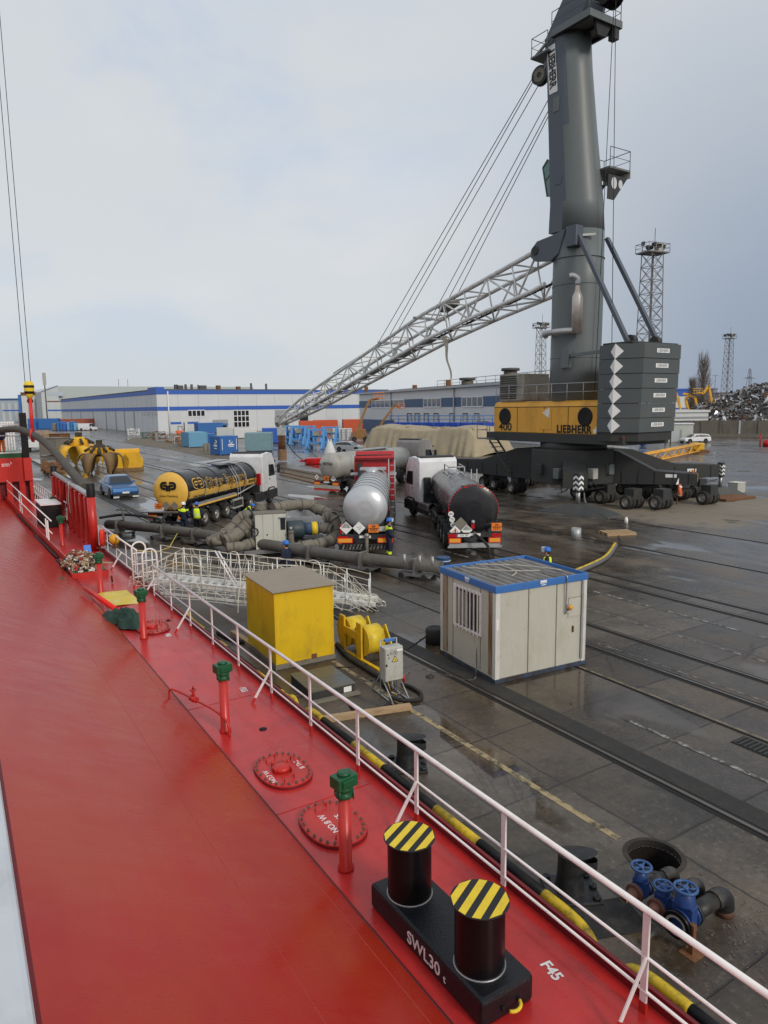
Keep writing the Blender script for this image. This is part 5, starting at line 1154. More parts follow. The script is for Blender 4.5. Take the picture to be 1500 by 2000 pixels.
MB().tube((.08, -.12, 1.0), (.08, -.16, .1), .075, 10).obj('hose', 'lagging', t); MB().ball((.08, -.1, 1.02), .12).obj('outlet_valve', 'fitting', t)
for x in (-1.05,): MB().bx(-1.12, -1.02, .0, .12, 1.1, 1.5).obj('lamp_post', 'lamp_red', t)
for y in (8.3, 9.6): MB().lathe([(0, zc(y) + .9), (.34, zc(y) + .9), (.34, zc(y) + 1.1), (0, zc(y) + 1.14)], 18, (0, y, 0)).obj('manlid', 'tank_silver', tk)
MB().bx(-.75, .75, 9.4, 10.6, 3.12, 3.2).obj('walkway', 'galv', tk)
for sx in (-1, 1): MB().bx(min(sx * .95, sx * 1.35), max(sx * .95, sx * 1.35), 10.2, 10.9, 2.75, 2.85).obj('wing_tray', 'galv', tk)
for x in (.98, 1.3): MB().tube((x, 6.2, .9), (x, 6.0, 4.0), .028, 6).obj('ladder_rail', 'galv', tk)
for k in range(9): MB().tube((.98, 6.2 - .02 * k, 1.1 + .32 * k), (1.3, 6.2 - .02 * k, 1.1 + .32 * k), .018, 6).obj('ladder_rung', 'galv', tk)
MB().bx(1.02, 1.2, 1.0, 8.8, 1.0, 1.2).obj('hose_tray', 'plastic', t)
cab = tractor(t, 0, 10.3, -1, 'cab_red', 3.75, False)
MB().prism([V((-1.2, 12.4, 3.55)), V((1.2, 12.4, 3.55)), V((1.2, 12.9, 4.0)), V((-1.2, 12.9, 4.0))], (0, .15, 0)).obj('roof_deflector', 'cab_red', cab, bevel=.03)
MB().bx(-1.22, 1.22, 12.2, 12.42, 3.5, 3.62).obj('deflector_edge', 'dark_red', cab)
MB().tube((-.9, 12.3, 1.2), (-.9, 12.3, 3.3), .16, 10).obj('air_intake', 'plastic', cab)
# ---- yellow and black tanker
t = dolly('tanker_lorry', 'black tanker lorry with yellow stripe and yellow tank end, white cab', -12.0, 39.0, 13.3)
zc, rr, tk = trailer(t, 9.6, 1.08, 1.02, 2.2, 2.06, 'tank_black', 'tank_yellow', dome=.24, axles=(2.1, 3.55, 5.0), hoops=6, hoop_r=.03)
def side_pt(y, a, out=.006):
    r = rr(y) + out; return V((r * math.cos(a), y, zc(y) + r * math.sin(a)))
m = MB(); m.grid(lambda i, j: side_pt(.50 + 9.45 * i, R(-24 + 23 * j)), 30, 8); m.obj('yellow_stripe', 'tank_yellow', tk)
m = MB(); m.grid(lambda i, j: side_pt(.50 + 9.45 * i, math.pi - R(-24 + 23 * j)), 30, 8); m.obj('yellow_stripe', 'tank_yellow', tk)
def wrap_side(yc, ac, out):
    return lambda p: side_pt(yc + p.x, R(ac) + p.y / 1.06, out + p.z)
text('Günter Papenburg', 1.02, None, 'tank_yellow', tk, bold=.030, ext=.001, wrap=wrap_side(5.5, 11, .012), sx=.68, space=1.08)
text('Günter Papenburg', 1.02, None, 'ink', tk, bold=-.006, ext=.002, wrap=wrap_side(5.5, 11, .018), sx=.68, space=1.08)
text('Günter Papenburg', .17, None, 'ink', tk, bold=.01, ext=.002, wrap=wrap_side(1.75, -20, .012))
text('Baustoffe', .36, None, 'ink', tk, bold=.02, ext=.002, wrap=wrap_side(9.2, -9, .012), sx=.8)
def ribbon(m, pts, w_, f):
    for a, b in zip(pts[:-1], pts[1:]):
        a, b = V((a[0], a[1], 0)), V((b[0], b[1], 0)); d = (b - a).normalized(); q = V((-d.y, d.x, 0)) * w_ / 2; e = d * w_ * .25
        m.poly([f(p) for p in (a - q - e, b - q + e, b + q + e, a + q - e)])
def logo(f, parent, s_, w_, ma):
    m = MB()
    for sx in (-1, 1):
        ribbon(m, [(sx * .22 * s_, .62 * s_), (sx * .62 * s_, .62 * s_), (sx * .82 * s_, .5 * s_), (sx * .86 * s_, .28 * s_), (sx * .82 * s_, .06 * s_), (sx * .62 * s_, -.04 * s_), (sx * .38 * s_, -.04 * s_)], w_, f)
        ribbon(m, [(sx * .60 * s_, .30 * s_), (sx * .17 * s_, .30 * s_)], w_ * .8, f); ribbon(m, [(sx * .15 * s_, .30 * s_), (sx * .15 * s_, -.24 * s_)], w_, f)
    return m.obj('emblem', ma, parent, weld=False)
fe = lambda p: V((p.x, .19 + .045 * (p.x ** 2 + (p.y + .1) ** 2) - .012, 2.38 + p.y))
logo(fe, tk, .50, .13, 'ink')
text('Günter Papenburg', .15, None, 'ink', tk, ext=.001, bold=.01, wrap=lambda p: fe(V((p.x, p.y - .42, 0))) + V((0, -.004, 0)))
logo(wrap_side(1.75, 10, .012), tk, .62, .22, 'tank_yellow'); logo(wrap_side(1.75, 10, .02), tk, .60, .13, 'ink')
adr(t, (-.62, .12, 1.38), .46, .34); placard(t, (-.15, .15, 1.42), .25, 'plain').data.materials[0] = MATS['dirty_plate']; placard(t, (.35, .15, 1.42), .25, 'plain').data.materials[0] = MATS['dirty_plate']
MB().bx(-1.5, 1.25, -.25, .25, 1.06, 1.12).obj('rear_platform', 'steel', t); boards(t, .82, .56, .26)
MB().bx(1.0, 1.22, 1.0, 6.4, 1.22, 1.34).obj('side_rail', 'tank_yellow', t, bevel=.03); MB().bx(1.0, 1.2, 1.0, 6.4, 1.34, 1.44).obj('hose_tube', 'galv', t)
MB().path(curve([(.1, -.1, 1.05), (.1, -.4, .95), (-.05, -.6, .6), (-.05, -.65, .05)], 6), .09, 8).obj('hose', 'rubber', t)
MB().bx(1.08, 1.20, 5.9, 7.3, .45, 1.05).obj('side_cabinet', 'box_grey', t)
for k in range(2): MB().prism([V((1.203, 6.35 + k * .55 + .22 * math.cos(R(a)), .75 + .22 * math.sin(R(a)))) for a in (0, 90, 180, 270)], (.006, 0, 0)).obj('hazard_placard', 'paper', t)
for y in (6.55, 6.9): MB().path([(1.15, y + .15, .5), (1.18, y + .1, 1.6), (1.12, y + .02, 2.3), (.65, y, 3.12)], .025, 6).obj('ladder_rail', 'galv', tk)
for k in range(8):
    z = .75 + .3 * k; x = 1.17 if z < 1.7 else 1.17 - .35 * (z - 1.7); MB().tube((x, 6.66 - .02 * k, z), (x, 7.02 - .02 * k, z), .018, 6).obj('ladder_rung', 'galv', tk)
MB().bx(-.5, .55, 5.9, 8.4, 3.28, 3.33).obj('walkway', 'galv', tk); MB().bx(-1.2, -.3, 5.4, 8.6, 3.36, 3.39).obj('walkway_flap', 'galv', tk)
MB().tube((1.2, 6.5, 1.30), (1.16, 9.3, 1.62), .05, 8).obj('hose_pipe', 'galv', t)
for y in (2.6, 4.0, 5.4): MB().torus((0, y, zc(y)), rr(y) + .004, .02, (0, 1, 0), 40, 6, 20, 75).obj('hoop', 'galv', tk)
MB().torus((0, 8.3, zc(8.3)), rr(8.3) + .004, .03, (0, 1, 0), 48, 6).obj('hoop', 'galv', tk)
tractor(t, 0, 8.55, -1, 'cab_white', 3.65)
# ---- far silver tanker with a grey tractor
t = dolly('tanker_lorry', 'dull silver tanker lorry with grey cab standing behind the red cab', -4.45, 55.2, 33)
zc, rr, tk = trailer(t, 10.8, 1.04, 1.0, 2.15, 2.1, 'tank_cream', dome=.30, hoops=7, hoop_ma='tank_cream')
fe2 = lambda p: V((p.x, .155 + .07 * (p.x ** 2 + (p.y + .2) ** 2), 2.35 + p.y))
text('FRITRA', .34, None, mat('faded_ink', (.09, .085, .08), .6), tk, bold=.015, ext=.001, sx=.9, wrap=lambda p: fe2(p) + V((0, -.02, 0)))
MB().prism([fe2(V((-.85 + dx, dz, 0))) + V((0, -.03, 0)) for dx, dz in ((0, -.14), (.24, -.14), (.12, .12))], (0, -.003, 0)).obj('emblem', 'faded_ink', tk)
MB().prism([fe2(V((-.6, -.24, 0))) + V((0, -.02, 0)), fe2(V((.6, -.24, 0))) + V((0, -.02, 0)), fe2(V((.6, -.225, 0))) + V((0, -.02, 0)), fe2(V((-.6, -.225, 0))) + V((0, -.02, 0))], (0, -.003, 0)).obj('emblem', 'faded_ink', tk)
adr(t, (0, .0, 1.25), .46, .36); placard(t, (-1.0, .05, 1.3), .22, 'heat'); placard(t, (.62, .05, 1.2), .26, 'stripes'); boards(t, .84, .6, .22)
MB().bx(-1.25, 1.25, -.06, .0, .45, .72).obj('bumper_plate', 'box_grey', t); MB().bx(-1.25, 1.25, -.07, -.01, .30, .42).obj('bumper_plate', 'ink_red', t)
for x in (1.1, 1.45): MB().tube((x, 7.2, .9), (x, 7.0, 3.6), .03, 6).obj('ladder_rail', 'galv', tk)
for k in range(8): MB().tube((1.1, 7.2 - .02 * k, 1.1 + .32 * k), (1.45, 7.2 - .02 * k, 1.1 + .32 * k), .02, 6).obj('ladder_rung', 'galv', tk)
MB().bx(-.5, .5, 4.0, 8.5, 3.17, 3.24).obj('walkway', 'galv', tk)
tractor(t, 0, 9.9, 4, 'cab_greybrown', 3.75)
# ================= people =================
def skin_mesh(name, joints, bones, ma, parent, sub=1):
    me = bpy.data.meshes.new(name); ks = list(joints); me.from_pydata([joints[k][0] for k in ks], [(ks.index(a), ks.index(b)) for a, b in bones], [])
    o = bpy.data.objects.new(name, me); COL.objects.link(o)
    sk = o.modifiers.new('skin', 'SKIN'); sk.use_smooth_shade = True
    for i, k in enumerate(ks):
        r = joints[k][1]; me.skin_vertices[0].data[i].radius = r if isinstance(r, tuple) else (r, r)
    me.skin_vertices[0].data[0].use_root = True
    if sub: s_ = o.modifiers.new('sub', 'SUBSURF'); s_.levels = sub; s_.render_levels = sub
    me.materials.append(MATS[ma] if isinstance(ma, str) else ma); o.parent = parent
    dg = bpy.context.evaluated_depsgraph_get(); m2 = bpy.data.meshes.new_from_object(o.evaluated_get(dg)); o.modifiers.clear(); o.data = m2; bpy.data.meshes.remove(me)
    return o
mat('beard', (.03, .02, .015), .9); mat('boot', (.03, .025, .02), .7); mat('visor', (.5, .55, .6), .15); mat('grey_tape', (.6, .62, .6), .5)
mat('hivis_orange', (.8, .17, .02), .75)
def person(label, loc, face, helmet='helmet_blue', vest='hivis', coat='navy', trousers='navy', pose=None, visor=False, tape='hivis', full_vest=True, hv_top=False):
    "face: compass heading in degrees from +Y clockwise; built facing local +y"
    t = thing('person', label, 'person', loc, -R(face), 'people working on the quay and ship')
    p = dict(pel=(0, 0, .95), wai=(0, 0, 1.10), che=(0, .01, 1.33), nek=(0, 0, 1.50), hed=(0, .03, 1.62),
             shL=(-.19, 0, 1.43), elL=(-.25, -.02, 1.15), wrL=(-.22, .16, .95), shR=(.19, 0, 1.43), elR=(.25, -.02, 1.15), wrR=(.22, .16, .95),
             hiL=(-.09, 0, .92), knL=(-.11, .03, .50), anL=(-.12, -.02, .09), hiR=(.09, 0, .92), knR=(.11, .03, .50), anR=(.12, -.02, .09))
    p.update(pose or {}); p = {k: V(v) for k, v in p.items()}
    J = {'pel': (p['pel'], .10), 'che': (p['che'], .11), 'nek': (p['nek'], .055), 'hd0': (p['hed'] + V((0, 0, -.05)), .065), 'hed': (p['hed'], (.080, .10)), 'hd1': (p['hed'] + V((0, 0, .10)), (.07, .085))}
    B = [('pel', 'che'), ('che', 'nek'), ('nek', 'hd0'), ('hd0', 'hed'), ('hed', 'hd1')]
    for s_ in 'LR':
        wr, el = p['wr' + s_], p['el' + s_]; d = (wr - el).normalized(); sx = -1 if s_ == 'L' else 1
        J['sh' + s_] = (p['sh' + s_], .05); J['el' + s_] = (el, .04); J['wr' + s_] = (wr, .028); J['pa' + s_] = (wr + d * .06, (.036, .018))
        B += [('che', 'sh' + s_), ('sh' + s_, 'el' + s_), ('el' + s_, 'wr' + s_), ('wr' + s_, 'pa' + s_)]
        side = d.cross(Z).normalized() if abs(d.z) < .9 else V((0, 1, 0)); dn = d.cross(side).normalized()
        for f in range(4):
            b0 = wr + d * .10 + side * (.027 - .018 * f); ln = (.06, .07, .066, .05)[f]
            J[f'f{f}a{s_}'] = (b0, .009); J[f'f{f}b{s_}'] = (b0 + d * ln * .6 + dn * .012, .0085); J[f'f{f}c{s_}'] = (b0 + d * ln + dn * .035, .0075)
            B += [('pa' + s_, f'f{f}a{s_}'), (f'f{f}a{s_}', f'f{f}b{s_}'), (f'f{f}b{s_}', f'f{f}c{s_}')]
        th = wr + d * .03 + side * .04; J['t0' + s_] = (th, .011); J['t1' + s_] = (th + d * .045 + side * .02, .009); B += [('wr' + s_, 't0' + s_), ('t0' + s_, 't1' + s_)]
        J['hi' + s_] = (p['hi' + s_], .075); J['kn' + s_] = (p['kn' + s_], .05); J['an' + s_] = (p['an' + s_], .036); J['to' + s_] = (p['an' + s_] + V((0, .14, -.05)), .03)
        B += [('pel', 'hi' + s_), ('hi' + s_, 'kn' + s_), ('kn' + s_, 'an' + s_), ('an' + s_, 'to' + s_)]
    body = skin_mesh('body', J, B, 'skin', t)
    h = p['hed']
    m = MB().ball(h + V((0, .10, .0)), (.016, .025, .022), 8, 6); m.obj('nose', 'skin', body)
    for sx in (-1, 1):
        MB().ball(h + V((sx * .033, .085, .025)), .011, 8, 6).obj('eye', 'ink', body); MB().ball(h + V((sx * .083, .0, .0)), (.012, .025, .035), 8, 6).obj('ear', 'skin', body)
    MB().ball(h + V((0, .088, -.045)), (.026, .012, .007), 8, 5).obj('mouth', 'dark_red', body)
    MB().ball(h + V((0, -.025, .03)), (.088, .095, .10), 12, 8).obj('hair', 'beard', t)
    def oval(m, pts, rad, n=18, caps=True):
        vs = []; K = len(pts)
        for i, q in enumerate(pts):
            d = (pts[min(i + 1, K - 1)] - pts[max(i - 1, 0)]).normalized(); x = V((1, 0, 0)); y = d.cross(x).normalized(); rx, ry = rad[i]
            vs += [q + x * rx * math.cos(2 * math.pi * j / n) + y * ry * math.sin(2 * math.pi * j / n) for j in range(n)]
        m.add(vs, [(i * n + j, i * n + (j + 1) % n, (i + 1) * n + (j + 1) % n, (i + 1) * n + j) for i in range(K - 1) for j in range(n)], True)
        if caps: m.add(vs[:n], [tuple(range(n))]); m.add(vs[-n:], [tuple(range(n))])
        return m
    up = (p['nek'] - p['pel']).normalized(); sh = (p['shL'] + p['shR']) / 2
    sp = [p['pel'] - up * .10, p['pel'], p['wai'], p['che'].lerp(p['wai'], .3), p['che'], sh - up * .0, p['nek'] - up * .03, p['nek'] + up * .015]
    rd = [(.185, .135), (.180, .13), (.168, .122), (.185, .132), (.195, .135), (.175, .115), (.085, .08), (.07, .072)]
    m = oval(MB(), sp, rd)
    for s_ in 'LR':
        S_, E_, W_ = p['sh' + s_] - up * .02, p['el' + s_], p['wr' + s_]
        m.path(curve([S_.lerp(sh, .35), S_, S_.lerp(E_, .5), E_, E_.lerp(W_, .5), W_], 3), [.085] * 3 + [.083] * 3 + [.072] * 3 + [.062] * 3 + [.055] * 3 + [.046], 12)
    jk = m.obj('jacket', coat, t)
    if hv_top: oval(MB(), [p['che'].lerp(p['wai'], .15), p['che'], sh + up * .012, p['nek'] - up * .02], [(.208, .148), (.212, .150), (.205, .128), (.10, .095)]).path([p['shL'].lerp(p['elL'], .0) - up * .01, p['shL'].lerp(p['elL'], .32)], [.098, .094], 12).path([p['shR'] - up * .01, p['shR'].lerp(p['elR'], .32)], [.098, .094], 12).obj('yoke', vest, t)
    elif vest:
        v = oval(MB(), [p['pel'] + up * .0, p['wai'], p['che'].lerp(p['wai'], .3), p['che'], sh + up * .012, p['nek'] - up * .02], [(.195, .145), (.184, .137), (.198, .145), (.206, .148), (.198, .126), (.095, .09)]).obj('hivis_vest', vest, t)
        oval(MB(), [p['wai'] + up * .02, p['wai'] + up * .075], [(.190, .142), (.196, .145)], caps=False).obj('reflective_band', 'grey_tape', v)
    m = oval(MB(), [p['pel'] - up * .13, p['pel'] - up * .02, p['pel'] + up * .06], [(.165, .12), (.172, .125), (.165, .118)])
    for s_ in 'LR':
        H_, K_, A_ = p['hi' + s_], p['kn' + s_], p['an' + s_] + V((0, 0, .0))
        m.path(curve([H_, H_.lerp(K_, .5), K_, K_.lerp(A_, .5), A_], 3), [.105] * 3 + [.096] * 3 + [.082] * 3 + [.076] * 3 + [.072], 12)
    tr = m.obj('trousers', trousers, t)
    for s_ in 'LR':
        a = p['an' + s_]; k = p['kn' + s_]
        J = {'h': (a + V((0, -.05, -.035)), .048), 'm': (a + V((0, .05, -.04)), .045), 't': (a + V((0, .15, -.05)), .038), 'u': (a + V((0, -.01, .07)), .055)}
        skin_mesh('boot', J, [('h', 'm'), ('m', 't'), ('h', 'u')], 'boot', t)
        if tape:
            d = (k - a); q = a + d * .42
            MB().lathe([(.083, -.06), (.086, .0), (.085, .06)], 14, q, d).obj('leg_band', tape, tr)
    hb = MB().lathe([(.118, .0), (.117, .035), (.108, .085), (.08, .125), (.04, .142), (0, .147)], 22).xf(M.Translation(h + V((0, -.005, .065))) @ M.Diagonal((1, 1.14, 1, 1)))
    hb.add([h + V((x, y, .07)) for x, y in ((-.10, .08), (.10, .08), (.07, .17), (-.07, .17))] + [h + V((x, y, .082)) for x, y in ((-.10, .08), (.10, .08), (.07, .17), (-.07, .17))], [(0, 1, 2, 3), (7, 6, 5, 4), (0, 3, 7, 4), (3, 2, 6, 7), (2, 1, 5, 6)])
    hh = hb.obj('helmet', helmet, t)
    if visor: MB().grid(lambda i, j: h + V((.15 * math.cos(R(20 + 140 * i)), .20 * math.sin(R(20 + 140 * i)), .19 - .15 * j)), 10, 3).obj('visor', 'visor', hh)
    return t
person('worker in white helmet and navy overalls with yellow shoulders behind the yellow tank end', P(361, 1046), 10, 'helmet_white', hv_top=True)
person('worker in blue helmet and yellow vest standing left of the three trailer wheels', P(387, 1046), 0, 'helmet_blue', tape=None, trousers='black')
person('worker in yellow vest bending down beside the black and yellow tanker', P(482, 1022), 100, 'helmet_blue', tape=None,
       pose=dict(pel=(0, -.15, .62), wai=(0, 0, .74), che=(0, .2, .86), nek=(0, .33, .94), hed=(0, .42, .98), shL=(-.19, .22, .92), shR=(.19, .22, .92), elL=(-.24, .4, .68), elR=(.24, .4, .68), wrL=(-.15, .55, .5), wrR=(.15, .55, .5), hiL=(-.09, -.12, .58), hiR=(.09, -.12, .58), knL=(-.14, .22, .42), knR=(.14, .22, .42), anL=(-.13, -.05, .09), anR=(.13, -.05, .09)))
person('worker in blue helmet with raised visor beside the silver tank, yellow shoulders', P(760, 1090), 75, 'helmet_blue', hv_top=True, visor=True)
person('worker in blue helmet and navy clothes seen through the gangway net', P(562, 1148), -60, 'helmet_blue', vest=None, tape=None, pose=dict(wrR=(.10, .30, 1.12), elR=(.26, .06, 1.16)))
person('bearded worker in blue helmet and yellow vest just behind the cabin roof', P(1068, 1168), -70, 'helmet_blue', visor=True, coat='black', trousers='black')
pz = PLAT[2] + .28
x_, y_, w_ = ray(3, 870); d_ = V((x_, y_, w_)); tt = (PLAT[1] + 1.2) / d_.dot(SD); pp_ = d_ * tt
person('sailor in white helmet and orange trousers on the red platform at the left edge', V((pp_.x, pp_.y, pz)), -40, 'helmet_white', vest=None, trousers='hivis_orange', coat='navy', tape=None)
# ================= mobile harbour crane =================
CM = V((13.5, 50.5, 0)); CR = R(33.5)
crane = thing('harbour_crane', 'tall grey mobile harbour crane with yellow machinery house and lowered lattice boom', 'crane', CM, CR)
CI = (M.Translation(CM) @ M.Rotation(CR, 4, 'Z')).inverted()
def cl(p): return CI @ V(p)
def cpx(px, py, D): return cl(PY(px, py, D))
def cob(mb, name, ma, par=None, **k): return mb.obj(name, ma, par or crane, **k)
# ---- tower
secs = []
for y, lx, rx in ((790, 1073, 1170), (700, 1076, 1172), (560, 1080, 1177), (456, 1083, 1179), (400, 1085.5, 1177), (250, 1081, 1165), (133, 1077, 1157), (60, 1072.5, 1154)):
    a, b = PY(lx, y, CM.y), PY(rx, y, CM.y); c = (a + b) / 2; off = (c.x - CM.x)
    secs.append((c.z, (b - a).length / 2, -off / .77))
secs[0] = (6.6, secs[0][1], secs[0][2])
def tower_ring(z, r, cy, flat, n=40):
    out = []
    for k in range(n):
        a = 2 * math.pi * k / n; x, y = math.cos(a) * r, math.sin(a) * r
        if y > 0: 
            q = max(abs(x), abs(y)) / r; xs, ys = (math.copysign(r, x) if abs(x) >= abs(y) else x / q), (y / q)
            x = x * (1 - flat) + xs * flat; y = y * (1 - flat) + ys * .72 * flat
        out.append(V((x, y + cy, z)))
    return out
def loft(secl, flat):
    m = MB(); n = 40
    for (s0, s1) in zip(secl[:-1], secl[1:]):
        r0, r1 = tower_ring(*s0, flat), tower_ring(*s1, flat)
        m.add(r0 + r1, [(j, (j + 1) % n, n + (j + 1) % n, n + j) for j in range(n)], flat < .5)
    m.poly(list(reversed(tower_ring(*secl[0], flat)))); m.poly(tower_ring(*secl[-1], flat)); return m
low = cob(loft(secs[:4], 0.0), 'tower_base', 'crane_grey')
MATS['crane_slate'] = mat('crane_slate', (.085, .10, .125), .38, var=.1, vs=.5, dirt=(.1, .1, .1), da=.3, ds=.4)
up = loft(secs[3:], 1.0)
tower = cob(up, 'tower_top', 'crane_grey'); tower.data.materials.append(MATS['crane_slate'])
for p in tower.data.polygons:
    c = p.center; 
    if abs(p.normal.x) > .9 and abs(c.x) > .6 and c.y > .1: p.material_index = 1; p.use_smooth = False  # flat sides in darker slate: shade away from the sun, put into colour
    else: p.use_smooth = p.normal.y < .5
for z in (secs[1][0], secs[2][0], (secs[2][0] + secs[3][0]) / 2):
    i = 1 if z < secs[2][0] else 2; r_ = secs[i][1] + .02
    cob(MB().torus((0, secs[i][2], z), r_ - .01, .03, (0, 0, 1), 40, 5), 'tower_seam', 'crane_grey', low)
zt = secs[-1][0]
wf = lambda z: next((s0[1] + (s1[1] - s0[1]) * (z - s0[0]) / (s1[0] - s0[0]) for s0, s1 in zip(secs[:-1], secs[1:]) if s0[0] <= z <= s1[0]), 1.4)
cy_ = lambda z: next((s0[2] + (s1[2] - s0[2]) * (z - s0[0]) / (s1[0] - s0[0]) for s0, s1 in zip(secs[:-1], secs[1:]) if s0[0] <= z <= s1[0]), secs[-1][2])
# name board down the tower side
zl = PY(1092, 128, CM.y).z
def tside(y, z, out=.0): return V((-wf(z) - out, cy_(z) + y, z))
za, zb = PY(1092, 80, CM.y).z, PY(1095, 178, CM.y).z
ym = .45
cob(MB().prism([tside(ym - .36, zb, .012), tside(ym + .36, zb, .012), tside(ym + .36, za, .012), tside(ym - .36, za, .012)], (-.02, 0, 0)), 'name_board', 'paper', tower)
zc_ = (za + zb) / 2
text('LIEBHERR', .80, frame((tside(ym, za, .05) + tside(ym, zb, .05)) / 2, tside(ym, zb, .05) - tside(ym, za, .05), (0, -1, 0)), 'ink', tower, bold=.03, ext=.004, sx=.70)
cob(MB().box(tside(.25, zb - .8, .02), (.06, .5, .9)), 'junction_box', 'crane_grey', tower)
cob(MB().box(tside(.3, PY(1100, 355, CM.y).z, .02), (.05, .5, .6)), 'access_panel', 'crane_slate', tower)
# ---- top platform, sheave head
tp = cob(MB().bx(-1.55, 1.55, -1.75, 1.5, zt - .05, zt + .14).join(MB().bx(-1.58, -1.46, -1.75, 1.5, zt - .22, zt + .2)).join(MB().bx(1.46, 1.58, -1.75, 1.5, zt - .22, zt + .2)).join(MB().bx(-1.55, 1.55, -1.8, -1.7, zt - .22, zt + .2)), 'head_platform', 'crane_grey')
cob(MB().bx(-1.75, 1.0, 1.55, 3.1, zt - 1.0, zt - .88).join(MB().bar((-1.6, 1.45, zt - .3), (-1.6, 3.0, zt - 1.0), .12, .16)), 'side_platform', 'crane_grey')
for x in (-1.4, 0, 1.4): cob(MB().bar((x, -1.65, zt - .14), (x, 1.45, zt - .14), .12, .22), 'platform_beam', 'crane_dark', tp)
cob(MB().prism([V((x, -1.6, zt - .1)) for x in (-.8, .8)] + [V((.4, -1.45, zt - .9)), V((-.4, -1.45, zt - .9))], (0, .2, 0)).join(MB().box((1.15, -1.45, zt - .5), (.45, .5, .8))), 'head_bracket', 'crane_dark', tp)
def railing(pts, par, h=1.1, r=.028, posts=1.6, ma='crane_grey', name='railing', closed=False):
    m = MB(); pts = [V(p) for p in pts]
    for a, b in zip(pts[:-1], pts[1:]):
        for f in (1, .5): m.tube(a + V((0, 0, h * f)), b + V((0, 0, h * f)), r if f == 1 else r * .7, 5)
        k = max(1, int((b - a).length / posts))
        for i in range(k + 1): q = a.lerp(b, i / k); m.tube(q, q + V((0, 0, h)), r, 5)
    return m.obj(name, ma, par)
railing([(-1.5, 1.45, zt + .15), (-1.5, -1.7, zt + .15), (1.5, -1.7, zt + .15), (1.5, 1.45, zt + .15)], tp, 1.15)
railing([(-1.7, 1.6, zt - .88), (-1.7, 3.05, zt - .88), (.95, 3.05, zt - .88)], tp, 1.15)
cob(MB().prism([V((-.95, 2.6, zt + .15)), V((-.95, -.5, zt + .15)), V((-.95, -1.9, zt + 4.0)), V((-.95, -.7, zt + 4.2))], (.22, 0, 0)).prism([V((.75, 2.6, zt + .15)), V((.75, -.5, zt + .15)), V((.75, -1.9, zt + 4.0)), V((.75, -.7, zt + 4.2))], (.22, 0, 0)), 'head_frame', 'crane_slate')
for x in (-.5, -.15, .2, .5): cob(MB().lathe([(0, -.09), (.75, -.09), (.68, 0), (.75, .09), (0, .09)], 24, (x, -2.0, zt + 1.3), (1, 0, 0)), 'sheave', 'black')
cob(MB().bx(-.2, .1, -2.6, -2.3, zt + 1.9, zt + 2.1).bx(-1.2, 1.6, -2.75, -2.5, zt + 1.55, zt + 1.75), 'floodlight_bar', 'cabin_white', tp)
for x, y, z in ((-1.1, 2.75, zt - 2.0), (.7, 2.55, zt - 2.3)):
    cob(MB().lathe([(0, -.2), (.62, -.2), (.55, 0), (.62, .2), (0, .2)], 20, (x, y, z), (1, .2, 0)).lathe([(.2, -.22), (.42, -.22)], 16, (x, y, z), (1, .2, 0)), 'luffing_sheave', 'crane_dark')
    cob(MB().lathe([(.18, .21), (.45, .21), (.45, .23), (.18, .23)], 14, (x, y, z), (-1, -.2, 0)), 'sheave_face', 'lagging')
    cob(MB().bar((x, y - .2, z + .2), (x, 1.0, zt - .4), .25, .35), 'sheave_arm', 'crane_grey')
# ---- driver's cab and rear platform
zc2 = PY(1078, 335, CM.y).z
cob(MB().prism([V((-1.0, .6, zc2 - 1.3)), V((-1.0, 2.0, zc2 - 1.3)), V((-1.0, 2.45, zc2 + .7)), V((-1.0, 2.0, zc2 + 1.1)), V((-1.0, .5, zc2 + 1.1))], (2.4, 0, 0)), 'driver_cab', mat('cab_green', (.10, .22, .20), .15, spec=.7), bevel=.04)
cob(MB().bar((-1.02, 2.48, zc2 + .7), (-1.02, 2.02, zc2 - 1.3), .07).bar((-1.02, 2.48, zc2 + .7), (-1.02, 2.02, zc2 + 1.13), .08).bar((-1.02, 2.2, zc2 - .2), (-1.02, 1.2, zc2 + .6), .05), 'cab_frame', 'crane_grey')
zp = PY(1195, 338, CM.y).z
PM = M(((0, -.72, 0, -.35), (.7, 0, 0, -.75), (0, 0, 1, 0), (0, 0, 0, 1)))
def cobp(mb, name, ma, par=None, **k): return mb.xf(PM).obj(name, ma, par or crane, **k)
rp = cobp(MB().bx(-1.6, 1.6, -4.3, -1.4, zp, zp + .12), 'rear_platform', 'crane_grey')
cobp(MB().bx(-1.62, 1.62, -4.42, -4.3, zp - .35, zp + .15), 'platform_edge', 'cabin_white', rp)
pl = MB()
for x in (-1.4, 1.2): pl.prism([V((x, -4.2, zp - .35)), V((x, -1.5, zp - .35)), V((x, -1.5, zp - 1.9)), V((x, -2.4, zp - 1.9))], (.1, 0, 0))
cobp(pl, 'platform_bracket', 'crane_dark', rp)
for y, r in ((-2.3, .38), (-3.2, .28)): cobp(MB().lathe([(0, 0), (r, 0), (r, .02), (0, .02)], 16, (-1.405, y, zp - .85), (-1, 0, 0)), 'bracket_hole', mat('pale_hole', (.55, .58, .6), .7), rp)
railing([PM @ V(q) for q in ((-1.55, -1.5, zp + .12), (-1.55, -4.3, zp + .12), (1.55, -4.3, zp + .12), (1.55, -1.5, zp + .12))], rp, 1.2)
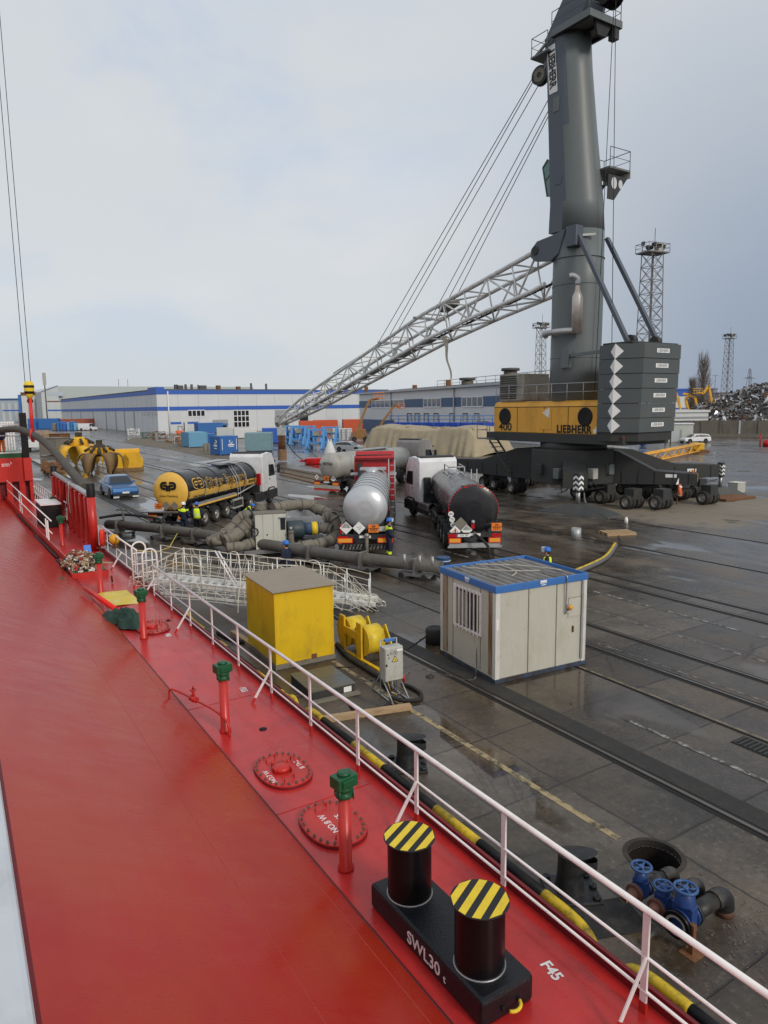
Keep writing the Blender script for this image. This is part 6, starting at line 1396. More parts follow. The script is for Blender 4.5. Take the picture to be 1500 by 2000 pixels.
# ---- boom hinge bracket, exhaust, struts
zh = PY(1063, 488, CM.y).z
for x in (-1.75, 1.45):
    cob(MB().prism([V((x, .6, zh + .9)), V((x, 2.2, zh + .75)), V((x, 2.75, zh + .3)), V((x, 2.8, zh - .2)), V((x, 2.4, zh - .55)), V((x, .9, zh - .8)), V((x, .2, zh - .4)), V((x, -.4, zh + 1.1))], (.3, 0, 0)), 'boom_bracket', 'crane_slate', bevel=.03)
    cob(MB().tube((x - .08, 2.35, zh + .15), (x + .38, 2.35, zh + .15), .3, 16), 'hinge_pin', 'crane_dark')
cob(MB().box((-1.45, -.9, zh + .5), (.7, .9, 1.3)), 'strut_bracket', 'crane_slate', bevel=.05)
ze = PY(1128, 618, CM.y).z; er = wf(ze)
ed = V((-.75, -.66, 0)); el_ = V((-.66, .75, 0)); eb = ed * (er + .45) - el_ * .02
cob(MB().lathe([(0, -1.35), (.36, -1.35), (.36, 1.0), (.2, 1.35), (.16, 1.5), (.16, 1.9), (0, 1.9)], 20, eb + V((0, cy_(ze), ze))), 'exhaust_silencer', mat('silencer', (.52, .50, .46), .4, metal=.5, dirt=(.35, .2, .1), da=.6, ds=.8))
e0 = eb + V((0, cy_(ze), ze))
cob(MB().path(curve([e0 + V((0, 0, 1.8)), e0 + V((0, 0, 2.15)), e0 + el_ * .3 + V((0, 0, 2.35)), e0 + el_ * .55 + V((0, 0, 2.35))], 5), .2, 12), 'exhaust_outlet', 'galv')
cob(MB().path(curve([e0 + V((0, 0, -1.15)), e0 + el_ * .7 + V((0, 0, -1.15)), e0 + el_ * 1.6 - ed * .2 + V((0, 0, -1.2)), e0 + el_ * 2.1 - ed * .8 + V((0, 0, -1.25)), e0 + el_ * 2.1 - ed * 2.0 + V((0, 0, -1.25))], 5), .2, 12), 'exhaust_pipe', 'galv')
cob(MB().box(ed * (wf(zh) + .02) + V((0, cy_(zh), zh + .55)) - el_ * .6, (.9, .1, .14), M.Rotation(math.atan2(el_.y, el_.x), 3, 'Z')), 'lamp_strip', 'cabin_white')
# ---- machinery house
HB, HT, HX = 4.74, 6.97, 2.0
cob(MB().bx(-HX - .3, HX + .3, -6.0, 6.6, HB - .62, HB - .01), 'slewing_frame', 'crane_dark', bevel=.03)
prof = [(-HX, HB), (-HX, HT - .4), (-HX + .12, HT - .12), (-HX + .4, HT), (HX - .4, HT), (HX - .12, HT - .12), (HX, HT - .4), (HX, HB)]
hs = cob(MB().prism([V((x, -3.9, z)) for x, z in prof], (0, 10.0, 0)), 'machinery_house', 'crane_yellow', bevel=.03)
for y in (-3.8, -1.25, .95, 3.6): cob(MB().bx(-HX - .012, -HX - .001, y - .025, y + .025, HB + .03, HT - .4), 'panel_seam', mat('seam_brown', (.10, .05, .015), .7), hs)
cob(MB().bx(-HX - .014, -HX - .002, -3.88, 6.05, HT - .43, HT - .38), 'panel_seam', 'seam_brown', hs)
for y, r in ((-2.7, .62), (4.9, .62)):
    cob(MB().lathe([(0, 0), (r, 0), (r, .03), (r * .9, .04), (0, .02)], 28, (-HX - .002, y, HB + 1.15), (-1, 0, 0)), 'fan_grille', 'black', hs)
cob(MB().bx(-HX - .035, -HX - .012, .25, 1.25, HB + .25, HT - .55), 'service_door', 'crane_yellow', hs, bevel=.01)
for k in range(4): cob(MB().prism([V((-HX - .037, .45 + .0 * k, HB + 1.05)), V((-HX - .037, .52, HB + 1.05)), V((-HX - .037, .55 + .18 * k, HB + 1.75 - .1 * k)), V((-HX - .037, .42 + .18 * k, HB + 1.78 - .1 * k))], (-.006, 0, 0)), 'emblem', 'paper', hs)
text('LIEBHERR', .72, frame((-HX - .02, -1.75, HB + .30), (0, -1, 0), (0, 0, 1)), 'ink', hs, bold=.042, ext=.005, sx=.88, space=1.14)
for z, h in ((HB + .22, .26), (HB + .44, .10)): cob(MB().bx(-HX - .012, -HX - .004, -3.85, -3.42 - (.15 if h < .2 else 0), z - h / 2, z + h / 2), 'white_stripe', 'paper', hs)
text('400', .80, frame((-HX - .02, 4.85, HB + .36), (0, -1, 0), (0, 0, 1)), 'ink', hs, bold=.012, ext=.005, sx=1.15)
railing([(-HX + .1, -3.8, HT), (-HX + .1, 6.0, HT), (HX - .1, 6.0, HT)], hs, 1.15, .03, 1.25, 'galv')
ra = cob(MB().bx(-1.75, .8, 3.2, 5.8, HT + .05, HT + 2.0), 'cooler', mat('cooler', (.32, .30, .25), .6, dirt=(.08, .06, .04), da=.6, ds=1.2), bevel=.05)
for k in range(11): cob(MB().bx(-1.80, -1.752, 4.0, 5.7, HT + .2 + k * .16, HT + .29 + k * .16), 'louvre', 'crane_dark', ra)
cob(MB().bx(-1.78, -1.753, 4.8, 4.88, HT + .1, HT + 1.95), 'louvre_post', 'cooler', ra)
cob(MB().bx(-2.9, -HX, 5.6, 7.0, HB - .55, HB - .45), 'entry_platform', 'crane_grey'); railing([(-2.9, 5.6, HB - .45), (-2.9, 7.0, HB - .45), (-1.9, 7.0, HB - .45)], crane, 1.2, .03, 1.2, 'crane_grey')
m = MB()
for k in range(8): m.bx(-2.8, -2.0, 5.6 - k * .28, 5.8 - k * .28, HB - .85 - k * .3, HB - .80 - k * .3)
m.bar((-2.8, 5.7, HB - .6), (-2.8, 3.5, HB - 2.9), .05, .15).bar((-2.0, 5.7, HB - .6), (-2.0, 3.5, HB - 2.9), .05, .15); cob(m, 'stair', 'crane_dark')
# ---- counterweight: six slabs with white diamonds
CB, CT = 4.38, 10.35
plan = [(-2.35, -3.95), (-2.7, -5.4), (-1.75, -6.75), (1.75, -6.75), (2.7, -5.4), (2.35, -3.95)]
nz = 6; hz_ = (CT - CB - .55) / nz
cob(MB().prism([V((x * .96, y * .985 + .02, CB)) for x, y in plan], (0, 0, .54)), 'counterweight_foot', 'crane_dark')
for k in range(nz):
    z0 = CB + .55 + hz_ * k; f = 1 + .006 * k
    s_ = cob(MB().prism([V((x * f, y * f, z0)) for x, y in plan], (0, 0, hz_ - .018)), 'counterweight_slab', mat('slab_grey', (.082, .094, .098), .5, var=.12, vs=.6, dirt=(.12, .11, .09), da=.4, ds=.5), bevel=.02)
    for sx in (-1, 1):
        x1, y1 = 2.7 * f * sx, -5.4 * f; zc3 = z0 + hz_ / 2 - .02; hh = hz_ * .52
        da = V((sx * -.35, 1.45, 0)).normalized() * .42; db = V((sx * -.95, -1.35, 0)).normalized() * .50; o_ = V((sx * .012, -.012, 0))
        c0 = V((x1, y1, zc3)) + o_
        cob(MB().add([c0 + V((0, 0, hh)), c0 + da + o_ * .5, c0 - V((0, 0, hh)), c0 + db + o_ * .5, c0], [(0, 1, 4), (1, 2, 4), (2, 3, 4), (3, 0, 4)]), 'white_diamond', 'paper', s_, recalc=False)
    b_ = cob(MB().bx(-.62, .62, -6.75 * f - .012, -6.75 * f - .002, z0 + hz_ * .38, z0 + hz_ * .66), 'name_plate', 'paper', s_)
    text('LIEBHERR', .24, frame((0, -6.75 * f - .016, z0 + hz_ * .52), (1, 0, 0), (0, 0, 1)), mat('faint_ink', (.25, .26, .27), .6), s_, bold=.02, ext=.002, sx=1.0)
cob(MB().lathe([(0, 0), (.09, 0), (.09, .03), (0, .03)], 14, (-2.25, -5.95, CB + .25), (-.82, -.57, 0)), 'marker_lamp', 'lamp_red')
cob(MB().bx(-2.3, 2.3, -6.4, -4.2, CT, CT + .12), 'counterweight_top', 'crane_dark', bevel=.03)
for x in (-1.2, 1.2): cob(MB().lathe([(0, -.2), (.35, -.2), (.35, .2), (0, .2)], 16, (x, -5.5, CT + .25), (1, 0, 0)), 'anchor_lug', 'crane_dark')
for x in (-1.45, 1.45):
    za_ = zh + .65; cob(MB().bar((x, -wf(za_) * .7 + cy_(za_), za_), (x * 1.05, -5.5, CT + .15), .30, .24), 'tie_strut', 'crane_slate')
cob(MB().bar((-1.7, -1.0, HT + 3.0), (-2.0, -4.3, HT + 3.05), .2), 'brace_strut', 'crane_grey'); cob(MB().box((-1.75, -.7, HT + 2.8), (.3, .7, 1.2)), 'brace_bracket', 'crane_grey')
# ---- ropes
def rope(a, b, name='wire_rope', r=.022): return cob(MB().tube(a, b, r, 5), name, 'cable')
rope(V((-.3, -2.7, zt + 1.3)), cpx(1195, 672, 46.0)); rope(V((.3, -2.1, zt + 1.0)), V((-.3, -2.0, HT + .6)))
# ---- boom
BT = 47.4; zt0 = 5.1
r0, r1 = V((0, 2.35, zh + .1)), V((0, BT, zt0))
bd = (r1 - r0).normalized(); bn = V((1, 0, 0)).cross(bd).normalized()
BL = (r1 - r0).length
def bsec(t):
    "half width, upper and lower chord offset along the boom"
    def ip(tab):
        for (a, v0), (b, v1) in zip(tab[:-1], tab[1:]):
            if t <= b: return v0 + (v1 - v0) * (t - a) / (b - a)
        return tab[-1][1]
    return ip([(0, 1.35), (.3, 1.35), (.8, 1.0), (.97, .5), (1, .45)]), ip([(0, .2), (.16, .62), (.3, .95), (.85, .75), (1, .35)]), ip([(0, -2.3), (.03, -2.3), (.16, -1.7), (.3, -1.25), (.85, -.75), (1, -.35)])
def bpt(t, sx, top):
    w_, u, l = bsec(t); return r0.lerp(r1, t) + V((sx * w_, 0, 0)) + bn * (u if top else l)
boom = cob(MB().path([bpt(i / 40, -1, True) for i in range(41)], .155, 10), 'boom', 'boom_grey')
for sx, top in ((1, True), (-1, False), (1, False)):
    ts = [i / 40 for i in range(41)]
    cob(MB().path([bpt(t, sx, top) for t in ts], .155 if top else .145, 10), 'boom_chord', 'boom_grey', boom)
N = 17
for sx in (-1, 1):
    m = MB()
    for i in range(N):
        a, b = i / N, (i + 1) / N
        m.tube(bpt(a, sx, i % 2 == 0), bpt(b, sx, i % 2 == 1), .085, 6); m.tube(bpt(b, sx, True), bpt(b, sx, False), .07, 6)
    cob(m, 'side_lacing', 'boom_grey', boom)
for top in (True, False):
    m = MB()
    for i in range(N):
        a, b = i / N, (i + 1) / N; sx = 1 if i % 2 else -1
        m.tube(bpt(a, sx, top), bpt(b, -sx, top), .075, 6); m.tube(bpt(b, -1, top), bpt(b, 1, top), .065, 6)
    cob(m, 'cross_lacing', 'boom_grey', boom)
m = MB().bar(bpt(.30, 0, False) + bn * .25, bpt(.93, 0, False) + bn * .2, .75, .06, bn)
cob(m, 'walkway', 'crane_slate', boom)
m = MB().bar(bpt(.0, 0, False) + bn * .3, bpt(.30, 0, False) + bn * .25, .35, .05, bn)
for k in range(24): m.bar(bpt(.30 * k / 24, -.16, False) + bn * .34, bpt(.30 * k / 24, .16, False) + bn * .34, .05)
cob(m, 'ladder', 'black', boom)
c = bpt(.26, .2, True); cob(MB().box(c + bn * .25, (.9, 1.8, .45), M.Rotation(-R(15), 3, 'X')).tube(bpt(.275, -.5, True) + bn * .3, bpt(.02, -.5, True) + bn * .3, .17, 10), 'rope_guide', 'lagging', boom)
cob(MB().lathe([(0, -.2), (.55, -.2), (.48, 0), (.55, .2), (0, .2)], 18, r1, (1, 0, 0)).box(r1 + V((0, .1, .2)), (1.4, 1.2, .7)), 'boom_head', 'cabin_white', boom)
cob(MB().lathe([(0, -.5), (.62, -.5), (.62, .5), (0, .5)], 20, r1 + V((0, .5, -.1)), (1, 0, 0)), 'head_sheave', 'lagging', boom)
pa = r1 + V((0, .3, -.3))
hb_ = cob(MB().box(pa + V((0, 0, -.8)), (.8, 1.0, 1.4)), 'hook_block', 'boom_grey', bevel=.08)
cob(MB().lathe([(0, -3.2), (.5, -3.2), (.42, -2.3), (.5, -1.5), (0, -1.5)], 12, pa), 'rotator', 'rust', hb_); cob(MB().bx(pa.x - .45, pa.x + .45, pa.y - .45, pa.y + .45, .15, pa.z - 3.2), 'rotator_foot', mat('rust_pale', (.26, .15, .08), .8, dirt=(.4, .36, .3), da=.6, ds=2), hb_, bevel=.05)
for k, (tt, sx) in enumerate(((.455, -1.1), (.445, -.6), (.44, -.2), (.325, .3), (.315, .7), (.305, 1.1))):
    x0_ = (-1.5, -1.3, -.7, .4, .9, 1.1)[k]; z0_ = zt - 2.0 - (.3 if k > 2 else 0)
    rope(V((x0_, 3.0 if k < 3 else 2.8, z0_)), bpt(tt, sx, True) + bn * .05, r=.03)
cob(MB().bar(bpt(.445, -1.3, True), bpt(.445, 1.3, True), .2), 'luffing_yoke', 'galv', boom); cob(MB().bar(bpt(.315, -1.3, True), bpt(.315, 1.3, True), .2), 'luffing_yoke', 'galv', boom)
rope(bpt(.445, -1.1, True), bpt(.66, -.9, True) + bn * .3, r=.05)
# tarpaulin rag hanging under the boom
ct = bpt(.27, -.4, False)
m = MB(); m.grid(lambda i, j: ct + V((.28 * (1 - .7 * j) * math.cos(6.28 * i) + .12 * math.sin(9 * j), 1.0 * j ** 1.4 - 2.0 * j + .15 * math.sin(6.28 * i + 3 * j) * (1 - j), -3.6 * j - .1)), 12, 14)
rag = m.obj('tarpaulin', mat('pale_tarp', (.55, .52, .42), .8, dirt=(.35, .3, .22), da=.5), loc=CM); rag.rotation_euler[2] = CR; tag(rag, 'pale torn tarpaulin hanging from the underside of the crane boom', 'tarpaulin')
# ---- undercarriage
cen = V((0, 0, 0))
cob(MB().lathe([(0, 3.5), (2.3, 3.5), (2.3, 4.1), (0, 4.1)], 32), 'slewing_ring', 'crane_dark')
arms = {'a': (cl((21.0, 47.3, 0)), 2.05), 'b': (cl((24.3, 52.2, 0)), 2.25), 'c': (cl((12.3, 45.4, 0)), 2.3), 'd': (cl((6.2, 60.6, 0)), 2.3)}
for k, (e, zt_) in arms.items():
    d = V((e.x, e.y, 0)); ln = d.length; d.normalize(); s_ = V((-d.y, d.x, 0)); hw = .75
    st = [(1.0, 1.25, 3.75), (ln * .38, 1.25, 3.5), (ln * .68, 1.3, zt_ + .15), (ln, 1.35, zt_)]
    m = MB()
    for (l0, b0, t0), (l1, b1, t1) in zip(st[:-1], st[1:]):
        vs = []
        for l, b, t_ in ((l0, b0, t0), (l1, b1, t1)):
            for sx, z in ((-1, b), (1, b), (1, t_), (-1, t_)): vs.append(d * l + s_ * hw * sx + V((0, 0, z)))
        m.add(vs, [(0, 1, 5, 4), (1, 2, 6, 5), (2, 3, 7, 6), (3, 0, 4, 7)])
    m.add([d * ln + s_ * hw * sx + V((0, 0, z)) for sx, z in ((-1, st[-1][1]), (1, st[-1][1]), (1, zt_), (-1, zt_))], [(0, 1, 2, 3)])
    ar = cob(m, 'chassis_beam', 'crane_dark')
    for q in (.42, .55, .68, .82, .94):
        zz = 1.3; cob(MB().box(d * (ln * q) + s_ * -(hw + .02) + V((0, 0, 1.75)), (.06, .05, .85), M.Rotation(math.atan2(d.y, d.x), 3, 'Z')).box(d * (ln * q) + s_ * (hw + .02) + V((0, 0, 1.75)), (.06, .05, .85), M.Rotation(math.atan2(d.y, d.x), 3, 'Z')), 'stiffener', 'crane_dark', ar)
    for q, h_ in ((1.12, .03), (1.02, .02)): cob(MB().path([d * (ln * f_) + s_ * -(hw + .07) + V((0, 0, q + .06 * math.sin(f_ * 40))) for f_ in [.3 + .68 * i / 14 for i in range(15)]], h_, 5), 'hydraulic_line', 'black', ar)
    cob(MB().box(d * (ln * .8) + s_ * (hw + .004) * -1 + V((0, 0, 1.9)), (.7, .01, .22), M.Rotation(math.atan2(d.y, d.x), 3, 'Z')), 'label_plate', 'paper', ar)
    if k == 'a': cob(MB().box(d * (ln - .02) + V((0, 0, 1.75)), (.1, .6, .5), M.Rotation(math.atan2(d.y, d.x), 3, 'Z')), 'notice', 'yellow_bright', ar); cob(MB().lathe([(0, 0), (.1, 0), (.08, .2), (0, .25)], 12, d * (ln - .3) + V((0, 0, zt_))), 'beacon', 'lamp_orange', ar)
def outrigger(p, pad_ang, long=2.6, lw=.22):
    p = cl(p); p.z = 0
    o_ = cob(MB().bx(p.x - lw, p.x + lw, p.y - lw, p.y + lw, 1.5, 1.5 + lw * 4.7), 'outrigger_leg', 'crane_dark', bevel=.04)
    cob(MB().lathe([(0, .5), (.14, .5), (.14, 1.5), (0, 1.5)], 16, p), 'ram', 'steel', o_); cob(MB().lathe([(0, 1.38), (.27, 1.38), (.27, 1.5), (0, 1.5)], 16, p), 'collar', 'crane_dark', o_)
    for k in range(3):
        for sx in (-1, 1):
            for f in ((V((0, -lw - .005, 0)), V((1, 0, 0))), (V((-lw - .005, 0, 0)), V((0, -1, 0)))):
                b0 = p + f[0] + V((0, 0, 1.5 + lw * (.4 + k * 1.45))); q = lw / .32
                cob(MB().prism([b0, b0 + f[1] * .31 * sx * q - V((0, 0, .22 * q)) , b0 + f[1] * .31 * sx * q, b0 + V((0, 0, .22 * q))], f[0].normalized() * .006), 'chevron', 'paper', o_)
    ro = M.Rotation(pad_ang, 3, 'Z')
    pts = [V((-long, -.9, 0)), V((long, -.9, 0)), V((long, .9, 0)), V((-long, .9, 0))]
    m = MB(); b = [p + ro @ q for q in pts]; tpz = [p + ro @ V((x, y, z)) for x, y, z in ((-long * .98, -.88, .06), (-.6, -.5, .62), (.6, -.5, .62), (long * .98, -.88, .06), (long * .98, .88, .06), (.6, .5, .62), (-.6, .5, .62), (-long * .98, .88, .06))]
    m.add(b + tpz, [(3, 2, 1, 0), (4, 5, 10, 11), (5, 6, 9, 10), (6, 7, 8, 9), (0, 1, 7, 6, 5, 4), (1, 2, 8, 7), (2, 3, 11, 10, 9, 8), (3, 0, 4, 11)])
    cob(m, 'outrigger_pad', mat('pad_steel', (.06, .064, .064), .5, var=.3, dirt=(.11, .085, .06), da=.6, ds=1.5), o_)
    return o_
outrigger((12.05, 43.7, 0), -CR - R(32) + R(-12), 2.5); outrigger((24.6, 51.6, 0), -CR + R(10), 1.6, .19); outrigger((5.6, 61.6, 0), -CR + R(20), 2.0)
cob(MB().prism([V((3.0 * math.cos(R(a)), 3.0 * math.sin(R(a)), 1.3)) for a in range(15, 375, 45)], (0, 0, 2.35)), 'chassis_body', 'crane_dark', bevel=.05)
for q, (x, y) in enumerate(((-2.75, -1.2), (-2.75, .4), (-1.2, -2.75), (.4, -2.75))):
    cob(MB().box((x * 1.03, y * 1.03, 2.1 + .2 * (q % 2)), (.5, .5, .7)), 'control_box', ('crane_grey', 'crane_dark', 'box_grey', 'crane_grey')[q], bevel=.03)
for k in range(6): cob(MB().path(curve([(-2.9 + .3 * k, -2.0 - .2 * k, 1.5), (-2.6 + .5 * k, -2.6, .95), (-1.5 + .6 * k, -3.2, 1.2)], 6), .045, 6), 'hydraulic_hose', 'black')
# wheel sets: four tyres on one axle each
axn = CI.to_3x3() @ ND
def wheelset(px, py, label=None):
    p = cl(P(px, py)); r = .46; w_ = .30
    ax_o = cob(MB().tube(p + V((0, 0, r)), p + axn * 1.3 + V((0, 0, r)), .1, 8).box(p + axn * .66 + V((0, 0, r + .50)), (.8, .75, .7), M.Rotation(math.atan2(axn.y, axn.x), 3, 'Z')), 'axle', 'crane_dark')
    for k in range(4):
        c = p + axn * (k * (w_ + .03) + (.12 if k > 1 else 0)) + V((0, 0, r))
        ty = MB().lathe([(r * .55, -.15), (r * .86, -.15), (r * .97, -.11), (r, -.07), (r, .07), (r * .97, .11), (r * .86, .15), (r * .58, .13)], 22, c, -axn).obj('tyre', 'tyre', ax_o)
        if k == 0: MB().lathe([(r * .57, .12), (r * .5, .13), (r * .44, .02), (r * .26, .0), (r * .24, .10), (0, .11)], 18, c, -axn).obj('rim', 'rim_grey', ax_o)
for q in ((1124, 973), (1172, 984), (1222, 995), (1279, 996), (1372, 986), (1213, 966), (1263, 964), (1318, 978), (999, 964), (965, 956), (944, 951), (1020, 950), (1045, 944), (1078, 944), (1100, 940), (1155, 960), (1240, 976), (1292, 974), (1352, 972)): wheelset(*q)
for q0, q1 in (((1124, 960), (1279, 985)), ((944, 940), (1045, 935))):
    a, b = cl(P(*q0)), cl(P(*q1)); cob(MB().bar(a + axn * .6 + V((0, 0, 1.15)), b + axn * .6 + V((0, 0, 1.15)), .35, .3), 'bogie_beam', 'crane_dark')
a, b = cl(P(1060, 943, .6)), cl(P(1105, 941, .6)); m = MB().tube(a, b, .03, 6).tube(a + V((0, 0, .5)), b + V((0, 0, .5)), .03, 6)
for k in range(8): q = a.lerp(b, k / 7); m.tube(q, q + V((0, 0, .5)), .025, 5)
cob(m, 'spare_ladder', 'galv')
for pts in ([(1135, 940, 1.5), (1140, 960, .9), (1143, 980, .4), (1156, 993, .15)], [(1118, 942, 1.4), (1105, 958, .6), (1090, 962, .1)]):
    cob(MB().path(curve([cl(P(a_, b_, z)) for a_, b_, z in pts], 6), .06, 6), 'hydraulic_hose', 'galv')
t = thing('lifebuoy', 'orange lifebuoy with white top hanging beside the crane wheels', 'lifebuoy', P(1322, 985) , QROT)
MB().torus((0, -.2, .95), .33, .10, (.5, -.86, .1), 24, 10).obj('ring', mat('buoy_orange', (.75, .16, .06), .6), t)
for a in (45, 135, 225, 315): MB().ball((0 + .33 * math.cos(R(a)) * .86, -.2 + .33 * math.cos(R(a)) * .5, .95 + .33 * math.sin(R(a))), (.10, .12, .12), 8, 6).obj('band', 'paper', t)
MB().bx(-.03, .03, -.02, .04, 0, 1.6).obj('post', 'rust', t); MB().prism([V((-.25, -.05, 1.35)), V((.25, -.05, 1.35)), V((0, -.05, 1.75))], (0, .04, 0)).obj('holder', 'paper', t)
t = thing('grey_box', 'pale steel box on the ground beside the crane outrigger at right', 'box', P(1438, 962), QROT); MB().bx(-.5, .5, -.4, .4, 0, .75).obj('body', 'box_grey', t, bevel=.03); MB().bx(-.52, .52, -.42, .42, .75, .80).obj('lid', 'cabin_white', t)
tag(MB().bx(-1.6, 1.6, -.9, .9, 0, .16).obj('steel_plate', 'rust', loc=P(1425, 974), rz=.5, bevel=.02), 'brown steel mat lying in front of the pale box', 'steel plate')
# ================= sheds, vehicles and yard beyond =================
mat('shed_grey', (.60, .62, .63), .6, var=.05, vs=.2, dirt=(.49, .50, .50), da=.4, ds=.15, stretch=(1, 1, .5))
mat('shed_blue', (.035, .115, .45), .5, var=.06, dirt=(.05, .12, .35), ds=.3)
mat('shed_navy', (.05, .10, .19), .5, var=.08)
mat('shed_pale', (.50, .53, .53), .6, var=.06, vs=.2)
mat('roof_dark', (.09, .09, .09), .7, var=.2)
mat('white_frame', (.70, .71, .71), .5)
mat('door_pale', (.56, .58, .58), .55)
def fplane(p0, dr):
    "returns f(px,py) -> (u, z): metres along a facade from p0 and height"
    p0 = V((p0[0], p0[1], 0)); dr = V((dr[0], dr[1], 0)).normalized(); nrm = V((dr.y, -dr.x, 0))
    def f(px, py):
        x, y, w_ = ray(px, py); d = V((x, y, w_)); t_ = (p0 - V((0, 0, EYE))).dot(nrm) / d.dot(nrm); q = V((0, 0, EYE)) + d * t_
        return (q - p0).dot(dr), q.z
    return f
def bld(name, label, p0, dr, cat='warehouse'):
    "local x along the facade, local y away from the viewer"
    return thing(name, label, cat, V((p0[0], p0[1], 0)), math.atan2(dr[1], dr[0]))
# ---- long grey warehouse with blue bands
p0 = P(310, 847); c0 = (p0.x, p0.y)
b = bld('warehouse', 'long low grey warehouse with two blue bands, its corner facing the quay', c0, (ND.x, ND.y))
f = fplane(c0, (ND.x, ND.y)); fl = fplane(c0, (SD.x, SD.y))
Hh = f(400, 762.3)[1]; Lr = 78; Ll = 180
z1a, z1b = f(400, 770)[1], f(330, 762)[1]; z2a, z2b = f(330, 802)[1], f(330, 794.3)[1]
MB().bx(0, Lr, 0, Ll, 0, Hh).obj('wall', 'shed_grey', b)
for x in range(1, 13): MB().bx(x * 6 - .03, x * 6 + .03, -.02, -.002, 0, Hh).obj('panel_joint', mat('joint_grey', (.30, .32, .33), .7), b)
for y in range(1, 30): MB().bx(-.02, -.002, y * 6 - .03, y * 6 + .03, 0, Hh).obj('panel_joint', 'joint_grey', b)
for za, zb in ((z1a, z1b), (z2a, z2b)):
    MB().bx(-.08, Lr, -.08, -.025, za, zb).obj('blue_band', 'shed_blue', b); MB().bx(-.08, -.025, -.02, Ll, za, zb + (.3 if za > 8 else 0)).obj('blue_band', 'shed_blue', b)
MB().bx(-.15, 2.2, -.15, 9, Hh - .9, Hh + .9).obj('parapet', 'shed_blue', b)
MB().bx(-.1, Lr + .1, .2, Ll, Hh, Hh + .35).obj('roof', 'roof_dark', b)
def win(px0, px1, py0, py1, nx, nz, nm='window'):
    u0, zt_ = f(px0, py0); u1, zb_ = f(px1, py1); w_ = MB()
    for i in range(nx + 1): u = u0 + (u1 - u0) * i / nx; w_.bx(u - .12, u + .12, -.10, -.02, zb_, zt_)
    for i in range(nz + 1): z = zb_ + (zt_ - zb_) * i / nz; w_.bx(u0, u1, -.11, -.03, z - .12, z + .12)
    o = w_.obj(nm, 'white_frame', b); MB().bx(u0, u1, -.05, -.01, zb_, zt_).obj('pane', 'glass_dark', o)
win(366.5, 400.5, 801.5, 813, 4, 1); win(455.5, 487.5, 801.5, 834, 4, 3)
for px0, px1, py0, py1, ma, st in ((332, 355, 803, 842, 'door_pale', (824.5, 829)), (366, 388, 822, 842, 'door_pale', (824, 828)), (537, 565, 801, 832, 'joint_grey', None), (415, 446, 820, 840, 'joint_grey', (827.5, 831)), (585, 602, 806, 822, 'glass_dark', None)):
    u0, zt_ = f(px0, py0); u1, zb_ = f(px1, py1); zb_ = max(zb_, .05)
    d = MB().bx(u0, u1, -.06, -.01, zb_, zt_).obj('door', ma, b)
    if st: MB().bx(u0, u1, -.09, -.061, f(px0, st[1])[1], f(px0, st[0])[1]).obj('door_stripe', 'shed_blue' if ma == 'door_pale' else 'cabin_blue', d)
    if ma == 'joint_grey': MB().bx(u0 + .5, u1 - .5, -.08, -.061, zb_, zt_ - (zt_ - zb_) * .35).obj('opening', 'black', d)
u0 = f(329, 800)[0]; MB().tube((u0, -.2, 0), (u0, -.2, Hh - .3), .2, 8).obj('downpipe', 'white_frame', b)
for px in (277, 282, 288, 292, 297, 302, 306):
    u, zt_ = fl(px, 802.5); u2, zb_ = fl(px, 813.5); o = MB().bx(-.06, -.02, u - 1.1, u + .4, zb_, zt_).obj('window', 'white_frame', b); MB().bx(-.075, -.061, u - .8, u + .1, zb_ + .2, zt_ - .2).obj('pane', 'glass_dark', o)
for px in (262, 243, 226, 207, 182, 158, 140):
    u, z_ = fl(px, 808); MB().bx(-.12, -.02, u - .5, u + .5, 0, z2a - .1).obj('door_post', 'joint_grey', b)
for px, py0, s_ in ((360, 750.5, 1), (367, 752, 2), (379, 750, .6), (391, 750, .6), (404, 751, .4), (414, 752, 2), (445, 752, 1.2), (485, 754, 1.2), (510, 748, .5), (540, 749, .5)):
    u, z_ = f(px, py0); z_ = Hh + (z_ - Hh) * 1.1; MB().bx(u - .5 * s_, u + .5 * s_, 8, 8 + s_, Hh, max(z_, Hh + .8)).obj('roof_vent', 'rust' if s_ == 1.2 else 'roof_dark', b)
# ---- high hall behind on the left
q0 = (-171.0, 380.0)
hf = fplane(q0, (-ND.x, -ND.y))
b = bld('assembly_hall', 'taller pale hall with sloping blue roof edge and big sliding doors at far left', q0, (ND.x, ND.y), 'hall')
zr = hf(125, 753)[1]; ul, zl_ = hf(80, 765)
MB().prism([V((-ul, 0, 0)), V((0, 0, 0)), V((0, 0, zr)), V((-ul, 0, zl_))], (0, 120, 0)).obj('wall', 'shed_pale', b)
MB().bar((-ul, -.1, zl_), (0, -.1, zr), .2, .9, V((0, 1, 0))).obj('roof_edge', mat('edge_blue', (.13, .22, .38), .5), b)
MB().bx(0.01, 110, 2, 60, 0, zr - .3).obj('wall', mat('shed_green', (.42, .47, .46), .6, var=.05), b)
for (xa, xb) in ((94, 108), (108.5, 120)):
    ua, za = hf(xa, 786); ub, zb = hf(xb, 820); MB().bx(-ua, -ub, -.15, -.02, 0, za).obj('sliding_door', 'shed_pale', b)
ua, za = hf(93, 796); ub, _ = hf(121, 800); MB().bx(-ua, -ub, -.2, -.16, hf(100, 803)[1], hf(100, 800)[1]).obj('blue_band', 'shed_blue', b)
ua, za = hf(92, 785); MB().bx(-ua, -hf(121, 800)[0], -.25, -.16, za, za + .5).obj('door_track', 'rust', b)
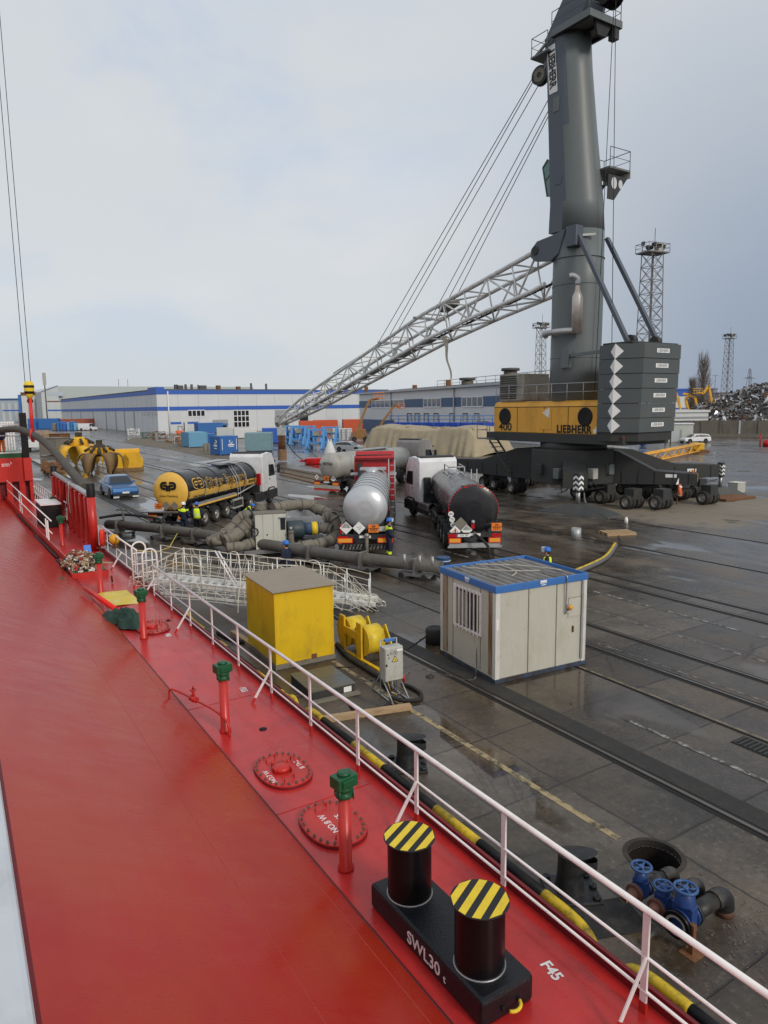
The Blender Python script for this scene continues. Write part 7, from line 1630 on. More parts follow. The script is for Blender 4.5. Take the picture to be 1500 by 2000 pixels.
ua, z_ = hf(108, 769); text('ВАЛКОР', 3.0, frame((-ua, -.12, z_), (1, 0, 0), (0, 0, 1)), mat('faded_blue', (.30, .37, .47), .6), b, ext=.02, sx=.9) if False else MB().bx(-ua - 4, -ua + 4, -.1, -.02, z_ - 1.1, z_ + 1.1).obj('name_board', mat('faded_board', (.43, .48, .54), .6, var=.2, vs=1.2), b)
for px in (153, 158): MB().tube((px - 120, 10, zr), (px - 120, 10, zr + 4), .12, 5).obj('mast', 'roof_dark', b)
m_ = thing('antenna_mast', 'thin dark antenna mast rising behind the hall at far left', 'mast', PY(88, 760, 300) * 1.0)
m_.location.z = 0; hz0 = PY(86, 728, 300).z; MB().tube((0, 0, 0), (0, 0, hz0), .25, 6).obj('pole', 'roof_dark', m_); MB().bx(-.6, .6, -.3, .3, hz0 - 5, hz0).obj('aerial', 'box_grey', m_)
# ---- white high sided block and blue shed at far left
q = P(46, 828); b = bld('warehouse', 'white slab sided building with brown top at far left, beside a blue post', (q.x, q.y), (1, .1), 'building')
f3 = fplane((q.x, q.y), (1, .1)); ur, zt_ = f3(82, 772)
MB().bx(0, ur, 0, 20, 0, zt_).obj('wall', mat('wall_white', (.62, .63, .62), .6, var=.05), b); MB().bx(-.2, ur, -.2, 20, zt_ + .01, f3(60, 766)[1]).obj('roof_edge', 'rust', b); MB().bx(-1.6, -.3, -.4, .6, 0, f3(44, 771)[1]).obj('corner_post', 'cabin_blue', b)
MB().bx(ur * .3, ur * .3 + .2, -.1, -.02, 2, zt_ - 1).obj('panel_joint', 'joint_grey', b); MB().bx(ur * .62, ur * .7, -.1, -.02, 0, zt_ - 2).obj('panel_joint', 'joint_grey', b)
q = P(-30, 826); b = bld('warehouse', 'grey workshop with blue trim at the extreme left edge', (q.x, q.y), (1, .15))
f3 = fplane((q.x, q.y), (1, .15)); ur, zt_ = f3(40, 778)
MB().bx(0, ur, 0, 40, 0, zt_).obj('wall', mat('shed_bluegrey', (.36, .41, .46), .6, var=.08, vs=.3), b); MB().bx(0, ur, -.1, -.01, zt_ - 1.2, zt_).obj('roof_edge', 'shed_navy', b); MB().bx(ur * .5, ur, -.1, -.01, f3(20, 803)[1], f3(20, 800.5)[1]).obj('blue_band', 'shed_blue', b)
for k in range(5): MB().bx(ur * (.15 + .17 * k), ur * (.22 + .17 * k), -.08, -.01, 1, zt_ - 3).obj('door', 'shed_pale', b)
# ---- second shed, right of the boom
A_, B_ = PY(1085, 800, 118), PY(702, 800, 218)
dr = V((A_.x - B_.x, A_.y - B_.y, 0)); Lb = dr.length
b = bld('warehouse', 'grey factory hall with dark blue panels and ribbon windows behind the crane', (B_.x, B_.y), (dr.x, dr.y))
f2 = fplane((B_.x, B_.y), (dr.x, dr.y)); ze_ = f2(950, 752)[1]
MB().bx(0, Lb, 0, 14, 0, ze_).obj('wall', 'shed_grey', b)
MB().prism([V((-.5, -.6, ze_)), V((Lb + 1, -.6, ze_)), V((Lb + 1, 15, ze_ + 1.3)), V((-.5, 15, ze_ + 1.3))], (0, .3, .25)).obj('roof', 'roof_dark', b); MB().bx(-.5, Lb + 1, -.75, -.61, ze_ - .15, ze_ + .3).obj('gutter', 'galv', b)
zw1, zw0 = f2(845, 778)[1], f2(845, 795)[1]
MB().bx(0, Lb, -.06, -.01, zw0, zw1).obj('blue_panel', 'shed_navy', b)
for a_, c_, nx in ((727, 790, 7), (828, 862, 4), (903, 944, 4)):
    u0, u1 = f2(a_, 785)[0], f2(c_, 785)[0]; w_ = MB()
    for i in range(nx + 1): u = u0 + (u1 - u0) * i / nx; w_.bx(u - .12, u + .12, -.16, -.07, zw0, zw1)
    for z in (zw0, zw1, zw0 + (zw1 - zw0) * .62)[:2]: w_.bx(u0, u1, -.17, -.08, z - .12, z + .12)
    o = w_.obj('window', 'white_frame', b); MB().bx(u0, u1, -.12, -.065, zw0, zw1).obj('pane', mat('pane_sky', (.10, .115, .125), .12, spec=.8), o)
for a_ in (800, 815, 833, 852, 883, 909, 931):
    u0, u1 = f2(a_ - 5, 815)[0], f2(a_ + 5, 815)[0]; o = MB().bx(u0, u1, -.05, -.01, f2(a_, 824)[1], f2(a_, 807)[1]).obj('loading_hatch', 'black', b); MB().bx(u0 + (u1 - u0) * .5, u1, -.5, -.06, f2(a_, 824)[1], f2(a_, 809)[1]).obj('hatch_door', 'shed_pale', o)
for a_ in (888, 765): u = f2(a_, 790)[0]; MB().tube((u, -.25, 0), (u, -.25, ze_), .15, 6).obj('downpipe', 'galv', b)
for a_, y0_, r_ in ((893, 738, 1.5), (975, 719, 1.5)):
    u, z_ = f2(a_, y0_); k = MB().lathe([(0, ze_), (r_, ze_), (r_ * .85, ze_ + (z_ - ze_) * .45), (r_ * .85, z_ - .6), (0, z_ - .6)], 20, (u, 2.4, 0)).obj('roof_vent', mat('vent_brown', (.13, .115, .10), .7, dirt=(.22, .18, .14), da=.6), b); MB().lathe([(0, z_ - .3), (r_ * 1.15, z_ - .5), (r_ * 1.15, z_), (0, z_ + .1)], 20, (u, 2.4, 0)).obj('vent_cap', 'roof_dark', k)
for a_, y0_ in ((856, 742), (792, 752), (700, 755)): u, z_ = f2(a_, y0_); MB().bx(u - .35, u + .35, 2, 3, ze_, z_).obj('chimney', 'rust', b)
railing([V((f2(810, 760)[0], 6, ze_ + .6)), V((Lb - 2, 6, ze_ + .6))], b, 1.6, .07, 4, 'galv')
for a_ in (690, 694, 711): pass
u0, u1 = f2(705, 835)[0], f2(770, 835)[0]; MB().bx(u0, u1, -.08, -.01, 0, 3.2).obj('blue_panel', 'shed_navy', b)
# ---- blue fenced platform, containers and yard clutter
def box_thing(name, label, cat, px, py, w_, d_, h, ma, rz=0, group=None, ribs=True):
    t = thing(name, label, cat, P(px, py), rz, group)
    m = MB().bx(-w_ / 2, w_ / 2, 0, d_, .12, h); m.obj('body', ma, t, bevel=.03)
    for x in (-w_ / 2, w_ / 2): 
        for y in (0, d_): MB().bx(x - .06, x + .06, y - .06, y + .06, 0, h + .02).obj('corner_post', ma, t)
    if ribs:
        m = MB(); k = int(w_ / .45)
        for i in range(k): x = -w_ / 2 + (i + .5) * w_ / k; m.bx(x - .07, x + .07, -.03, -.001, .2, h - .15)
        for i in range(int(d_ / .45)): y = (i + .5) * d_ / int(d_ / .45); m.bx(-w_ / 2 - .03, -w_ / 2 - .001, y - .07, y + .07, .2, h - .15)
        m.obj('rib', ma, t)
    return t
mat('cont_blue', (.035, .14, .40), .5, dirt=(.05, .12, .25), da=.5); mat('cont_light', (.13, .33, .50), .55, dirt=(.2, .25, .27), da=.5); mat('cont_teal', (.17, .29, .33), .6, dirt=(.2, .2, .18), da=.6)
mat('cont_red', (.34, .09, .05), .6, dirt=(.2, .1, .07), da=.5)
box_thing('container', 'light blue container, leftmost of the row by the gravel bank', 'container', 388, 874, 3.2, 6, 2.7, 'cont_light', R(28), 'blue containers in the yard')
t = box_thing('container', 'bright blue container with white crescent emblems, nearest the black and yellow lorry', 'container', 448, 889, 2.9, 2.8, 2.8, 'cont_blue', R(42), 'blue containers in the yard')
MB().torus((.3, -.045, 1.95), .24, .06, (0, 1, 0), 16, 5, 40, 300).bx(-.15, .85, -.05, -.032, 1.42, 1.60).bx(-.1, .8, -.05, -.032, 1.22, 1.30).obj('emblem', 'paper', t)
MB().torus((-1.495, 1.2, 1.95), .24, .06, (1, 0, 0), 16, 5, 40, 300).bx(-1.50, -1.482, .8, 1.8, 1.30, 1.55).bx(-1.50, -1.482, .9, 1.7, .95, 1.08).obj('emblem', 'paper', t)
for x in (-1.15, 1.2): MB().bx(x, x + .08, -.05, -.032, .8, 2.4).obj('label_stripe', 'paper', t)
box_thing('container', 'dark blue container between the light blue one and the emblem bearing one', 'container', 405, 872, 3, 4, 2.3, 'cont_blue', R(15), 'blue containers in the yard')
box_thing('container', 'dull teal container behind the white lorry cab', 'container', 506, 882, 4.2, 5, 2.9, 'cont_teal', R(8), 'blue containers in the yard')
box_thing('container', 'dark blue container just right of the dull teal one', 'container', 530, 866, 3.2, 5, 2.9, 'shed_blue', R(10), 'blue containers in the yard')
box_thing('container', 'blue container tight against the warehouse wall', 'container', 412, 846, 7, 4, 2.9, 'cont_blue', R(30), 'blue containers in the yard')
for k, (px, py, ma) in enumerate(((445, 853, 'shed_pale'), (480, 856, 'wall_white'))): box_thing('crate', ('pale grey crate behind the blue containers', 'white crate behind the dull teal container')[k], 'crate', px, py, 5, 3, 2.2, ma, R(15), 'pale crates in the yard')
for k in range(3): 
    t = thing('concrete_ring', 'grey concrete ring standing left of the emblem bearing blue container', 'concrete ring', P(403 + k * 8, 882), 0, 'concrete rings by the containers'); MB().lathe([(.5, 0), (.5, 1.3), (.42, 1.3), (.42, 0)], 16).obj('ring', 'lagging', t)
t = thing('traffic_cone', 'small red and white cone in front of the emblem bearing blue container', 'cone', P(441, 889)); MB().lathe([(0, 0), (.22, 0), (.22, .04), (.14, .05), (.04, .8), (0, .8)], 12).obj('cone', 'buoy_orange', t); MB().lathe([(.105, .35), (.075, .55)], 12).obj('band', 'paper', t)
t = thing('warning_board', 'small red and white board on a post before the blue container', 'sign', P(436, 888)); MB().tube((0, 0, 0), (0, 0, 1.6), .04, 6).obj('post', 'galv', t); MB().bx(-.35, .35, -.05, -.02, 1.4, 2.3).obj('panel', 'paper', t); MB().bx(-.30, .30, -.06, -.051, 1.85, 2.2).obj('panel_mark', 'ink_red', t)
# far skips, drums, brown container, pallets by the hall
for k, (px, w_) in enumerate(((80, 9), (95, 7))): box_thing('skip', ('wide blue skip at far left under the white building', 'blue skip right of the widest skip at far left')[k], 'skip', px, 838, w_, 4, 4.0, 'cont_blue', R(10), 'blue skips by the hall')
for k, px in enumerate((108, 117, 124, 129, 137, 143, 150)):
    t = thing('drum_stack', ('grey', 'bright blue', 'blue', 'blue', 'pale blue', 'blue', 'pale blue')[k] + ' bundle, ' + ('first', 'second', 'third', 'fourth', 'fifth', 'sixth', 'last')[k] + ' from left in the row beside the white van', 'bundle', P(px, 841), R(20), 'blue bundles beside the white van')
    MB().bx(-.9, .9, -.7, .7, .1, 2.6 + .3 * (k % 3)).obj('stack', ('lagging', 'cont_blue', 'cont_blue', 'shed_blue', 'cont_light', 'cont_blue', 'cont_light')[k], t, bevel=.2); MB().bx(-1, 1, -.8, .8, 0, .1).obj('base', 'roof_dark', t)
box_thing('container', 'long rusty red container along the warehouse wall behind the white van', 'container', 157, 836, 16, 4, 3.6, 'cont_red', R(12))
for k, px in enumerate((86, 97)): 
    t = thing('pallet_stack', ('taller', 'lower')[k] + ' stack of wooden pallets left of the yellow grabs', 'pallets', P(px, 857), R(20), 'pallet stacks left of the grabs')
    for q_ in range(7 - 2 * k): MB().bx(-1.3, 1.3, -.8, .8, q_ * .3, q_ * .3 + .2).obj('pallet_layer', 'wood', t)
# metal frames, scrap stillage and piping between gravel bank and warehouse
rng = random.Random(21)
for k, px in enumerate((262, 297, 312, 326, 343, 358, 372)):
    py = 850 + (px - 262) * .17; t = thing('stillage', ('low white', 'green', 'rusty', 'grey', 'brown', 'pale grey', 'red brown')[k] + ' steel stillage heaped with parts along the gravel bank', 'stillage', P(px, py), R(25), 'stillages along the gravel bank')
    w_, h = rng.uniform(2.5, 4.5), rng.uniform(1.0, 2.0); m = MB()
    for x in (-w_ / 2, w_ / 2):
        for y in (0, 1.8): m.bx(x - .06, x + .06, y - .06, y + .06, 0, h)
    m.bx(-w_ / 2, w_ / 2, -.05, 1.85, .1, .2).bx(-w_ / 2, w_ / 2, -.04, .0, h - .1, h); m.obj('frame', ('white_frame', 'green_paint', 'rust', 'galv', 'rust', 'galv', 'cont_red')[k], t)
    m = MB()
    for q_ in range(14): m.box((rng.uniform(-w_ / 2, w_ / 2) * .8, rng.uniform(.2, 1.6), rng.uniform(.25, h)), (rng.uniform(.3, 1.2), rng.uniform(.2, .6), rng.uniform(.1, .35)), M.Rotation(rng.uniform(0, 3), 3, 'Z'))
    m.obj('load', ('wall_white', 'lagging', 'rust', 'galv', 'wood', 'lagging', 'wood')[k], t)
t = thing('forklift', 'orange and black forklift at the warehouse door', 'forklift', P(352, 851), R(-60)); MB().bx(-.6, .6, -1, 1, .4, 1.3).obj('body', 'orange_cloth', t, bevel=.1)
for x in (-.55, .55): MB().bar((x, -.5, 1.3), (x, -.3, 2.4), .08).obj('cab_post', 'black', t); MB().bar((x, .8, 1.3), (x, .5, 2.4), .08).obj('cab_post', 'black', t); MB().bar((x * .6, 1.15, .1), (x * .6, 1.15, 3.4), .12).obj('mast', 'black', t)
MB().bx(-.6, .6, -.5, .6, 2.4, 2.5).obj('roof', 'black', t)
for x in (-.6, .6):
    for y in (-.7, .7): wheel(t, x, y, .32, .25, 1 if x > 0 else -1)
# blue machine frames
def blue_frame(px, py, label, s_=1.0, proto=None):
    if proto: return copy_tree(proto, loc=P(px, py), label=label)
    t = thing('machine_frame', label, 'machine frame', P(px, py), R(-12), 'light blue machine frames in the yard')
    mb = mat('frame_blue', (.10, .30, .62), .5, dirt=(.1, .2, .4))
    for x in (-1.5, 1.1):
        MB().prism([V((x, -1.2, 0)), V((x, -.5, 0)), V((x, -.2, .8)), V((x, .6, .8)), V((x, .8, 0)), V((x, 1.4, 0)), V((x, 1.1, 2.4)), V((x, .5, 3.3)), V((x, -.3, 3.3)), V((x, -.7, 2.2))], (.35, 0, 0)).obj('side_frame', mb, t, bevel=.05)
        MB().bx(x + .36, x + .37, -.1, .5, 1.2, 2.0).obj('opening', 'black', t)
        MB().bar((x + .17, -2.0, .0), (x + .17, -.9, 1.5), .3, .3).obj('foot_strut', mb, t)
    for z in (.9, 2.0, 3.1): MB().bx(-1.15, 1.1, -.2, .5, z - .15, z + .15).obj('cross_beam', mb, t)
    MB().box((0, -.3, 2.5), (.9, .8, .7)).obj('tool_head', 'cooler', t); MB().bx(-1.1, 1.1, -.9, -.3, .55, .75).obj('table', 'steel', t)
    return t
bf = blue_frame(585, 868, 'light blue machine frame, leftmost and tallest of the group')
blue_frame(620, 876, 'light blue machine frame at the front of the group, nearest the silver car', proto=bf)
blue_frame(645, 868, 'light blue machine frame with dark gap, right end of the group', proto=bf); blue_frame(602, 864, 'light blue machine frame half hidden in the middle of the group', proto=bf); blue_frame(572, 863, 'light blue machine frame partly behind the rusty boom rotator', proto=bf)
for k, px in enumerate((655, 664, 673, 682)):
    t = thing('liquid_tank', 'white caged liquid tank, ' + ('first', 'second', 'third', 'fourth')[k] + ' from left beside the rusty boom lifts', 'tank', P(px, 862), R(10), 'white caged tanks in the yard'); MB().bx(-.55, .55, -.5, .5, .2, 2.6).obj('tank', 'wall_white', t, bevel=.1)
    m = MB()
    for q_ in range(5): m.bx(-.6, .6, -.56, -.53, .3 + q_ * .5, .34 + q_ * .5).bx(-.58 + q_ * .28, -.54 + q_ * .28, -.56, -.53, .2, 2.6)
    m.obj('cage', 'galv', t)
for k, (px, py, w_) in enumerate(((606, 851, 5), (637, 848, 6), (690, 846, 5))): box_thing('crate', ('left', 'middle', 'right')[k] + ' red crate of the three behind the blue frames and white tanks', 'crate', px, py, w_, 3, 3.6, mat('crate_red', (.55, .10, .04), .6), R(10), 'red crates in the yard')
# rusty boom lifts
mat('lift_brown', (.30, .15, .05), .6, dirt=(.12, .07, .04), da=.6)
def boom_lift(name, px, py, label, pts, ma, grp, basket=True):
    g = P(px, py); t = thing(name, label, 'boom lift', g, 0, grp)
    MB().bx(-1.3, 1.3, -1.1, 1.1, .5, 1.6).obj('chassis', ma, t, bevel=.1); MB().bx(-1.0, 1.2, -.9, .9, 1.6, 2.4).obj('turret', ma, t, bevel=.1)
    for x in (-1.1, 1.1):
        for y in (-1.0, 1.0): MB().lathe([(0, -.2), (.5, -.2), (.5, .2), (0, .2)], 16, (x, y, .5), (0, 1, 0)).obj('wheel', 'tyre', t)
    pp = [PY(a_, b_, g.y) - g for a_, b_ in pts]
    for a_, b_ in zip(pp[:-1], pp[1:]): 
        MB().bar(a_, b_, .45, .5, V((0, 1, 0))).obj('boom_section', ma, t); MB().bar(a_ + V((.5, .3, 0)), a_.lerp(b_, .5) + V((.2, .3, 0)), .18, .18, V((0, 1, 0))).obj('ram', 'steel', t)
    if basket:
        e = pp[-1]; m = MB()
        for z in (0, .6, 1.1):
            for y in (-.5, .5): m.bar(e + V((-1, y, z)), e + V((1, y, z)), .07)
        for x in (-1, -.3, .3, 1): m.bar(e + V((x, -.5, 0)), e + V((x, -.5, 1.1)), .06)
        m.box(e, (2.0, 1.0, .12)); m.obj('basket', ma if ma != 'lift_brown' else 'lamp_orange', t)
    return t
boom_lift('boom_lift', 703, 862, 'rusty orange boom lift with its arm folded steeply upward, left of the pair', [(697, 842), (717, 792), (722, 782), (740, 778)], 'lift_brown', 'rusty boom lifts by the factory hall')
boom_lift('boom_lift', 742, 852, 'rusty orange boom lift with bent arm and low basket, right of the pair', [(741, 834), (748, 822), (770, 792), (782, 797)], 'lift_brown', 'rusty boom lifts by the factory hall')
# blue fenced platform
g = P(850, 851); a_, b_ = PY(760, 830, 131), PY(945, 826, 117)
t = thing('blue_barrier', 'long blue sheeted stage with railing in front of the factory hall', 'barrier', (a_.x, a_.y, 0), math.atan2(b_.y - a_.y, b_.x - a_.x)); Lx = math.hypot(b_.x - a_.x, b_.y - a_.y)
MB().bx(0, Lx, 0, 5, 0, 3.9).obj('sheeting', mat('sheet_blue', (.02, .07, .42), .55, var=.2, vs=.8), t); railing([(0, 0, 3.9), (Lx, 0, 3.9), (Lx, 5, 3.9)], t, 1.2, .07, 2.2, 'cabin_blue')
for k in range(9): MB().bx(k * Lx / 8 - .1, k * Lx / 8 + .1, -.08, -.01, 0, 3.9).obj('post', 'cabin_blue', t)
box_thing('container', 'orange red container end left of the crane machinery house', 'container', 952, 853, 3.4, 5, 5.0, 'crate_red', R(10)); 
t = thing('big_bag', 'white pointed sack standing behind the dull silver tanker', 'sack', P(645, 905)); MB().lathe([(0, 0), (.75, 0), (.8, .5), (.7, 1.5), (.35, 2.4), (.1, 2.7), (0, 2.7)], 12).obj('sack', 'wall_white', t); MB().tube((-.3, 0, 1.8), (-.12, 0, 2.9), .1, 6).obj('loop', 'wall_white', t); MB().tube((.3, 0, 1.8), (.15, 0, 2.9), .1, 6).obj('loop', 'wall_white', t)
t = thing('red_ballast', 'red steel weight at the end of a slack chain behind the dull silver tanker', 'weight', P(622, 906), R(15)); MB().bx(-1.6, 1.6, -.6, .6, 0, .75).obj('block', 'lamp_red', t, bevel=.12); MB().bx(-2.2, -1.61, -.2, .2, .3, .55).obj('lug', 'lamp_red', t)
tag(MB().path(curve([P(563, 868, 2.2), P(575, 885, .8), P(595, 900, .2), P(610, 903, .4)], 6), .06, 6).obj('chain', 'cable'), 'dark slack chain from the rusty boom rotator to the red weight', 'chain')
tag(MB().path(curve([P(598, 872, 1.2), P(610, 885, .3), P(625, 896, .1)], 6), .05, 6).obj('chain', 'cable'), 'second dark chain lying between blue frames and the red weight', 'chain')
# tarpaulin covered heap
a_, b_ = P(703, 882), P(932, 892); dx_ = b_ - a_; Lx = dx_.length
t = thing('covered_heap', 'long heap under a beige tarpaulin behind the lorries', 'covered heap', a_, math.atan2(dx_.y, dx_.x))
def tarp(i, j):
    x = Lx * i; e = min(i, 1 - i); top = 3.5 * min(1, (e / .09)) ** .6 * (1 + .05 * math.sin(i * 9)) + .12 * NZ.noise(V((i * 14, j * 8, 1)))
    sag = .12 * math.sin(x * 4.3 + 1.7 * math.sin(x)) + .25 * NZ.noise(V((x * .6, j * 3, 4)))
    s_ = j * 3
    if s_ < 1: y, z = -.4 + s_ * 1.2 + sag * (1 - s_), top * s_ ** .8
    elif s_ < 2: y, z = .8 + (s_ - 1) * 8, top + .3 * math.sin((s_ - 1) * 3.14) * (1 + .6 * NZ.noise(V((x * .3, s_ * 2, 9))))
    else: y, z = 8.8 + (s_ - 2) * 1.5, top * (3 - s_)
    return V((x, y, max(z, .0)))
m = MB(); m.grid(tarp, 110, 36); m.obj('tarpaulin', mat('beige_tarp', (.37, .31, .21), .8, var=.18, vs=.8, dirt=(.22, .18, .12), da=.5, ds=.7, bump=.3, bs=3), t)
m = MB()
for k in range(26): x = Lx * (.10 + .8 * rng.random()); m.box((x, rng.uniform(1.5, 5), 3.6), (rng.uniform(.4, 1.4), .4, .35), M.Rotation(rng.uniform(0, 3), 3, 'Z'))
m.obj('ridge_folds', 'beige_tarp', t); tag(t, t['label'], t['category'])

# ---- road vehicles
mat('car_blue', (.03, .12, .30), .25, metal=.4, coat=.6, var=.05); mat('car_silver', (.42, .44, .46), .3, metal=.6, coat=.5, var=.05); mat('car_white', (.72, .73, .74), .3, coat=.5, var=.04)
mat('headlight', (.6, .62, .65), .1, spec=.8)
def car(name, label, cat, loc, face, L_, W, low, cabp, hw, paint, r=.34, group=None, van=False):
    t = thing(name, label, cat, loc, -R(face), group); wl_ = W / 2
    def lo(y, z): return (y * L_ - L_ / 2, z)
    pr = [lo(*p) for p in low]; m = MB()
    n = len(pr); secw = [(0.0, .90), (.12, .98), (.5, 1.0), (.88, 1.0), (1.0, .93)]
    m.prism([V((-wl_, y, z)) for y, z in pr], (W, 0, 0)); body = m.obj('body', paint, t, bevel=.10)
    cp = [lo(*p) for p in cabp]; zb = cp[0][1]; zt_ = max(z for y, z in cp)
    def pt(y, z, sx): k = (z - zb) / (zt_ - zb); return V((sx * (wl_ - .03 - hw * k), y, z))
    nL = [pt(y, z, -1) for y, z in cp]; nR = [pt(y, z, 1) for y, z in cp]; k = len(cp)
    m = MB().add(nL + nR, [tuple(range(k)), tuple(reversed(range(k, 2 * k)))] + [(i, k + i, k + (i + 1) % k, (i + 1) % k) for i in range(k)]); cb = m.obj('cabin', paint, t, bevel=.05)
    y0, y1 = min(y for y, z in cp), max(y for y, z in cp)
    for sx in (-1, 1):
        ps = [(y + (.13 if y < (y0 + y1) / 2 else -.16), z + (.03 if z < zt_ - .2 else -.09)) for y, z in cp]
        if van: ps = [(y1 - 1.15, zb + .05), (y1 - .28, zb + .05), (y1 - .62, zt_ - .25), (y1 - 1.15, zt_ - .25)]
        m = MB(); q_ = [pt(y, z, sx) + V((sx * .006, 0, 0)) for y, z in ps]; m.prism(q_, (sx * .006, 0, 0)); w_ = m.obj('side_window', 'glass_dark', cb)
        if not van:
            ym_ = (y0 + y1) / 2 + .05; MB().prism([pt(ym_ - .03, zb, sx) + V((sx * .013, 0, 0)), pt(ym_ + .03, zb, sx) + V((sx * .013, 0, 0)), pt(ym_ + .03, zt_ - .06, sx) + V((sx * .013, 0, 0)), pt(ym_ - .03, zt_ - .06, sx) + V((sx * .013, 0, 0))], (sx * .004, 0, 0)).obj('door_pillar', 'plastic', cb)
        MB().box((sx * (wl_ + .08), y1 - .45, zb + .08), (.16, .1, .13)).obj('mirror', paint, cb, bevel=.03)
        MB().box((sx * (wl_ + .002), (y0 + y1) / 2 - .3, zb - .12), (.02, .16, .03)).obj('handle', 'steel', body); MB().box((sx * (wl_ + .002), (y0 + y1) / 2 + .55, zb - .12), (.02, .16, .03)).obj('handle', 'steel', body)
        MB().box((sx * (wl_ - .28), L_ / 2 - .06, low[-2][1] - .12), (.42, .12, .14)).obj('headlight', 'headlight', body); MB().box((sx * (wl_ - .22), -L_ / 2 + .03, zb - .12), (.3, .1, .16)).obj('tail_lamp', 'lamp_red', body)
        for yy in (-L_ * .29, L_ * .305):
            MB().lathe([(0, -.015), (r * 1.16, -.015), (r * 1.16, .012), (0, .012)], 22, (sx * wl_, yy, r * 1.05), (1, 0, 0)).obj('wheel_arch', 'black', body); wheel(t, sx * (wl_ - .09), yy, r, .22, sx)
    # screens: the sloping faces of the cabin
    for i in range(k):
        a0, a1 = cp[i], cp[(i + 1) % k]
        if abs(a1[1] - a0[1]) > .3 and (not van or (a0[0] + a1[0]) > 0):
            mL = [pt(*a0, -1), pt(*a1, -1), pt(*a1, 1), pt(*a0, 1)]; c_ = sum(mL, V()) / 4; nrm = (mL[1] - mL[0]).cross(mL[3] - mL[0]).normalized(); nrm = nrm if nrm.dot(c_ - V((0, 0, zb))) > 0 else -nrm
            MB().prism([c_ + (v - c_) * .88 + nrm * .006 for v in mL], nrm * .006).obj('windscreen' if c_.y > 0 else 'rear_window', 'glass_dark', cb)
    MB().bx(-.45, .45, L_ / 2 - .03, L_ / 2 + .012, low[-2][1] - .30, low[-2][1] - .12).obj('grille', 'black', body); MB().bx(-.26, .26, L_ / 2 + .005, L_ / 2 + .03, .42, .54).obj('number_plate', 'paper', body); MB().bx(-wl_ * .9, wl_ * .9, L_ / 2 - .08, L_ / 2 + .006, .22, .36).obj('front_bumper', 'plastic', body)
    return t
suv_low = [(0, .35), (0, .95), (.03, 1.10), (.30, 1.10), (.70, 1.06), (.93, .92), (.985, .80), (1, .45), (.98, .28), (.02, .28)]
suv_cab = [(.06, 1.08), (.24, 1.48), (.38, 1.66), (.50, 1.66), (.58, 1.60), (.735, 1.05)]
car('parked_car', 'metallic blue sports utility car parked on the wet quay', 'car', P(232, 968), 147, 4.9, 1.98, suv_low, suv_cab, .26, 'car_blue', .38)
wag_low = [(0, .35), (0, .88), (.02, .98), (.30, .98), (.70, .95), (.95, .80), (1, .62), (.99, .28), (.02, .28)]
wag_cab = [(.02, .97), (.08, 1.40), (.20, 1.49), (.50, 1.50), (.58, 1.44), (.76, .94)]
car('parked_car', 'silver estate car parked in front of the beige covered heap', 'car', P(683, 881), 112, 4.8, 1.82, wag_low, wag_cab, .22, 'car_silver', .33)
car('parked_car', 'white estate car parked by the pale kiosk at right', 'car', V((53.2, 121.5, 0)), -98, 4.8, 1.85, wag_low, wag_cab, .22, 'car_white', .34)
van_low = [(0, .35), (0, 1.3), (.02, 1.35), (.80, 1.35), (.97, 1.02), (1, .75), (.99, .3), (.02, .3)]
van_cab = [(0.005, 1.34), (.01, 2.35), (.03, 2.45), (.66, 2.45), (.72, 2.40), (.90, 1.30)]
car('delivery_van', 'white van parked along the grey warehouse', 'van', P(172, 841), 105, 6.4, 2.2, van_low, van_cab, .14, 'car_white', .40, van=True)

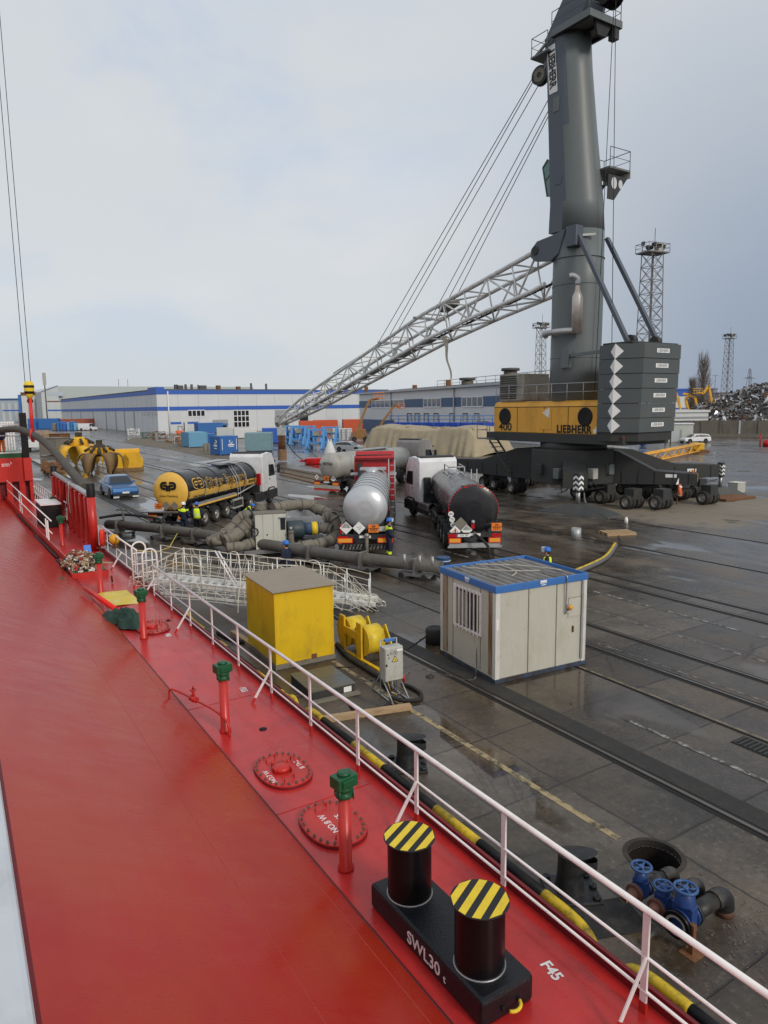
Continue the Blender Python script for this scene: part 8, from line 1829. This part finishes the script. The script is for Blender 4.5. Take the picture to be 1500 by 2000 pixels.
# ---- scrap grabs
mat('grab_yellow', (.72, .40, .02), .45, dirt=(.25, .13, .04), da=.5, ds=1.2); mat('tine_brown', (.19, .115, .05), .6, dirt=(.38, .22, .06), da=.5, ds=1.5, stretch=(1, 1, .5)); mat('grab_dark', (.04, .032, .022), .6, dirt=(.15, .09, .04), da=.5)
def grab(px, py, label, tine, body, rz, s_=1.0, n=6):
    t = thing('scrap_grab', label, 'scrap grab', P(px, py), rz, 'scrap grabs standing on the quay')
    MB().lathe([(0, 2.4 * s_), (.9 * s_, 2.4 * s_), (1.0 * s_, 2.9 * s_), (.75 * s_, 3.3 * s_), (.6 * s_, 3.7 * s_), (0, 3.7 * s_)], 16).obj('hub', body, t)
    for k in range(n):
        a = 2 * math.pi * k / n; u = V((math.cos(a), math.sin(a), 0)); v = V((-u.y, u.x, 0)); m = MB(); pr = []
        for q_ in range(9):
            f_ = q_ / 8; r_ = s_ * (.6 + 2.1 * math.sin(f_ * 1.9)); z = s_ * (2.35 + .5 * math.sin(f_ * 3.1) - 2.35 * f_ ** 2.4); w_ = s_ * (1.12 * (1 - f_) ** .55 * (.55 + .9 * f_) + .07); pr.append((r_, z, w_))
        vs = []
        for i, (r_, z, w_) in enumerate(pr):
            d_ = V((u.x * .25 * s_, u.y * .25 * s_, .22 * s_)) * (1 - .7 * i / 8)
            for w2, o_ in ((-w_, V()), (0, d_ * .6), (w_, V()), (0, -d_ * .6)): vs.append(u * r_ + V((0, 0, max(z, .02))) + v * w2 + o_)
        m.add(vs, [(4 * i + j, 4 * i + (j + 1) % 4, 4 * i + 4 + (j + 1) % 4, 4 * i + 4 + j) for i in range(8) for j in range(4)], True); m.obj('tine', tine, t)
        MB().tube(u * .85 * s_ + V((0, 0, 3.4 * s_)), u * 1.75 * s_ + V((0, 0, 2.9 * s_)), .17 * s_, 8).obj('cylinder', 'grab_dark', t)
        MB().box(u * .8 * s_ + V((0, 0, 3.0 * s_)), (.5 * s_, .5 * s_, .7 * s_), M.Rotation(a, 3, 'Z')).obj('knuckle', 'grab_yellow', t)
    MB().box((0, 0, 3.95 * s_), (.7 * s_, .5 * s_, .6 * s_)).obj('head', 'grab_dark', t)
    return t
grab(198, 927, 'brown many tined scrap grab standing open, front of the group', 'tine_brown', 'grab_dark', .3, .86)
grab(158, 912, 'yellow scrap grab behind and left of the brown one', 'grab_yellow', 'grab_yellow', .1, .98)
t = thing('clamshell_grab', 'yellow clamshell grab lying right of the brown scrap grab', 'grab', P(246, 918), R(20)); 
for x in (-.75, .75): MB().lathe([(0, -1.4), (1.15, -1.4), (1.15, 1.4), (0, 1.4)], 20, (x, 0, 1.0), (0, 1, 0)).obj('shell', 'grab_yellow', t)
MB().bx(-1.6, 1.6, -.5, .5, 1.9, 2.4).obj('yoke', 'grab_yellow', t, bevel=.1); MB().bx(-2.0, 1.9, -1.5, 1.5, 0, .35).obj('base', 'tine_brown', t)
for k, (px, py, w_, h, ma, lb) in enumerate(((95, 890, 3.2, 2.6, 'lagging', 'beige tilted bin left of the yellow grabs'), (108, 870, 2.6, 2.2, 'rust', 'dark rusty frame box behind the beige tilted bin'))): 
    t = box_thing('scrap_bin', lb, 'bin', px, py, w_, 2.6, h, ma, R(-20), 'bins left of the grabs', False); MB().bx(-w_ / 2 - .1, w_ / 2 + .1, -.1, 2.7, h, h + .12).obj('rim', ma, t)
m = MB(); rng = random.Random(9)
for k in range(60): m.box(P(100 + rng.uniform(-16, 18), 913 + rng.uniform(-6, 8), rng.uniform(.1, .9)), (rng.uniform(.2, 1.2), rng.uniform(.2, .5), rng.uniform(.1, .5)), M.Rotation(rng.uniform(0, 3), 3, (rng.random(), rng.random(), 1)))
o = m.obj('scrap_pile', 'rust', weld=False); o['kind'] = 'stuff'; tag(o, 'low dark pile of scrap parts under the hanging hose', 'scrap pile')
t = thing('flatbed_trailer', 'white low trailer between ship platform and scrap bins', 'trailer', P(82, 880), R(25)); MB().bx(-2, 2, -3, 3, .7, 1.9).obj('body', 'wall_white', t, bevel=.06)
for x in (-1.8, 1.8):
    for y in (-2, 2): wheel(t, x, y, .45, .3, 1 if x > 0 else -1)

# ---- ship crane hook block, sling and loading hose
sH = 47.0
pb = wq(57, 762, sH); t = thing('hook_block', 'yellow and black striped crane hook block hanging from two ropes at left', 'hook block', Q(pb.x, pb.y, pb.z), QROT)
hb2 = wq(57, 745, sH).z - pb.z
MB().lathe([(0, -hb2 * .95), (.14, -hb2 * .95), (.20, -hb2 * .5), (.27, .0), (.27, hb2 * .6), (.20, hb2), (0, hb2)], 16).xf(M.Diagonal((1, .7, 1, 1))).obj('block', 'yellow_bright', t)
for z in (-.42, .28): MB().lathe([(.245 + .1 * (z + .42) * .5, hb2 * z), (.285, hb2 * (z + .28))], 16).xf(M.Diagonal((1, .75, 1, 1))).obj('black_stripe', 'ink', t)
MB().torus((0, 0, -hb2 * 1.25), .13, .045, (0, 1, 0), 14, 6).obj('hook', 'black', t)
for (xa, ya), (xb, yb) in (((5, -20), (60, 746)), ((-2, 180), (49, 748))):
    a_, b_ = wq(xb, yb, sH), wq(xb, yb, sH); top = V((a_.x - .02, a_.y, 60)); MB().tube(V((a_.x - pb.x, 0, a_.z - pb.z)), V((a_.x - pb.x, 0, 42)), .018, 5).obj('hoist_rope', 'cable', t)
q1, q2 = wq(59, 778, sH), wq(64, 850, sH)
tag(MB().tube(Q(q1.x, q1.y, q1.z), Q(q2.x, q2.y, q2.z), .10, 8).torus(Q(q2.x, q2.y, q2.z), .36, .07, (1, .2, 0), 16, 6).obj('lifting_sling', 'ink_red'), 'red lifting sling from hook block round the loading hose', 'sling')
hp = [wq(-10, 842, sH + 6), wq(30, 838, sH + 3), wq(63, 848, sH), wq(95, 870, sH - 3), wq(130, 910, sH - 8), wq(165, 952, sH - 12)]
tag(MB().path([Q(*p) for p in curve([(p.x, p.y, p.z) for p in hp], 8)], .205, 12).obj('loading_hose', mat('hose_brown', (.075, .068, .055), .7, dirt=(.13, .11, .09), da=.6)), 'thick dark loading hose slung from the hook block down to the breakwater', 'hose')

# ---- right hand side: wall, kiosk, scrap, masts, poplar, lifts
mat('conc_wall', (.17, .155, .125), .85, var=.25, vs=.6, dirt=(.07, .06, .05), da=.7, ds=.8, stretch=(1, 1, .4), bump=.2)
WA, WB = P(1300, 852), P(1620, 855); wd_ = (WB - WA)
t = thing('concrete_wall', 'stained concrete panel wall along the far right of the yard', 'wall', WA, math.atan2(wd_.y, wd_.x)); Lw = wd_.length
for k in range(int(Lw / 3.4) + 1): MB().bx(k * 3.4, k * 3.4 + 3.32, 0, .25, .0, 3.15 + .04 * (k % 3)).obj('panel', 'conc_wall', t); MB().bx(k * 3.4 - .15, k * 3.4 + .15, -.12, -.01, 0, 3.2).obj('pier', 'conc_wall' if k != 4 else 'shed_pale', t)
MB().bx(0, Lw, -.5, -.13, 0, .6).obj('footing', 'lagging', t)
g = P(1338, 864); t = thing('kiosk', 'pale flat roofed kiosk beside the white estate car', 'kiosk', g, R(-18)); MB().bx(-3.0, 1.2, 0, 4, 0, 3.1).obj('wall', mat('kiosk_wall', (.50, .52, .47), .6, var=.05), t); MB().bx(-3.15, 1.35, -.15, 4.1, 3.1, 3.25).obj('roof', 'white_frame', t); MB().bx(-.9, -.6, -.03, -.005, .1, 2.2).obj('door_edge', 'joint_grey', t); MB().bx(-2.3, -1.2, -.03, -.005, .1, 2.2).obj('door', 'shed_pale', t)
for k, px in enumerate((1299, 1309)):
    t = thing('bollard_post', ('left', 'right')[k] + ' thin dark post of the pair in front of the pale kiosk', 'post', P(px, 866), 0, 'dark posts by the kiosk'); MB().lathe([(0, 0), (.09, 0), (.09, 1.2), (0, 1.25)], 10).obj('post', 'black', t)
t = thing('lattice_boom_section', 'yellow lattice boom section lying behind the crane chassis', 'boom section', P(1368, 884), 0)
a_, b_ = P(1262, 888, 1.15) - P(1368, 884), V((0, 0, 1.15)); m = MB()
for dy, dz in ((0, 0), (0, .9), (1.2, 0), (1.2, .9)): m.tube(a_ + V((0, dy, dz - .9)), b_ + V((0, dy, dz - .9)), .12, 6)
m.obj('chord', 'crane_yellow', t); m = MB()
for k in range(12): p_, q_ = a_.lerp(b_, k / 12), a_.lerp(b_, (k + 1) / 12); m.tube(p_ + V((0, 0, -.9 if k % 2 else 0)), q_ + V((0, 0, 0 if k % 2 else -.9)), .08, 5)
m.obj('lacing', 'crane_yellow', t); MB().bx(-1.0, .4, -.3, 1.4, .36, 1.3).obj('head', 'yellow', t, bevel=.1); MB().bx(-1.2, 1.0, -.5, 1.6, 0, .35).obj('trestle', 'rust', t)
t = thing('blue_sack', 'blue plastic sack among gear behind the crane counterweight', 'sack', P(1255, 872)); MB().ball((0, 0, .9), (.7, .5, .9), 12, 8).obj('sack', 'shed_blue', t)
t = thing('red_pump', 'small red pump on a post at the far right of the yard', 'pump', P(1497, 872)); MB().lathe([(0, 0), (.5, 0), (.6, .6), (.3, 1.0), (0, 1.1)], 12).obj('casing', 'lamp_red', t); MB().tube((-1.0, 0, 0), (-1.0, 0, 1.9), .1, 8).obj('post', 'lamp_red', t)
# scrap heap
def heap(x, y):
    h = 11.2 * math.exp(-((x - 103) / 24) ** 2 - ((y - 172) / 20) ** 2) + 3.5 * math.exp(-((x - 82) / 14) ** 2 - ((y - 165) / 12) ** 2)
    return max(0, h + 1.6 * NZ.noise(V((x * .12, y * .12, 0))) - .4)
m = MB(); m.grid(lambda i, j: V((60 + 100 * i, 148 + 55 * j, heap(60 + 100 * i, 148 + 55 * j))), 60, 34, False)
cols = [mat('scrap_dark', (.075, .07, .066), .6, metal=.3, var=.5, vs=1.5), mat('scrap_grey', (.21, .205, .20), .4, metal=.6, var=.4), mat('scrap_bright', (.42, .44, .47), .3, metal=.7), mat('scrap_rust', (.13, .07, .04), .8, var=.4), mat('scrap_white', (.55, .56, .56), .5)]
idx = [0] * len(m.f)
for k in range(7500):
    x, y = rng.uniform(62, 135), rng.uniform(148, 185); h = heap(x, y)
    if h < .5: continue
    n0 = len(m.f); s_ = rng.uniform(.12, .6); rot = M.Rotation(rng.uniform(0, 6), 3, (rng.uniform(-1, 1), rng.uniform(-1, 1), rng.uniform(-1, 1)))
    m.box((x, y, h + rng.uniform(-.1, .35)), (s_ * rng.uniform(1, 4), s_, s_ * rng.uniform(.1, .6)), rot)
    u_ = h / 12 + rng.uniform(-.35, .35); idx += [2 if rng.random() < .16 + .12 * u_ else 1 if rng.random() < .45 else 3 if rng.random() < .25 else 4 if rng.random() < .06 else 0] * (len(m.f) - n0)
o = m.obj('scrap_heap', cols[0], weld=False, recalc=False)
for c_ in cols[1:]: o.data.materials.append(c_)
for p, i in zip(o.data.polygons, idx): p.material_index = i
o['kind'] = 'stuff'; tag(o, 'great heap of shredded grey scrap metal behind the concrete wall', 'scrap heap')
# floodlight masts
def lmast(px, D, ytop, label, wb, wt, plat, n=14):
    g = PY(px, 800, D); g.z = 0; H_ = PY(px, ytop, D).z; t = thing('light_mast', label, 'light mast', g, .4, 'lattice light masts')
    m = MB(); q_ = lambda z, i: V(((1 if i in (0, 3) else -1), (1 if i in (0, 1) else -1), 0)) * (wb + (wt - wb) * z / H_) / 2 + V((0, 0, z))
    for i in range(4): m.bar(q_(0, i), q_(H_, i), .13 * wb / 3, None)
    m.obj('leg_frame', mat('mast_galv', (.20, .20, .20), .6, metal=.3, dirt=(.18, .1, .05), da=.5), t); m = MB()
    for k in range(n):
        z0, z1 = H_ * k / n, H_ * (k + 1) / n
        for i in range(4): j = (i + 1) % 4; m.bar(q_(z0, i), q_(z1, j), .06 * wb / 3); m.bar(q_(z0, j), q_(z1, i), .06 * wb / 3); m.bar(q_(z1, i), q_(z1, j), .08 * wb / 3)
    m.bar(V((.3, 0, 0)), V((.3, 0, H_)), .15); m.obj('bracing', 'mast_galv', t)
    w_ = plat; p = MB().bx(-w_, w_, -w_ * .7, w_ * .7, H_, H_ + .25).obj('platform', 'mast_galv', t)
    for k in range(9): MB().box((rng.uniform(-w_, w_), rng.uniform(-.7, .7) * w_, H_ + rng.uniform(1.0, 2.0)), (.8, .5, .7), M.Rotation(rng.uniform(0, 3), 3, 'Z')).obj('floodlight', 'crane_dark', p)
    railing([(-w_, -w_ * .7, H_ + .2), (w_, -w_ * .7, H_ + .2), (w_, w_ * .7, H_ + .2), (-w_, w_ * .7, H_ + .2), (-w_, -w_ * .7, H_ + .2)], p, 1.6, .06, 1.5, 'mast_galv'); MB().bx(w_ * .4, w_ * .9, -.5, .5, H_ + .26, H_ + 2.2).obj('cabinet', 'box_grey', p)
    MB().tube((.5, 0, H_), (.5, 0, H_ + 5), .08, 5).obj('aerial', 'mast_galv', t)
    return t
lmast(1262, 150, 496, 'tallest lattice light mast, rising behind the crane counterweight', 4.2, 2.9, 2.7); lmast(1054, 270, 641, 'distant lattice light mast just left of the crane tower', 3.6, 2.4, 2.6, 11); lmast(1417, 300, 662, 'distant lattice light mast at right beyond the poplar', 3.6, 2.2, 2.2, 12)
# poplar
def poplar(px, D, ytop, label, wide):
    g = PY(px, 800, D); g.z = 0; H_ = PY(px, ytop, D).z; t = thing('poplar_tree', label, 'tree', g, 0, 'bare poplars behind the wall')
    MB().path([V((0, 0, 0)), V((.1, 0, H_ * .4)), V((0, .1, H_ * .98))], [.45, .28, .04], 8).obj('trunk', mat('bark', (.075, .062, .05), .9, var=.3), t)
    m = MB(); rg = random.Random(px)
    for k in range(560):
        z = H_ * (.06 + .86 * rg.random()); a = rg.uniform(0, 6.283); L_ = H_ * rg.uniform(.07, .17); env = wide * math.sin(min(1, (z / H_) * 1.15 + .15) * 2.6) ; env = max(.25, env)
        r_ = env * rg.uniform(.25, 1.0); u = V((math.cos(a), math.sin(a), 0)); b0 = u * .1 + V((0, 0, z - L_ * .35)); b1 = u * r_ * .7 + V((0, 0, z + L_ * .1)); b2 = u * r_ + V((rg.uniform(-.2, .2), rg.uniform(-.2, .2), z + L_ * .75))
        m.path([b0, b1, b2], [.05, .032, .012], 3, caps=False)
        for q_ in range(4): c0 = b1.lerp(b2, rg.random()); m.path([c0, c0 + u * rg.uniform(.05, .5) + V((rg.uniform(-.3, .3), rg.uniform(-.3, .3), rg.uniform(.6, 1.7)))], [.02, .008], 3, caps=False)
    m.obj('crown', mat('twigs', (.20, .165, .14), .9, var=.25), t, weld=False, recalc=False)
poplar(1370, 205, 694, 'tall bare poplar standing behind the yellow lifts', 3.3); poplar(1350, 215, 742, 'shorter bare poplar left of the tall one', 1.9)
# yellow boom lifts beyond the wall
mat('lift_yellow', (.70, .37, .03), .5, dirt=(.3, .2, .05), da=.4)
for px, pts, lb in ((1328, [(1330, 804), (1325, 782), (1317, 757), (1312, 765)], 'yellow lift with dark top joint, leftmost behind the wall'), (1345, [(1346, 806), (1339, 780), (1345, 770), (1334, 769)], 'yellow lift with two crossing arm sections, second from left behind the wall'), (1365, [(1364, 805), (1357, 776), (1348, 773)], 'yellow lift with plain straight arm, third from left behind the wall'), (1392, [(1393, 800), (1387, 770), (1384, 753), (1374, 768), (1362, 768)], 'yellow lift with raised basket in front of the poplar')):
    boom_lift('boom_lift', px, 842, lb, pts, 'lift_yellow', 'yellow boom lifts behind the wall', lb.endswith('poplar'))
# far buildings and pylon
def far_box(px0, px1, ytop, D, label, ma, band=None, name='distant_building', plain=False):
    a_, b_ = PY(px0, 800, D), PY(px1, 800, D); a_.z = b_.z = 0; h = PY(px0, ytop, D).z; t = thing(name, label, 'building', a_, math.atan2(b_.y - a_.y, b_.x - a_.x)); L_ = (b_ - a_).length
    MB().bx(0, L_, 0, 15, 0, h).obj('wall', ma, t); MB().bx(-.3, L_ + .3, -.3, 15.3, h, h + .5).obj('roof', 'roof_dark' if not (band or plain) else 'shed_blue' if band else 'wall_white', t)
    if plain: MB().bx(0, L_, -.1, -.01, h * .72, h * .8).obj('rail_strip', 'joint_grey', t); MB().bx(L_ * .3, L_ * .62, -.1, -.01, 0, h * .55).obj('cover', mat('cover_pale', (.42, .5, .55), .6), t); return t
    if band: MB().bx(0, L_, -.1, -.01, h - band, h - .05).obj('blue_band', 'shed_blue', t); MB().bx(0, L_, -.1, -.01, h * .25, h * .25 + band).obj('blue_band', 'shed_blue', t)
    else:
        m = MB(); r_ = max(2, int(h / 3.2))
        for i in range(int(L_ / 4)):
            for j in range(r_): m.bx(1 + i * 4, 2.6 + i * 4, -.1, -.01, 1 + j * 3.2, 2.6 + j * 3.2)
        m.obj('windows', 'glass_dark', t)['kind'] = 'stuff'
    return t
mat('far_brown', (.24, .20, .20), .8); mat('far_grey', (.25, .26, .29), .8)
far_box(1312, 1346, 762, 260, 'white building with blue bands behind the yellow lifts', 'wall_white', 2.2)
far_box(1375, 1400, 775, 480, 'low brown far building left of the block with two towers', 'far_brown'); far_box(1391, 1399, 760, 520, 'slim grey far tower block beside the right light mast', 'far_grey'); far_box(1402, 1425, 768, 500, 'grey brown far apartment block behind the right light mast', 'far_brown'); far_box(1427, 1436, 767, 540, 'small grey far block right of the right light mast', 'far_grey')
far_box(1300, 1384, 806, 158, 'long white trailer side seen above the wall behind the yellow lifts', 'wall_white', plain=True)
g = PY(1460, 800, 420); g.z = 0; t = thing('power_pylon', 'grey steel power pylon with two cross arms on the horizon', 'pylon', g, .1); H_ = PY(1460, 722, 420).z; m = MB()
for sx in (-1, 1):
    for sy in (-1, 1): m.bar((sx * 2.4, sy * 2.4, 0), (sx * .4, sy * .4, H_), .22)
for k in range(8): z0, z1 = H_ * k / 8, H_ * (k + 1) / 8; w0, w1 = 2.4 - 2 * k / 8, 2.4 - 2 * (k + 1) / 8; m.bar((-w0, -w0, z0), (w1, -w1, z1), .15).bar((w0, -w0, z0), (-w1, -w1, z1), .15)
m.obj('lattice', mat('pylon_grey', (.22, .24, .28), .7), t)
for z, w_ in ((.58, 5.5), (.80, 4.4), (.99, 1.0)): MB().prism([V((-w_, 0, H_ * z)), V((w_, 0, H_ * z)), V((0, 0, H_ * z + 1.2))], (0, .3, 0)).obj('cross_arm', 'pylon_grey', t)
g = PY(1394, 800, 400); g.z = 0; t = thing('street_lamp', 'slim double armed street lamp on the horizon between poplar and mast', 'street lamp', g, 0); H_ = PY(1394, 733, 400).z; MB().tube((0, 0, 0), (0, 0, H_), .18, 6).obj('pole', 'pylon_grey', t); MB().bx(-1.6, 1.6, -.2, .2, H_ - .2, H_ + .1).obj('lamp_arm', 'pylon_grey', t)
